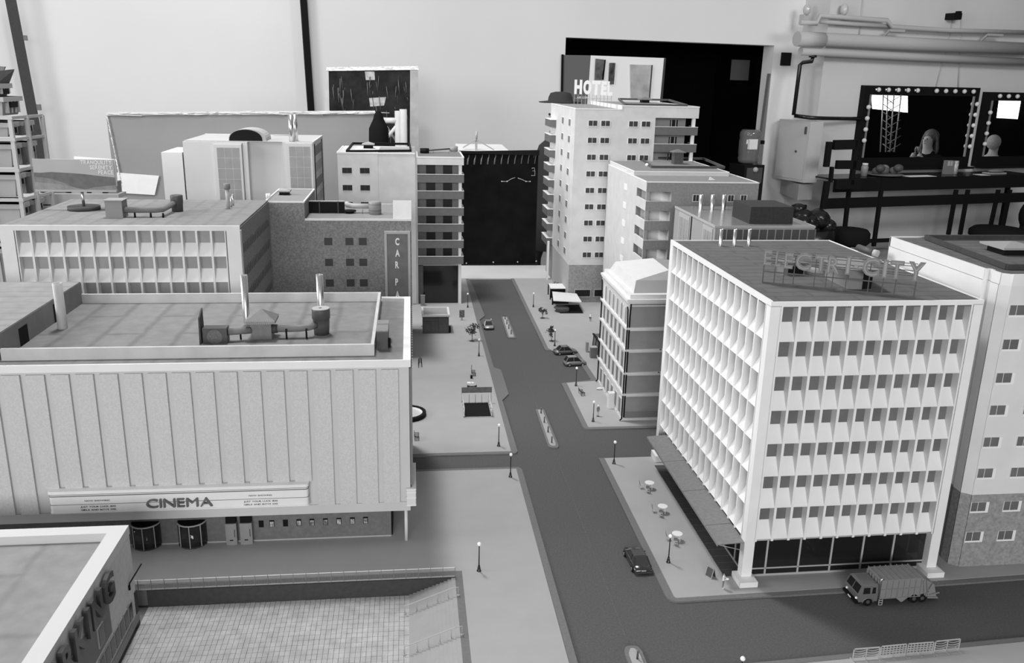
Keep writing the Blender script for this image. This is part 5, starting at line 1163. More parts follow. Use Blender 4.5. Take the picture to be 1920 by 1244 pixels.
for i,(tp_,c1,c2) in enumerate((((1218,905),(1205,915),(1213,928)),((1242.5,949),(1231,958.5),(1243,971)),((1270,1000.5),(1258,1012),(1264,1026)))):
    x,y=G(*tp_,.0188)
    o=tbl if i==0 else dup(tbl,(x,y,GP)); o.location=(x,y,GP); o['label']='round white cafe table, '+nm[i]+' of three on the office terrace'
    for j,(dx,dy,rz) in enumerate(((-.0195,.004,pi/2-.25),(-.009,-.0175,pi-.3))):
        o=chr_ if (i==0 and j==0) else dup(chr_,(0,0,0)); o.location=(x+dx,y+dy,GP); o.rotation_euler=(0,0,rz)
        o['label']='small grey cafe chair '+('on the road side of' if j==0 else 'on the camera side of')+' the '+nm[i]+' white table'
x,y=G(1233,866,GP)
solo('white_planter',MB().box(x-.008,x+.018,y-.004,y+.040,GP,.018),WHITE,'plain white box planter under the farthest awning','planter')
x,y=G(1330,1082,GP); t=thing('sandwich_board','dark menu board with pale frame standing by the waiter figure','menu board',(x,y,GP),-.95,early=True)
obj('board_panel',MB().hexa([(-.0085,-.004,0),(.0085,-.004,0),(.0085,-.003,0),(-.0085,-.003,0),(-.0085,.002,.021),(.0085,.002,.021),(.0085,.003,.021),(-.0085,.003,.021)]),DARKM,t)
obj('board_frame',MB().bar((-.0085,-.0042,0),(-.0085,.0022,.021),.0010).bar((.0085,-.0042,0),(.0085,.0022,.021),.0010).bar((-.0085,.0022,.021),(.0085,.0022,.021),.0010).bar((-.0085,-.0042,.001),(.0085,-.0042,.001),.0010),LIGHTG,t)
obj('rear_leaf',MB().hexa([(-.0085,.009,0),(.0085,.009,0),(.0085,.010,0),(-.0085,.010,0),(-.0085,.003,.021),(.0085,.003,.021),(.0085,.004,.021),(-.0085,.004,.021)]),DARK,t)
t.location=(x,y,GP); t.rotation_euler=(0,0,-1.05)
# ================================================================== FIGURINES
def figure(name,label,cat,h,loc,rz,bands,pose={},lie=None,sub=1):
    me=human(pose,sub); s=h/1.78
    M=Matrix.Scale(s,4)
    t=thing(name,label,cat,loc,rz,early=True)
    if lie: M=lie@M
    for z,mt_ in bands: me.materials.append(mt_)
    zc=[sum(me.vertices[v].co.z for v in p.vertices)/len(p.vertices) for p in me.polygons]
    for p,z in zip(me.polygons,zc):
        k=0
        for i,(zz,_) in enumerate(bands):
            if z>=zz: k=i
        p.material_index=k; p.use_smooth=True
    me.transform(M); me.update()
    return t,obj('body',me,None,t),M
x,y=G(1355,1104,GP)
t,_,_=figure('waiter_figure','model waiter figure in white shirt and grey trousers beside the plinth','figurine',.0365,(x,y,GP),.6,[(0,WHITE),(.10,MIDG),(.93,WHITE),(1.53,SKIN),(1.66,HAIR)],dict(el=(-.26,-.06,1.16),wl=(-.12,-.28,1.14),hl=(-.06,-.32,1.15),er=(.26,-.06,1.16),wr=(.14,-.28,1.16),hr=(.06,-.34,1.17)))
t.location=(x,y,GP); t.rotation_euler=(0,0,.9)
obj('tray',MB().cyl(0,-.0072,.0245,.0250,.0038,n=14),WHITE,t)
x,y=G(1121,781,GP)
t,_,_=figure('pedestrian_figure','model pedestrian in grey coat and pale hat near the classical building','figurine',.037,(x,y,GP),.4,[(0,DARK),(.08,LIGHTG),(.75,MIDG),(1.5,SKIN),(1.64,WHITE)])
obj('hat_brim',MB().cyl(0,0,.0342,.0350,.0030,n=12).cyl(0,0,.035,.0375,.0018,n=12),WHITE,t)
obj('figure_stand',MB().cyl(0,0,0,.0006,.0045,n=12),BLACK,t); t.location=(x,y,GP); t.rotation_euler=(0,0,.4)
x,y=G(1107,603,GP)
t,_,_=figure('standing_figure','model figure in white top and dark trousers above the right pavement tree','figurine',.037,(x,y,GP),0,[(0,DARK),(.92,WHITE),(1.53,SKIN),(1.66,HAIR)],dict(el=(-.27,-.05,1.18),wl=(-.1,-.2,1.25),hl=(-.05,-.25,1.3)))
obj('bag',MB().box(-.006,-.003,-.0015,.0015,.014,.019),DARK,t); t.location=(x,y,GP)
x,y=G(1128,731,GP)
lie=T(0,0,.0035)@Matrix.Rotation(pi/2,4,'Y')@RZ(pi/2)
t,_,_=figure('lying_figure','pale model figure lying on the pavement against the classical building','figurine',.032,(x,y,GP),0,[(0,WHITE2),(1.5,SKIN),(1.62,DARK)],lie=lie)
t.location=(x-.018,y,GP); obj('blanket',MB().ball((.014,0,.004),.006,12,8,sx=2.2,sy=1.0,sz=.7),WHITE2,t); t.rotation_euler=(0,0,.1)
# ================================================================== LEFT PAVEMENT FURNITURE
ki=thing('news_kiosk','flat-roofed dark kiosk with pale roof rim on the far left pavement','kiosk',(.095,3.38,GP))
f0=G(789,590.5,.079); f1=G(845,590.5,.079); k0=G(789.5,576.5,.079)
kd=k0[1]-f0[1]; x0,x1=.0430,.1470
obj('kiosk_body',MB().box(x0,x1,3.352,3.352+kd-.004,GP,.070),mat('kiosk_dark',.055,rough=.6),ki)
obj('kiosk_roof',MB().box(x0-.003,x1+.003,3.349,3.352+kd,.070,.0745),mat('kiosk_roof_grey',.26),ki)
for (a,b,c,d) in ((x0-.004,x1+.004,3.347,3.353),(x0-.004,x1+.004,3.346+kd,3.352+kd),(x0-.004,x0+.004,3.353,3.346+kd),(x1-.004,x1+.004,3.353,3.346+kd)): obj('roof_rim',MB().box(a,b,c,d,.072,.0800),WHITE2,ki)
for (a,b,za,zb) in ((x0+.004,x0+.030,.004,.050),(x0+.033,x0+.060,.004,.050),(x0+.004,x0+.060,.053,.065),(x0+.064,x1-.004,.004,.065)): obj('kiosk_panel',MB().box(a,b,3.3508,3.3522,za,zb),DARKM,ki)
obj('kiosk_side_rack',MB().box(x1,x1+.008,3.358,3.385,GP,.022),BLACK,ki); obj('kiosk_side_lamp',MB().ball((x0-.003,3.36,.028),.004,8,6),WHITE,ki)
x,y=G(866,601,GP); t=thing('advertising_panel','small grey advertising panel on a stalk near the far left lamp','sign',(x,y,GP))
obj('panel_stalk',MB().box(x-.004,x+.004,y-.001,y+.001,GP,.016),LIGHTG,t); obj('panel_board',MB().box(x-.011,x+.011,y-.002,y+.002,.014,.046),MIDG,t)
obj('panel_poster',MB().box(x-.009,x+.009,y-.0026,y-.002,.018,.043),mat('poster_blotch',.14,rough=.6,noise=.7,ns=160),t)
x,y=G(793,573.5,GP); solo('ticket_machine',MB().box(x-.010,x+.009,y-.005,y+.010,GP,.046).box(x-.011,x+.010,y-.006,y+.011,.046,.049).box(x-.002,x+.003,y-.0058,y-.004,.010,.0125),mat('machine_grey',.22,rough=.5),'grey upright ticket machine in front of the mesh grille','machine')
# bench sets
def bench(label,x,y,rz):
    t=thing('park_bench',label,'bench',(x,y,GP),rz,early=True)
    for k in range(3): obj('seat_slat',MB().box(-.016,.016,-.006+.0038*k,-.0035+.0038*k,.0085,.0095),DARKM,t)
    for k in range(3): obj('back_slat',MB().box(-.016,.016,.0055+.0006*k,.0065+.0006*k,.0105+.0032*k,.0128+.0032*k),DARKM,t)
    for sx in (-1,1): obj('bench_end',MB().bar((sx*.014,-.006,0),(sx*.014,-.006,.0125),.0012).bar((sx*.014,-.006,.012),(sx*.014,.006,.0125),.0012).bar((sx*.014,.005,0),(sx*.014,.0072,.0195),.0012),BLACK,t)
    t.location=(x,y,GP); t.rotation_euler=(0,0,rz); return t
x,y=G(888,704,GP); bench('dark slatted bench beside litter bin on left pavement',x,y+.004,pi/2)
x,y=G(1091,741,GP); bench('dark slatted bench on the pavement corner by parking bay',x,y+.004,pi/2+.1)
x,y=G(784,824,GP); bench('dark slatted bench half hidden by the cinema corner',x-.004,y+.004,pi/2)
x,y=G(884,710,GP); t=thing('litter_bin','black litter bin with pale rim beside the left pavement bench','litter bin',(x,y,GP)); obj('bin_body',MB().cyl(x,y,GP,.014,.0040,n=12),BLACK,t); obj('bin_rim',MB().pipe(x,y,.014,.0152,.0043,.001,12),LIGHTG,t)
x,y=G(884.5,701,GP); solo('sign_post',MB().cyl(x,y+.010,GP,.026,.0007,n=6).box(x-.001,x+.001,y+.009,y+.011,.022,.028),DARKM,'thin dark post behind the litter bin','post')
x,y=G(885,727,GP); t=thing('map_stand','white plan table on dark feet in front of metro entrance','map table',(x,y,GP))
obj('table_slab',MB().prism([(x-.014,y),(x-.006,y-.008),(x+.006,y-.008),(x+.014,y),(x+.013,y+.028),(x-.013,y+.028)],.008,.010),LIGHTG,t)
obj('map_sheet',MB().box(x-.015,x-.003,y+.012,y+.028,.010,.0110),WHITE,t); obj('map_sheet',MB().box(x-.001,x+.007,y+.016,y+.027,.010,.0108),WHITE,t)
for (dx,dy) in ((-.012,.001),(0,-.006),(.012,.001)): obj('foot',MB().box(x+dx-.004,x+dx+.004,y+dy-.002,y+dy+.002,GP,.008),DARK,t)
# metro entrance
me_=thing('metro_entrance','open dark stairwell with railings and grey name board on left pavement','metro entrance',(.198,2.51,GP))
m0,m1,my0,my1=.1575,.2375,2.452,2.572
obj('stairwell_void',MB().box(m0,m1,my0,my1,GP,GP+.0006),BLACK,me_)
obj('stairwell_kerb',MB().box(m0-.004,m1+.004,my0-.003,my0,GP,.003).box(m0-.004,m0,my0,my1,GP,.003).box(m1,m1+.004,my0,my1,GP,.003).box(m0-.004,m1+.004,my1,my1+.003,GP,.003),LIGHTG,me_)
for X in (m0-.002,m1+.002):
    for q in range(5):
        Y=my0+ (my1-my0)*q/4; obj('railing_post',MB().cyl(X,Y,GP,.030,.0009,n=6),LIGHTG,me_)
    for z in (.016,.030): obj('handrail',MB().tube([(X,my0,z),(X,my1,z)],.0009,6),WHITE2,me_)
    obj('handrail_foot',MB().cyl(X,my0,GP,.004,.0028,n=8),DARKM,me_)
for q in range(1,4): obj('railing_post',MB().cyl(m0+(m1-m0)*q/4,my1,GP,.030,.0007,n=6),MIDG,me_)
obj('name_board',MB().box(m0-.004,m1+.012,my1-.001,my1+.002,.036,.054),mat('name_board_grey',.13,rough=.5,noise=.25,ns=120),me_)
for X in (m0-.003,m1+.010): obj('board_post',MB().cyl(X,my1+.001,GP,.054,.0009,n=6),LIGHTG,me_)
# fountain
fo=thing('fountain_basin','round pale basin with thick black rim half hidden by the cinema','fountain',(.0,2.55,GP))
fc=(-.018,2.480); 
a=G(800.5,778,.008); 
fr=.058
obj('basin_rim',MB().pipe(fc[0],fc[1],GP,.013,fr,.0105,20),BLACK,fo); obj('basin_inner_rim',MB().pipe(fc[0],fc[1],GP,.0105,fr-.0105,.003,20),WHITE,fo); obj('basin_floor',MB().cyl(fc[0],fc[1],GP,.003,fr-.013,n=20),mat('basin_floor',.45,rough=.5),fo)
br_=thing('bicycle_rack','black coiled bicycle rack on the left pavement beside the cinema','bicycle rack',(*G(788,692,GP),GP))
x,y=G(788,690,GP)
for k in range(5): obj('rack_hoop',MB().tube([(x-.006,y+.013*k,GP),(x-.005,y+.013*k,.017),(x,y+.013*k+.002,.022),(x+.005,y+.013*k+.004,.017),(x+.006,y+.013*k+.006,GP)],.0012,6),BLACK,br_)
# ================================================================== RIGHT PAVEMENT SHELTERS
s1=thing('flat_roof_shelter','small shelter with flat white roof on black posts below the hotel','shelter',(.70,3.87,GP))
z_=.052; q=[G(1032.5,542,z_),G(1066,542,z_),G(1060,533,z_),G(1028.5,533,z_)]
obj('shelter_roof',MB().prism(q,z_,z_+.003),WHITE,s1)
for p in q[:2]+q[2:]: obj('shelter_post',MB().cyl(p[0]*.98+.02*q[0][0],p[1],GP,z_,.0028,n=8),BLACK,s1)
obj('shelter_back',MB().bar((q[0][0]+.004,q[0][1]+.01,.028),(q[1][0]-.004,q[1][1]+.01,.028),.003,.044),BLACK,s1)
s2=thing('tilted_canopy_shelter','wide tilted white canopy over a dark counter below the hotel','shelter',(.70,3.7,GP))
z_=.045; q=[G(1037.5,565,z_),G(1090.5,567.5,z_),G(1081,552,z_),G(1035.5,548,z_)]
obj('canopy',MB().prism(q,z_,z_+.003),WHITE2,s2)
g0=G(1035,572,GP); obj('canopy_post',MB().box(g0[0],g0[0]+.006,g0[1],g0[1]+.006,GP,z_).box(g0[0]+.006,g0[0]+.08,g0[1]+.02,g0[1]+.03,GP,.030),BLACK,s2)
cpt=G(1056,586,GP); obj('round_counter',MB().cyl(cpt[0],cpt[1]+.02,GP,.016,.030,n=20).cyl(cpt[0]-.006,cpt[1]+.02,.016,.018,.034,n=20),DARKM,s2)
tr=G(1045,592,GP)
obj('canopy_shadow_sheet',MB().prism([G(1050,588,GP),G(1094,588,GP),G(1085,572,GP),G(1043,573,GP)],GP,GP+.0008),BLACK,s2)  # flat black sheet painted in for the shadow under the canopy
x,y=G(1101,661,GP); solo('tall_info_totem',MB().box(x-.005,x+.004,y-.002,y+.012,GP,.040),mat('totem_grey',.28,rough=.5),'tall thin grey and white totem beside the grey cabinet','sign')
x,y=G(1112,672,GP); t=thing('street_cabinet','grey upright street cabinet beside the classical building','cabinet',(x,y,GP)); obj('cabinet_body',MB().box(x-.010,x+.013,y-.002,y+.020,GP,.041),MIDG,t); obj('cabinet_top',MB().box(x-.011,x+.014,y-.003,y+.021,.041,.043),LIGHTG,t)
e_=thing('glass_entrance_canopy','dark glazed lean-to entrance behind the classical building corner','entrance canopy',(.67,2.95,GP))
obj('glazed_box',MB().hexa([(.692,2.90,GP),(.740,2.90,GP),(.740,3.14,GP),(.692,3.14,GP),(.696,2.90,.055),(.740,2.90,.058),(.740,3.14,.058),(.696,3.14,.055)]),mat('lean_to_glass',.07,rough=.3),e_)
for k in range(6): obj('glazing_bar',MB().bar((.6915,2.90+.048*k,GP),(.6955,2.90+.048*k,.055),.0018),BLACK,e_)
obj('canopy_edge',MB().box(.690,.697,2.90,3.14,.054,.058),BLACK,e_)
# ================================================================== BACKGROUND OF THE HALL
def WP(px,py,off=0.):
    s,z=W(px,py,off); return (s,-off,z)          # in wall coordinates (along, depth, up)
def wob(name,mb,mt,parent,**k): return obj(name,wmb(mb),mt,parent,**k)
# --- black drape board at the end of the model
bd=thing('black_backdrop_board','tall black board with faint chalk marks and strokes at the end of the road','board',(.45,4.67,0))
xa,zt=onY(868,283,4.67); xb,_=onY(1009.5,281,4.67)
obj('board_panel',MB().box(xa-.02,xb,4.665,4.675,.0,zt),mat('blackboard',.004,rough=.8,noise=.5,ns=14,spec=.12),bd)
obj('board_header',MB().hexa([(xa-.02,4.655,zt-.012),(xb+.004,4.655,zt-.018),(xb+.004,4.665,zt-.018),(xa-.02,4.665,zt-.012),(xa-.02,4.655,zt-.002),(xb+.004,4.655,zt+.010),(xb+.004,4.665,zt+.010),(xa-.02,4.665,zt-.002)]),BLACK,bd)
obj('board_foot',MB().box(xa-.02,xb+.012,4.645,4.665,0,.008),BLACK,bd)
CHK=mat('chalk_smear',.16,rough=.9); CHW=mat('chalk_white',.55,rough=.9)
for k in range(11):
    px=877+12.6*k; X,Z=onY(px,309-.2*k,4.662); X2,Z2=onY(px+2.6,291-.4*k,4.662)
    obj('chalk_stroke',MB().tube([(X-.001,4.6645,Z),(X+.002,4.6645,Z+.028),(X2-.001,4.6645,Z2-.012),(X2,4.6645,Z2)],[.0052-.0003*k,.0045-.0003*k,.0022,.0012],6),CHK,bd)
for px in (941,951,986.5,994): X,Z=onY(px,340.5,4.662); obj('chalk_dot',MB().ball((X,4.664,Z),.0035,8,6,sy=.3),CHW,bd)
for pl in (((941,340.5),(951,340.5),(958,336),(966,333)),((971,334),(979,337),(986.5,340.5),(994,340.5)),((997,316),(1002,315),(1003,320),(998,321),(1003,321),(1003,329.5),(996,329.5)),((1000,286),(1002,292),(1000.5,296))):
    obj('chalk_line',MB().tube([(onY(a,b,4.663)[0],4.6645,onY(a,b,4.663)[1]) for a,b in pl],.0011,5),CHW if len(pl)!=3 else CHK,bd)
for px,py in ((874.5,494),(925,492),(970.5,491.5),(1005.5,490)): X,Z=onY(px,py,4.655); obj('board_stud',MB().ball((X,4.653,Z),.0045,8,6),LIGHTG,bd)
# --- white canopy frame behind it
cf=thing('white_canopy_frame','white peaked frame with short mast standing behind the black board','frame',(.45,5.3,FZ))
Yc=5.3; pk_=at(893,262,Yc); mt_=at(894,246,Yc); l_=at(868,277,Yc); r_=at(926,281,Yc); r2=at(962,283,Yc)
obj('mast',MB().tube([pk_,mt_],.006,8),LIGHTG,cf)
for e in (l_,r_,at(893,284,Yc)): obj('rib',MB().bar(pk_,e,.014,.006),LIGHTG,cf)
obj('canopy_top',MB().hexa([(l_[0]-.03,Yc-.02,FZ),(r2[0],Yc-.02,FZ),(r2[0],Yc+.3,FZ),(l_[0]-.03,Yc+.3,FZ),(l_[0]-.03,Yc-.02,l_[2]-.01),(r2[0],Yc-.02,r2[2]-.02),(r2[0]-.04,Yc+.3,l_[2]+.0),(l_[0]-.03,Yc+.3,l_[2]+.0)]),WHITE,cf)
# --- wrapped boards leaning at the left
Yw=6.3
def slab(px4,Y,th,dy=0.):
    p=[at(a,b,Y) for a,b in px4]; p=[(x,Y+(z-FZ)*dy,z) for x,y,z in p]
    (bl,br2,tr_,tl)=p; sh=lambda q:(q[0],q[1]+th,q[2])
    return MB().hexa([bl,br2,sh(br2),sh(bl),tl,tr_,sh(tr_),sh(tl)])
wr=thing('wrapped_artwork','huge grey board wrapped in shiny clear film leaning behind the left buildings','artwork',(-1.2,Yw,FZ))
obj('panel_board',slab([(250,640),(700,640),(703,212),(199,215)],Yw,.10),mat('wrapped_panel_grey',.25,rough=.5,noise=.06,ns=2.5,coat=.4),wr)
FILM=mat('crumpled_film',.62,rough=.16,spec=.8,bump=1.,bs=30,coat=.6)
rr=random.Random(4)
obj('film_top',slab([(199,217),(703,214),(703,208),(199,211)],Yw-.015,.10),FILM,wr)
mb=MB()
for k in range(46):
    a=at(205+10.5*k+rr.uniform(-4,4),214-3*min(1,k/20)+rr.uniform(-1,3),Yw-.018); b=(a[0]+rr.uniform(.04,.2),a[1],a[2]+rr.uniform(-.006,.006))
    mb.tube([a,((a[0]+b[0])/2,a[1]-.004,a[2]+rr.uniform(-.004,.004)),b],rr.uniform(.002,.006),5)
obj('film_fold',mb,FILM,wr,kind='stuff')
mb=MB()
for k in range(16):
    a=at(200+.42*k*4,218+8*k,Yw-.014); b=(a[0]+.012,a[1],a[2]-.05); mb.tube([a,b],rr.uniform(.002,.005),5)
obj('film_edge',mb,FILM,wr,kind='stuff')
obj('white_sheet',slab([(222,362),(290,366),(298,330),(219,324)],Yw-.016,.008),WHITE,wr)
wp2=thing('wrapped_painting','dark painting wrapped in crinkled clear film leaning on the hall wall','painting',(.2,8,FZ))
Yp=8.05
obj('painting_face',slab([(622,420),(768,420),(770,130),(613,131)],Yp,.05),mat('dark_forest_painting',.012,rough=.55,noise=.95,ns=9,spec=.2,bump=.6,bs=18),wp2)
obj('painting_side',slab([(768,420),(786,420),(784,128),(769,129)],Yp-.01,.08),mat('painting_edge',.45,rough=.5,noise=.15,ns=12),wp2)
obj('film_top',slab([(612,133),(785,131),(783,124),(611,126)],Yp-.015,.09),FILM,wp2)
obj('film_left',slab([(603,420),(622,420),(616,131),(611,131)],Yp-.01,.06),mat('painting_edge_pale',.58,rough=.35,noise=.1,ns=8),wp2)
mb=MB()
for k in range(70):
    u=rr.random(); px=620+145*u; py=140+rr.random()*120; a=at(px,py,Yp-.004); l=rr.uniform(.02,.13); mb.tube([a,(a[0]+rr.uniform(-.01,.015),a[1],a[2]-l)],rr.uniform(.0012,.005),4)
obj('film_crease',mb,mat('crease_grey',.14,rough=.3,coat=.4),wp2,kind='stuff')
for (p4) in (((694,200),(720,198),(724,182),(692,184)),((686,150),(703,150),(702,134),(684,134))): obj('painted_light_patch',slab(list(p4),Yp-.003,.002),mat('painted_patch',.50,rough=.5,noise=.35,ns=22),wp2)
tf=thing('white_truss_frame','white painted metal posts with crossed braces before the wrapped painting','frame',(.3,7,FZ))
Yt=7.2
for (px,pt,w_) in ((746,208,.026),(756,205,.030)): 
    a=at(px+3,420,Yt); b=at(px,pt,Yt); obj('post',MB().tube([a,b],w_,10),WHITE2,tf)
obj('rail',MB().tube([at(722,226,Yt),at(746,226,Yt)],.022,8),WHITE,tf); obj('rail',MB().tube([at(712,224,Yt),at(725,224,Yt)],.015,8),WHITE,tf)
obj('brace',MB().tube([at(723,262,Yt),at(747,232,Yt)],.014,8),WHITE,tf); obj('brace',MB().tube([at(725,238,Yt+.06),at(750,275,Yt+.06)],.010,8),LIGHTG,tf)
# black cloth bundle in front of it
a=at(706,208,6.15); b=at(709,330,6.15); hp_=thing('black_cloth_sack','black fabric sack with peaked top propped beside the wrapped painting','sack',(b[0],6.15,FZ))
z0=a[2]; k=6.4/F
pr=[(.075,FZ),(.070,z0-80*k),(.068,z0-45*k),(.066,z0-30*k),(.052,z0-22*k),(.036,z0-14*k),(.030,z0-7*k),(.018,z0-2*k),(.006,z0)]
obj('sack_cloth',MB().lathe(pr,a[0]+.012,6.15,16),CLOTHB,hp_)
obj('sack_fold',MB().ball((a[0]+.040,6.14,z0-34*k),.034,12,8,sz=1.3),CLOTHB,hp_)
# --- workbench left behind the office
wbk=thing('wooden_bench','pale grey wooden bench with cluttered top behind the billboard','bench',(-1.3,4.4,FZ))
Yb=4.4; a=at(74,364,Yb); b=at(222,366,Yb)
obj('bench_rail',MB().box(a[0],b[0],Yb,Yb+.04,a[2]-.055,a[2]),mat('bench_wood',.36,rough=.7,noise=.08,ns=12),wbk)
obj('bench_top',MB().box(a[0],b[0],Yb+.04,Yb+.12,a[2]-.02,a[2]),mat('bench_wood',.36),wbk)
for X in (a[0],b[0]-.04): obj('leg',MB().box(X,X+.05,Yb,Yb+.05,FZ,a[2]-.05),mat('bench_wood',.36),wbk)
for k,(px,w_,h_,m_) in enumerate(((88,.05,.03,DARK),(95,.04,.03,WHITE2),(118,.09,.05,MIDG),(150,.12,.06,LIGHTG),(185,.10,.05,LIGHTG),(208,.07,.055,MIDG))):
    X,_=onY(px,360,Yb+.06); solo('storage_tub',MB().box(X-w_/2,X+w_/2,Yb+.045,Yb+.115,a[2]+.0005,a[2]+h_),m_,['small dark tub at the left end of the bench behind the billboard','small white tub beside the dark tub on the bench','low grey tub left of the billboard pole','wide pale tub behind the billboard pole','pale tub right of the billboard pole','grey tub at the right end of the bench'][k],'tub')
# --- rack with crates at the far left
Yr=4.05
rk=thing('crate_rack','tall aluminium rack holding grey plastic crates at the left edge','rack',(-1.95,Yr,FZ))
c0=at(17,221,Yr); c1=at(45,400,Yr); cxr=(c0[0]+c1[0])/2
topz=c0[2]
levels=[topz]+[onY(x,y,Yr)[1] for x,y in ((24,262),(34,319.5),(42,375))]
levels+= [levels[-1]-.2,levels[-1]-.42,levels[-1]-.64]
rxL=cxr-.62; rd=.26; ang=0
yb_=Yr+rd
for (X,Y) in ((cxr,Yr),(rxL,Yr),(cxr+.03,yb_),(rxL,yb_),(cxr+.015,Yr+rd*.5)): obj('rack_upright',MB().box(X-.008,X+.008,Y-.008,Y+.008,FZ,topz),ALU,rk)
for z in levels: 
    obj('rack_rail',MB().box(rxL,cxr+.012,Yr-.010,Yr+.010,z-.007,z+.006),ALU,rk); obj('rack_rail',MB().bar((cxr,Yr,z-.001),(cxr+.03,yb_,z-.001),.012),ALU,rk)
def crate(x0,x1,y0,y1,z0,z1,label,openlid=False):
    t=thing('plastic_crate',label,'crate',((x0+x1)/2,(y0+y1)/2,z0)); i=.012
    obj('crate_body',MB().hexa([(x0+i,y0+i,z0),(x1-i,y0+i,z0),(x1-i,y1-i,z0),(x0+i,y1-i,z0),(x0,y0,z1),(x1,y0,z1),(x1,y1,z1),(x0,y1,z1)]),CRATE,t)
    obj('crate_rim',MB().box(x0-.008,x1+.008,y0-.008,y1+.008,z1-.02,z1),CRATE,t)
    for f in (.2,.4,.6,.8): obj('crate_rib',MB().box(x0+(x1-x0)*f-.004,x0+(x1-x0)*f+.004,y0-.008,y0+.008,z0+.01,z1-.02),CRATE,t); obj('crate_rib',MB().box(x1-.008,x1+.008,y0+(y1-y0)*f-.004,y0+(y1-y0)*f+.004,z0+.01,z1-.02),CRATE,t)
    obj('crate_handle',MB().box(x1+.004,x1+.0095,y0+(y1-y0)*.3,y0+(y1-y0)*.7,z1-.045,z1-.022),BLACK,t)
    if openlid: obj('crate_lid',MB().hexa([(x0,y0,z1),(x1,y0,z1),(x1,y0+.01,z1),(x0,y0+.01,z1),(x0,y0+.06,z1+.10),(x1,y0+.10,z1+.07),(x1,y0+.11,z1+.07),(x0,y0+.07,z1+.10)]).hexa([(x1-.01,y0,z1),(x1,y0,z1),(x1,y1,z1),(x1-.01,y1,z1),(x1-.02,y0,z1+.05),(x1-.01,y0,z1+.05),(x1+.03,y1,z1+.06),(x1+.02,y1,z1+.06)]),DARKM,t)
    return t
nm=['in the top bay of the rack','in the second bay of the rack','in the third bay of the rack','in the fourth bay of the rack','in the fifth bay of the rack','in the lowest bay of the rack']
for k in range(6):
    za,zb=levels[k+1]+.007,levels[k]-.022
    crate(rxL+.03,cxr-.02,Yr+.018,Yr+rd*.40,za+.002,zb,'grey ribbed crate '+nm[k]+', front row'); crate(rxL+.05,cxr-.01,Yr+rd*.56,yb_-.018,za,zb,'grey ribbed crate '+nm[k]+', rear row')
crate(rxL+.06,cxr-.03,Yr+.02,yb_-.06,topz+.0065,topz+.085,'shallow grey crate on top of the rack')
crate(rxL+.10,cxr-.05,Yr+.04,yb_-.10,topz+.087,topz+.14,'open-lidded dark crate topmost on the rack',True)
# --- poles / conduits on the wall
def wallpole(name,label,p0,p1,wd,mt_,off,cat='conduit',brk=()):
    a=WP(*p0,off); b=WP(*p1,off); d=Vector(b)-Vector(a); 
    bot=Vector(b)+d*((FZ-b[2])/d.z) if d.z else Vector(b); top=Vector(a)-d*.15
    t=wthing(name,label,cat,bot.x,FZ,off)
    wob('pole',MB().bar(tuple(top),tuple(bot),wd,.05),mt_,t)
    for (q0,q1) in brk:
        u=WP(*q0,off); v=WP(*q1,off); wob('pole_bracket',MB().box(min(u[0],v[0]),max(u[0],v[0]),-off-.01,-off+.04,min(u[2],v[2]),max(u[2],v[2])),MIDG,t)
wallpole('dark_pole','long dark pole leaning on the wall beside the crate rack',(20,0),(77,297),.075,DARK,.30,'pole',(((38,66),(51,76)),((66,196),(77,207))))
wallpole('black_conduit','straight black vertical conduit on the wall left of the wrapped painting',(569,0),(583,205),.060,BLACK,.08)
# --- doorway contents
db=thing('display_screen_board','display board with grey end and three framed pictures standing in the doorway','board',(2,9.4,FZ))
o_=-.25
def wq(pts,off,th=.02):
    p=[WP(a,b,off) for a,b in pts]; (bl,b2,t2,tl)=p; sh=lambda q:(q[0],q[1]+th,q[2])
    return MB().hexa([bl,b2,sh(b2),sh(bl),tl,t2,sh(t2),sh(tl)])
wob('board_panel',wq([(1100,215),(1240,215),(1249,109),(1108,104)],.02),mat('display_board_added_glow',.72,rough=.6,emit=.12),db)  # faint glow put into the board material in place of light on it
wob('grey_panel',wq([(1053,300),(1100,300),(1108,104),(1056,103)],.015),mat('display_grey_panel',.13,rough=.6),db)
wob('frame_edge',wq([(1050,300),(1054,300),(1057,102),(1054,102)],.03),BLACK,db); wob('board_edge',wq([(1236,215),(1240,215),(1249,109),(1246,109)],.03),DARK,db)
for q,m_ in (([(1116,150),(1128,150),(1134,112),(1118,110)],mat('framed_picture_a',.10,rough=.5,noise=.5,ns=14)),([(1142,158),(1151,158),(1154,118),(1144,118)],mat('framed_picture_b',.06,rough=.5,noise=.9,ns=20)),([(1184,183),(1217,184),(1222,122),(1183,121)],mat('framed_picture_c',.42,rough=.6,noise=.25,ns=7))):
    wob('framed_picture',wq(q,.045,.02),m_,db)
wob('picture_edge',wq([(1217,184),(1219,184),(1224,122),(1222,122)],.05),DARK,db)
wob('picture_edge',wq([(1130,150),(1132,150),(1136,112),(1134,112)],.05),BLACK,db)
s_,z_=W(1388,130,-1.5); solo('faint_reflection_patch',wmb(MB().box(s_-.14,s_+.14,1.5,1.51,z_-.14,z_+.12)),mat('dim_patch',.25,rough=.9),'dim grey patch painted as a faint reflection in the dark store room','patch')  # grey panel painted in place of a faint reflection
s_,z_=W(1472,111,.0); solo('black_wall_box',wmb(MB().box(s_-.062,s_+.062,-.03,0,z_-.072,z_+.072)),BLACK,'square black box on wall right of the doorway','box')
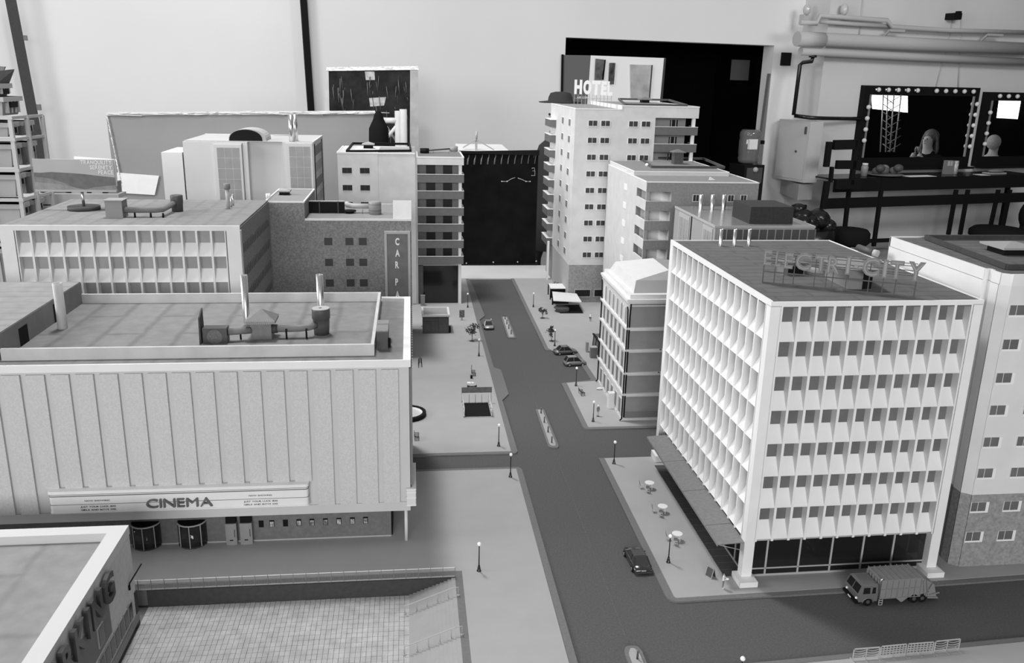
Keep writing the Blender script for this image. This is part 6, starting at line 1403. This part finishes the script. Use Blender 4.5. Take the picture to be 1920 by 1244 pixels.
# --- person with hat behind the hotel
ph=thing('person','person in a wide dark hat and long dark coat walking behind the hotel','person',(1.35,7.0,FZ))
Yh_=6.6; hx,_,hz=at(1046,172,Yh_)
s_=(hz+.0-FZ)/1.86
P_=dict(el=(-.20,.05,1.14),wl=(-.16,-.14,.95),hl=(-.15,-.2,.90),er=(.22,.06,1.14),wr=(.2,-.08,.92),hr=(.2,-.13,.86),kl=(-.1,-.16,.52),al=(-.1,-.08,.10),tl=(-.1,-.24,.05),kr=(.1,.05,.50),ar=(.1,.26,.14),tr=(.1,.2,.03))
me=human(P_,1); M_=Matrix.Translation((hx+.03,Yh_,FZ))@RZ(-pi/2+.35)@Matrix.Scale(s_,4)
for m_ in (CLOTHD,SKIND): me.materials.append(m_)
for p in me.polygons:
    z=sum(me.vertices[v].co.z for v in p.vertices)/len(p.vertices); p.material_index=1 if z>1.5 else 0; p.use_smooth=True
me.transform(M_); obj('body',me,None,ph)
def loc_(mb): return mb.xf(M_)
obj('hat',loc_(MB().lathe([(.165,1.775),(.175,1.782),(.10,1.790),(.095,1.82),(.08,1.85),(.04,1.86)],0,-.01,22)),mat('dark_felt_hat',.04,rough=.9),ph)
obj('coat',loc_(MB().lathe([(.27,.62),(.23,.95),(.185,1.15),(.20,1.35),(.17,1.44),(.08,1.52)],0,0,20)),CLOTHD,ph)
obj('nose',loc_(MB().ball((0,-.098,1.655),.016,8,6,sz=1.4)),SKIND,ph)
for s in (-1,1): obj('eye',loc_(MB().ball((s*.03,-.088,1.685),.010,8,6)),DARK,ph); obj('ear',loc_(MB().ball((s*.078,.0,1.66),.022,8,6,sx=.4)),SKIND,ph)
obj('mouth',loc_(MB().ball((0,-.090,1.615),.018,8,6,sz=.3,sy=.4)),mat('lips',.2),ph)
obj('scarf',loc_(MB().lathe([(.10,1.47),(.105,1.52),(.085,1.56)],0,0,14)),MIDG,ph)
# --- water cooler
wc=thing('water_cooler','water cooler with large clear bottle and paper label by the doorway','water cooler',(3.6,9.7,FZ))
o_=.35; a=WP(1407,246,o_); b=WP(1403,304,o_); r_=.118; cx_,cy_=(a[0]+b[0])/2,-o_
wob('water_bottle',MB().lathe([(.05,b[2]-.02),(r_*.9,b[2]+.0),(r_,b[2]+.04),(r_*.94,b[2]+.07),(r_,b[2]+.10),(r_,b[2]+.24),(r_*.95,b[2]+.26),(r_,b[2]+.29),(r_*.98,b[2]+.33),(r_*.8,b[2]+.36)],cx_,cy_,22),mat('water_bottle_plastic',.16,rough=.1,alpha=.7,coat=.6),wc)
wob('bottle_label',MB().box(cx_-.085,cx_+.02,cy_-r_-.006,cy_-r_+.03,b[2]+.15,b[2]+.26),WHITE,wc)
wob('cooler_body',MB().box(cx_-.13,cx_+.13,cy_-.14,cy_+.16,FZ,b[2]-.02),BLACKG,wc); wob('cooler_front',MB().box(cx_-.10,cx_+.10,cy_-.15,cy_-.14,b[2]-.22,b[2]-.05),DARKM,wc)
wob('cooler_tap',MB().ball((cx_+.0,cy_-.16,b[2]-.07),.03,10,8),LIGHTG,wc)
wob('cup_holder',MB().box(cx_+.13,cx_+.17,cy_-.04,cy_+.03,b[2]+.20,b[2]+.24).box(cx_+.13,cx_+.17,cy_-.06,cy_+.03,b[2]-.10,b[2]-.03),BLACK,wc)
# --- electrical cabinet on the corner
cb=thing('wall_cabinet','white metal wall cabinet with hinged door mounted on the pier corner','cabinet',(4.3,9.9,.3))
o1=.42; A0=WP(1520,228,o1+.25); A1=WP(1545,228,o1+.25); B0_=WP(1516,343,o1+.25); L0=WP(1468,222,o1+.0)
xF0=A0[0]; xF1=WP(1541,260,o1+.25)[0]; zt=A0[2]; zb=B0_[2]; xL=WP(1462,225,.16)[0]
wob('cabinet_body',MB().prism([(xF0,-o1-.25),(xF1,-o1-.25),(xF1,-o1),(sR,-.42),(xL+.1,-.05),(xL,-.16)],zb,zt),mat('cabinet_white',.50,rough=.5),cb)
dx=(xL-xF0); dy=(-.16+o1+.25)
def dp(f,z,off=.008): return (xF0+dx*f-off*.75,-o1-.25+dy*f-off*.65,z)
wob('cabinet_door',MB().hexa([dp(.06,zb+.03),dp(.97,zb+.03),dp(.97,zb+.03,-.002),dp(.06,zb+.03,-.002),dp(.06,zt-.03),dp(.97,zt-.03),dp(.97,zt-.03,-.002),dp(.06,zt-.03,-.002)]),mat('cabinet_door_white',.54,rough=.5),cb)
wob('door_hinge',MB().bar(dp(.10,zt-.06,.016),dp(.10,zt-.14,.016),.03,.014),DARKM,cb)
wob('door_lock',MB().ball(dp(.35,(zt+zb)/2,.016),.014,8,6),DARKM,cb)
# lower ledge
wob('cabinet_tray',MB().prism([(xF0-.02,-o1-.2),(xF1,-o1-.2),(xF1,-o1),(sR,-.42),(xL+.2,-.05)],zb-.20,zb-.02),mat('tray_grey',.36,rough=.7),cb)
# --- black drain pipe
bp_=thing('black_drain_pipe','black bent pipe running down pier and along to the makeup mirrors','pipe',(4.4,9.5,.6))
pts=[WP(1524,107,.55),WP(1522,115,.55),WP(1506,117,.42),WP(1500,122,.40),WP(1488,216,.45)]
wob('pipe',MB().tube(pts,.022,8),BLACKG,bp_); wob('pipe',MB().tube([WP(1490,217,.48),WP(1520,221,.62),WP(1545,222,.62),WP(1614,223,.50)],.022,8),BLACKG,bp_); wob('pipe_flange',MB().cyl(pts[0][0],pts[0][1],pts[0][2]-.005,pts[0][2]+.02,.042,n=10),BLACKG,bp_)
# --- wall pipes
pp=thing('heating_pipe_large','thick painted heating pipe running along the right wall','pipe',(6,10,1.4)); 
def wtube(px,off,r,par,nm='pipe',mt_=PIPEM): return wob(nm,MB().tube([WP(a,b,off) for a,b in px],r,10),mt_,par)
wtube([(1497,73),(1545,74),(1700,82),(1930,92)],.60,.072,pp); wtube([(1494,73),(1543,75)],.60,.080,pp,'pipe_collar')
pp=thing('heating_pipe_lower','medium painted pipe running just under the thick heating pipe','pipe',(6,10,1.3)); wtube([(1501,96),(1545,98),(1700,106),(1930,117)],.56,.045,pp)
pp=thing('conduit_upper','thin stepped painted pipe high on the right wall','pipe',(6,10,1.6)); wtube([(1500,42),(1531,44),(1537,30),(1600,34),(1663,38),(1672,50),(1780,57),(1930,61)],.55,.026,pp); wtube([(1536,40),(1600,45),(1690,51)],.50,.024,pp)
for q in ((1668,57),(1852,65)): a=WP(*q,.6); b=WP(q[0]+28,q[1]+1,.6); wob('pipe_bracket',MB().bar(a,b,.02,.025).bar(a,(a[0]-.02,a[1]+.1,a[2]-.10),.02),LIGHTG,pp)
for k,(px,py) in enumerate(((1513,18),(1583,18))):
    t=thing('bulkhead_lamp','round bulkhead lamp on the '+('pier side, left of the pair' if k==0 else 'right wall, right of the pair'),'lamp',(4.4,9.8,1.8)); a=WP(px,py,.50 if k else .25); wob('lamp_glass',MB().ball(a,.05,14,10,sz=1.25,sx=.8),mat('lamp_glass',.5,rough=.08,coat=.9),t); wob('lamp_mount',MB().box(a[0]-.03,a[0]+.03,a[1],a[1]+.08,a[2]-.16,a[2]-.05),PIPEM,t)
fl=thing('black_floodlight','small black floodlight high on the right wall','lamp',(6,10,1.9)); a=WP(1789,31,.5); wob('floodlight_body',MB().box(a[0]-.055,a[0]+.055,a[1]-.06,a[1]+.08,a[2]-.035,a[2]+.035).box(a[0]+.03,a[0]+.075,a[1]-.03,a[1]+.02,a[2]-.01,a[2]+.06),BLACK,fl)
for q in (((1617,0),(1610,70)),((1786,38),(1754,165)),((1802,38),(1796,165))):
    c_=thing('wall_cable','thin painted cable on the right wall, '+['left of the floodlight','under the floodlight, left strand','under the floodlight, right strand'][(((1617,0),(1610,70)),((1786,38),(1754,165)),((1802,38),(1796,165))).index(q)],'cable',(6,10,1.5)); wtube(q,.425,.008,c_,'cable')
# --- makeup mirrors
def reflect(px,py,off,dist):
    A=WA+WN*off; d=ray(px,py); n=np.array([WN[0],WN[1],0]); t=(WN@A)/(n@d); p=CAM+d*t; r=d-2*(d@n)*n; r=r/np.linalg.norm(r); return p+r*dist
mo=.50
for k,(x0,x1) in enumerate(((1622,1835),(1850,2040))):
    t=thing('makeup_mirror','large makeup mirror in black frame with round globe bulbs, '+('left' if k==0 else 'right, cut by the picture edge'),'mirror',(6,10,.2))
    tl=WP(x0,160+(x0-1622)*.055,mo); tr_=WP(x1,160+(x1-1622)*.055,mo); zb=WP(1608,296,mo)[2]; xl,xr=tl[0],tr_[0]; zt=tl[2]
    xl=(tl[0]+WP(x0-14,290,mo)[0])/2; xr=(tr_[0]+WP(x1-16,300,mo)[0])/2
    wob('mirror_frame',MB().box(xl,xr,-mo,-.42,zb-.12,zt),BLACK,t)
    wob('mirror_glass',MB().box(xl+.08,xr-.08,-mo-.003,-mo,zb,zt-.10),MIRROR,t)
    wob('mirror_shelf',MB().box(xl,xr,-mo-.10,-mo+.01,zb-.14,zb-.12),BLACK,t)
    n=11
    for q in range(n):
        if q==5: continue
        x=xl+.16+(xr-xl-.3)*q/(n-1); wob('globe_bulb',MB().ball((x,-mo-.035,zt-.045),.026,12,8),mat('globe_bulb',.62,rough=.15),t)
        if q<5 and k==0: wob('bulb_socket',MB().tube([(x-.04,-mo-.02,zt-.045),(x-.015,-mo-.03,zt-.045)],.018,8),CHROME,t)
    for s,xx in ((0,xl+.05),(1,xr-.05)):
        for q in range(5 if s else 4):
            wob('globe_bulb',MB().ball((xx,-mo-.035,zt-.24-.125*q+(.05 if s else 0)-.0),.027,12,8),mat('globe_bulb',.62),t)
    for xx in (xl+.085,xr-.085): wob('bulb_strip',MB().box(xx-.01,xx+.01,-mo-.012,-mo,zb,zt-.10),mat('strip_grey',.2,rough=.4),t)
# desk and frames
dk=thing('makeup_desk','long black makeup desk with rails and slanting legs under the mirrors','desk',(6,9,FZ))
do=1.0
def dW(px,py): return WP(px,py,do)
a=dW(1566,336); b=dW(1945,334); zt=a[2]; zb_=dW(1700,357)[2]
wob('desk_top',MB().box(a[0],b[0],-do,-.55,zt-.02,zt),BLACKG,dk); wob('desk_apron',MB().box(a[0],b[0],-do-.01,-do+.02,zb_,zt),BLACK,dk)
r0=dW(1542,373)[2]; r1=dW(1542,392)[2]; xr0=dW(1542,380)[0]
wob('desk_rail',MB().box(xr0,b[0],-do-.01,-do+.02,r1,r0),BLACK,dk)
for (pt,pb) in (((1594,336),(1584,428)),((1655,336),(1638,462)),((1793,356),(1778,440)),((1815,356),(1800,440)),((1872,356),(1856,430)),((1894,356),(1879,430))): wob('desk_leg',MB().bar(dW(*pt),dW(*pb),.045,.03),BLACK,dk)
wob('desk_leg',MB().box(xr0,xr0+.04,-.7,-.66,FZ,r1).box(b[0]-.1,b[0]-.05,-.7,-.66,FZ,zt),BLACK,dk)
wob('desk_foot_rail',MB().bar(dW(1560,455),dW(1680,450),.04,.04),BLACK,dk)
fr_=thing('folding_chair_frame','black folding chair frame with slatted arms at left end of desk','chair',(5,9,FZ))
fo_=1.15
def fW(px,py): return WP(px,py,fo_)
for (p,q,w_) in (((1563,272),(1606,271),.10),((1568,309),(1612,309),.09),((1566,346),(1612,346),.10)): wob('chair_slat',MB().bar(fW(*p),fW(*q),.04,w_),BLACK,fr_)
for (p,q,w_) in (((1555,266),(1549,313),.058),((1560,313),(1557,342),.030),((1551,340),(1543,392),.062),((1606,262),(1596,346),.045)): wob('chair_post',MB().bar(fW(*p),fW(*q),w_,.04),BLACK,fr_)
for k,(x0,x1,y0,y1) in enumerate(((1562,1622,428,458),(1833,1908,426,447))):
    t=thing('padded_stool','black padded stool seat '+('under the left part' if k==0 else 'under the right part')+' of the makeup desk','stool',(6,9,FZ)); o2=1.3
    a=WP(x0,(y0+y1)/2,o2); b=WP(x1,(y0+y1)/2,o2); zt=WP((x0+x1)/2,y0,o2)[2]; zb=WP((x0+x1)/2,y1,o2)[2]; r=(b[0]-a[0])/2; cx_=(a[0]+b[0])/2
    wob('seat',MB().lathe([(r*.86,zb),(r,zb+.03),(r,zt-.05),(r*.85,zt-.01),(r*.3,zt)],cx_,-o2,20),CLOTHB,t); wob('stool_post',MB().cyl(cx_,-o2,FZ,zb,.03,n=10),BLACK,t); wob('stool_base',MB().cyl(cx_,-o2,FZ,FZ+.03,.2,n=16),BLACK,t)
bg=thing('black_bag_heap','heap of crumpled black bags beside the desk behind the plant box','bag',(5,8.8,FZ)); o2=1.3; rr=random.Random(9)
c_=WP(1522,410,o2); mb=MB()
for k in range(16): mb.ball((c_[0]+rr.uniform(-.20,.18),-o2+rr.uniform(-.1,.1),c_[2]+rr.uniform(-.2,.14)),rr.uniform(.07,.13),10,8,sz=.8)
mb.lathe([(.26,FZ),(.26,c_[2]-.1)],c_[0],-o2,14); wob('bag_pile',mb,mat('bin_bag_black',.012,rough=.25,bump=.9,bs=14),bg)
b2=WP(1925,405,1.3); solo('black_rucksack',wmb(MB().ball((b2[0]+.10,-1.3,b2[2]),.15,14,10,sz=1.3).cyl(b2[0]+.1,-1.3,FZ,b2[2]-.1,.12,n=12)),CLOTHB,'black rucksack at the right picture edge beside the desk','bag')
# things on the desk
dz=dW(1566,336)[2]+.0012
def desk_item(name,label,cat,px,py,parts):
    a=WP(px,py,.80); t=thing(name,label,cat,tuple(WROOT@Vector((a[0],a[1],dz))))
    for nm_,f,m_ in parts: wob(nm_,f(a[0],a[1]),m_,t)
desk_item('fruit_tray','oval tray piled with fruit in front of the left mirror','tray',1658,318,[('tray_dish',lambda x,y:MB().lathe([(.10,dz),(.20,dz+.012),(.215,dz+.022)],x,y,20),MIDG)]+[('fruit',(lambda q:(lambda x,y:MB().ball((x+.14*cos(q*1.3),y+.08*sin(q*2.1),dz+.055+.018*(q%3)),.045,10,8,sx=1.3)))(q),mat('fruit_grey%d'%(q%3),[.12,.2,.07][q%3],rough=.5)) for q in range(7)])
desk_item('glass_jar','clear jar left of the fruit tray in front of left mirror','jar',1622,312,[('jar_glass',lambda x,y:MB().lathe([(.035,dz),(.04,dz+.10),(.03,dz+.125)],x,y,14),mat('jar_grey',.28,rough=.15)),('jar_lid',lambda x,y:MB().cyl(x,y,dz+.125,dz+.145,.032,n=12),WHITE)])
desk_item('cosmetics_box','pale box beside a patterned tube between the two mirrors','box',1785,315,[('box_body',lambda x,y:MB().box(x-.08,x+.03,y,y+.06,dz,dz+.16),MIDG),('box_label',lambda x,y:MB().box(x-.075,x-.04,y-.003,y,dz+.10,dz+.155).box(x-.03,x+.0,y-.003,y,dz+.10,dz+.155),LIGHTG),('patterned_tube',lambda x,y:MB().cyl(x+.07,y+.02,dz,dz+.155,.032,n=14),mat('patterned_tube',.4,rough=.5,noise=.8,ns=70))])
desk_item('paper_stack','flat pale papers and cloth in front of the right mirror','papers',1868,318,[('paper_sheet',lambda x,y:MB().box(x-.15,x+.12,y-.05,y+.06,dz,dz+.012),LIGHTG),('folded_cloth',lambda x,y:MB().ball((x,y,dz+.03),.06,12,8,sx=2.0,sz=.35),MIDG)])
for k,(px0,px1) in enumerate(((1700,1750),(1835,1850))):
    a=WP(px0,332,.93); b=WP(px1,332,.93); solo('white_paper_strip',wmb(MB().box(a[0],b[0],-.98,-.84,dz+.0005,dz+.003)),WHITE,'white paper on the black desk '+('below the left mirror' if k==0 else 'below the right mirror'),'paper')
# --- what the mirrors show: bright window, truss tower, seated woman (all standing to the right of the view)
def rp(px,py,d,k=0): return reflect(px,py,mo,d)
p=[rp(1633,178,4.2),rp(1700,180,4.2),rp(1700,211,4.2),rp(1635,204,4.2)]
def win_from(name,p4,th=.02):
    mb=MB(); v=[Vector(q) for q in p4]; n=(v[1]-v[0]).cross(v[3]-v[0]).normalized()*th
    mb.add([tuple(q) for q in v]+[tuple(q+n) for q in v],[(0,1,2,3),(7,6,5,4),(0,4,5,1),(1,5,6,2),(2,6,7,3),(3,7,4,0)]); return struct(name,mb,WINM)
win_from('window_1',p); win_from('window_2',[rp(1873,183,4.2),rp(1922,184,4.2),rp(1920,224,4.2),rp(1868,221,4.2)])
tt=thing('lighting_truss_tower','slim aluminium lattice tower reflected in the left makeup mirror','truss',tuple(rp(1668,250,3.0)))
def c2(px,py,d=3.2): return tuple(rp(px,py,d))
for (q0,q1,d) in (((1656,172),(1650,285),3.0),((1676,172),(1668,285),3.0),((1690,172),(1676,285),3.3),((1664,172),(1660,285),3.4)): obj('truss_chord',MB().tube([c2(*q0,d),c2(*q1,d)],.010,6),ALU,tt)
for k in range(7): y=180+15*k; obj('truss_brace',MB().tube([c2(1655-.05*k,y,3.0),c2(1674,y+14,3.0)],.006,5),ALU,tt); obj('truss_brace',MB().tube([c2(1688,y,3.3),c2(1664,y+14,3.2)],.006,5),ALU,tt)
pw=rp(1744,262,2.1)
wn_=thing('person','long-haired woman in black with clasped hands, seen in the left mirror','person',(float(pw[0]),float(pw[1]),FZ))
Fd=Vector((rp(1744,262,0)-rp(1744,262,1))); Fd.z=0; az=atan2(Fd.y,Fd.x)
SC_=1.0; hd=float(pw[2])
Mw=Matrix.Translation((float(pw[0]),float(pw[1]),hd-1.22))@RZ(az+pi/2+.5)
pose=dict(pel=(0,.1,.50),sp=(0,.06,.72),ch=(0,0,.93),nk=(0,-.03,1.07),h1=(0,-.06,1.17),h2=(0,-.06,1.29),sl=(-.17,0,.98),el=(-.22,-.14,.74),wl=(-.07,-.30,.98),hl=(-.03,-.31,1.04),sr=(.17,0,.98),er=(.22,-.14,.74),wr=(.07,-.30,.98),hr=(.03,-.31,1.04),
 pl=(-.1,.08,.46),kl=(-.13,-.36,.48),al=(-.13,-.34,.08),tl=(-.13,-.48,.03),pr=(.1,.08,.46),kr=(.13,-.36,.48),ar=(.13,-.34,.08),tr=(.13,-.48,.03))
me=human(pose,1)
for m_ in (CLOTHB,SKIN): me.materials.append(m_)
for p in me.polygons:
    c=sum((me.vertices[v].co for v in p.vertices),Vector())/len(p.vertices); p.use_smooth=True; p.material_index=1 if (c.z>1.05 or (c.y<-.22 and c.z>.85)) else 0
me.transform(Mw); obj('body',me,None,wn_)
def wl_(mb): return mb.xf(Mw)
for s in (-1,1):
    for f in range(4): obj('finger',wl_(MB().tube([(s*(.022+.0*f),-.31-.0*f,1.06),(s*.020,-.325+.012*f,1.105+.006*(1.5-abs(f-1.5))),(s*.006,-.33+.014*f,1.13)],[.009,.008,.006],6)),SKIN,wn_)
    obj('thumb',wl_(MB().tube([(s*.03,-.30,1.04),(s*.035,-.275,1.075),(s*.02,-.27,1.10)],[.010,.009,.007],6)),SKIN,wn_)
    obj('eye',wl_(MB().ball((s*.03,-.142,1.235),.010,8,6)),DARK,wn_)
obj('nose',wl_(MB().ball((0,-.152,1.21),.013,8,6,sz=1.5)),SKIN,wn_); obj('mouth',wl_(MB().ball((0,-.142,1.175),.018,8,6,sz=.35,sy=.4)),mat('lips',.2),wn_)
mb=MB().ball((0,.015,1.262),.102,16,12,sz=1.05)
for k in range(26):
    a_=pi*.12+ (pi*.76)*k/25; x=.105*cos(a_); y=.07*sin(a_)-.03; mb.tube([(x*.6,y*.6-.02,1.33),(x,y,1.25),(x*1.25,y*1.1,1.10),(x*1.25,y-.03,.90)],[.016,.022,.022,.012],6)
obj('hair',wl_(mb),HAIR,wn_)
pq=rp(1862,272,2.3)
w2=thing('person','seated person with short pale hair and light top, seen in the right mirror','person',(float(pq[0]),float(pq[1]),FZ))
Mv=Matrix.Translation((float(pq[0]),float(pq[1]),float(pq[2])-1.22))@RZ(az-pi/2+.3)
pz2=dict(pose); pz2.update(el=(-.24,-.10,.76),wl=(-.16,-.30,.74),hl=(-.14,-.36,.74),er=(.24,-.10,.76),wr=(.16,-.30,.74),hr=(.14,-.36,.74))
me=human(pz2,1)
for m_ in (WHITE2,SKIN): me.materials.append(m_)
for p in me.polygons:
    c=sum((me.vertices[v].co for v in p.vertices),Vector())/len(p.vertices); p.use_smooth=True; p.material_index=1 if (c.z>1.05 or c.y<-.25) else 0
me.transform(Mv); obj('body',me,None,w2)
obj('hair',MB().ball((0,.015,1.262),.100,16,12,sz=1.08).xf(Mv),mat('pale_hair',.35,rough=.6,noise=.2,ns=60),w2)
for sd in (-1,1): obj('eye',MB().ball((sd*.03,-.142,1.235),.010,8,6).xf(Mv),DARK,w2)
obj('nose',MB().ball((0,-.152,1.21),.013,8,6,sz=1.5).xf(Mv),SKIN,w2)
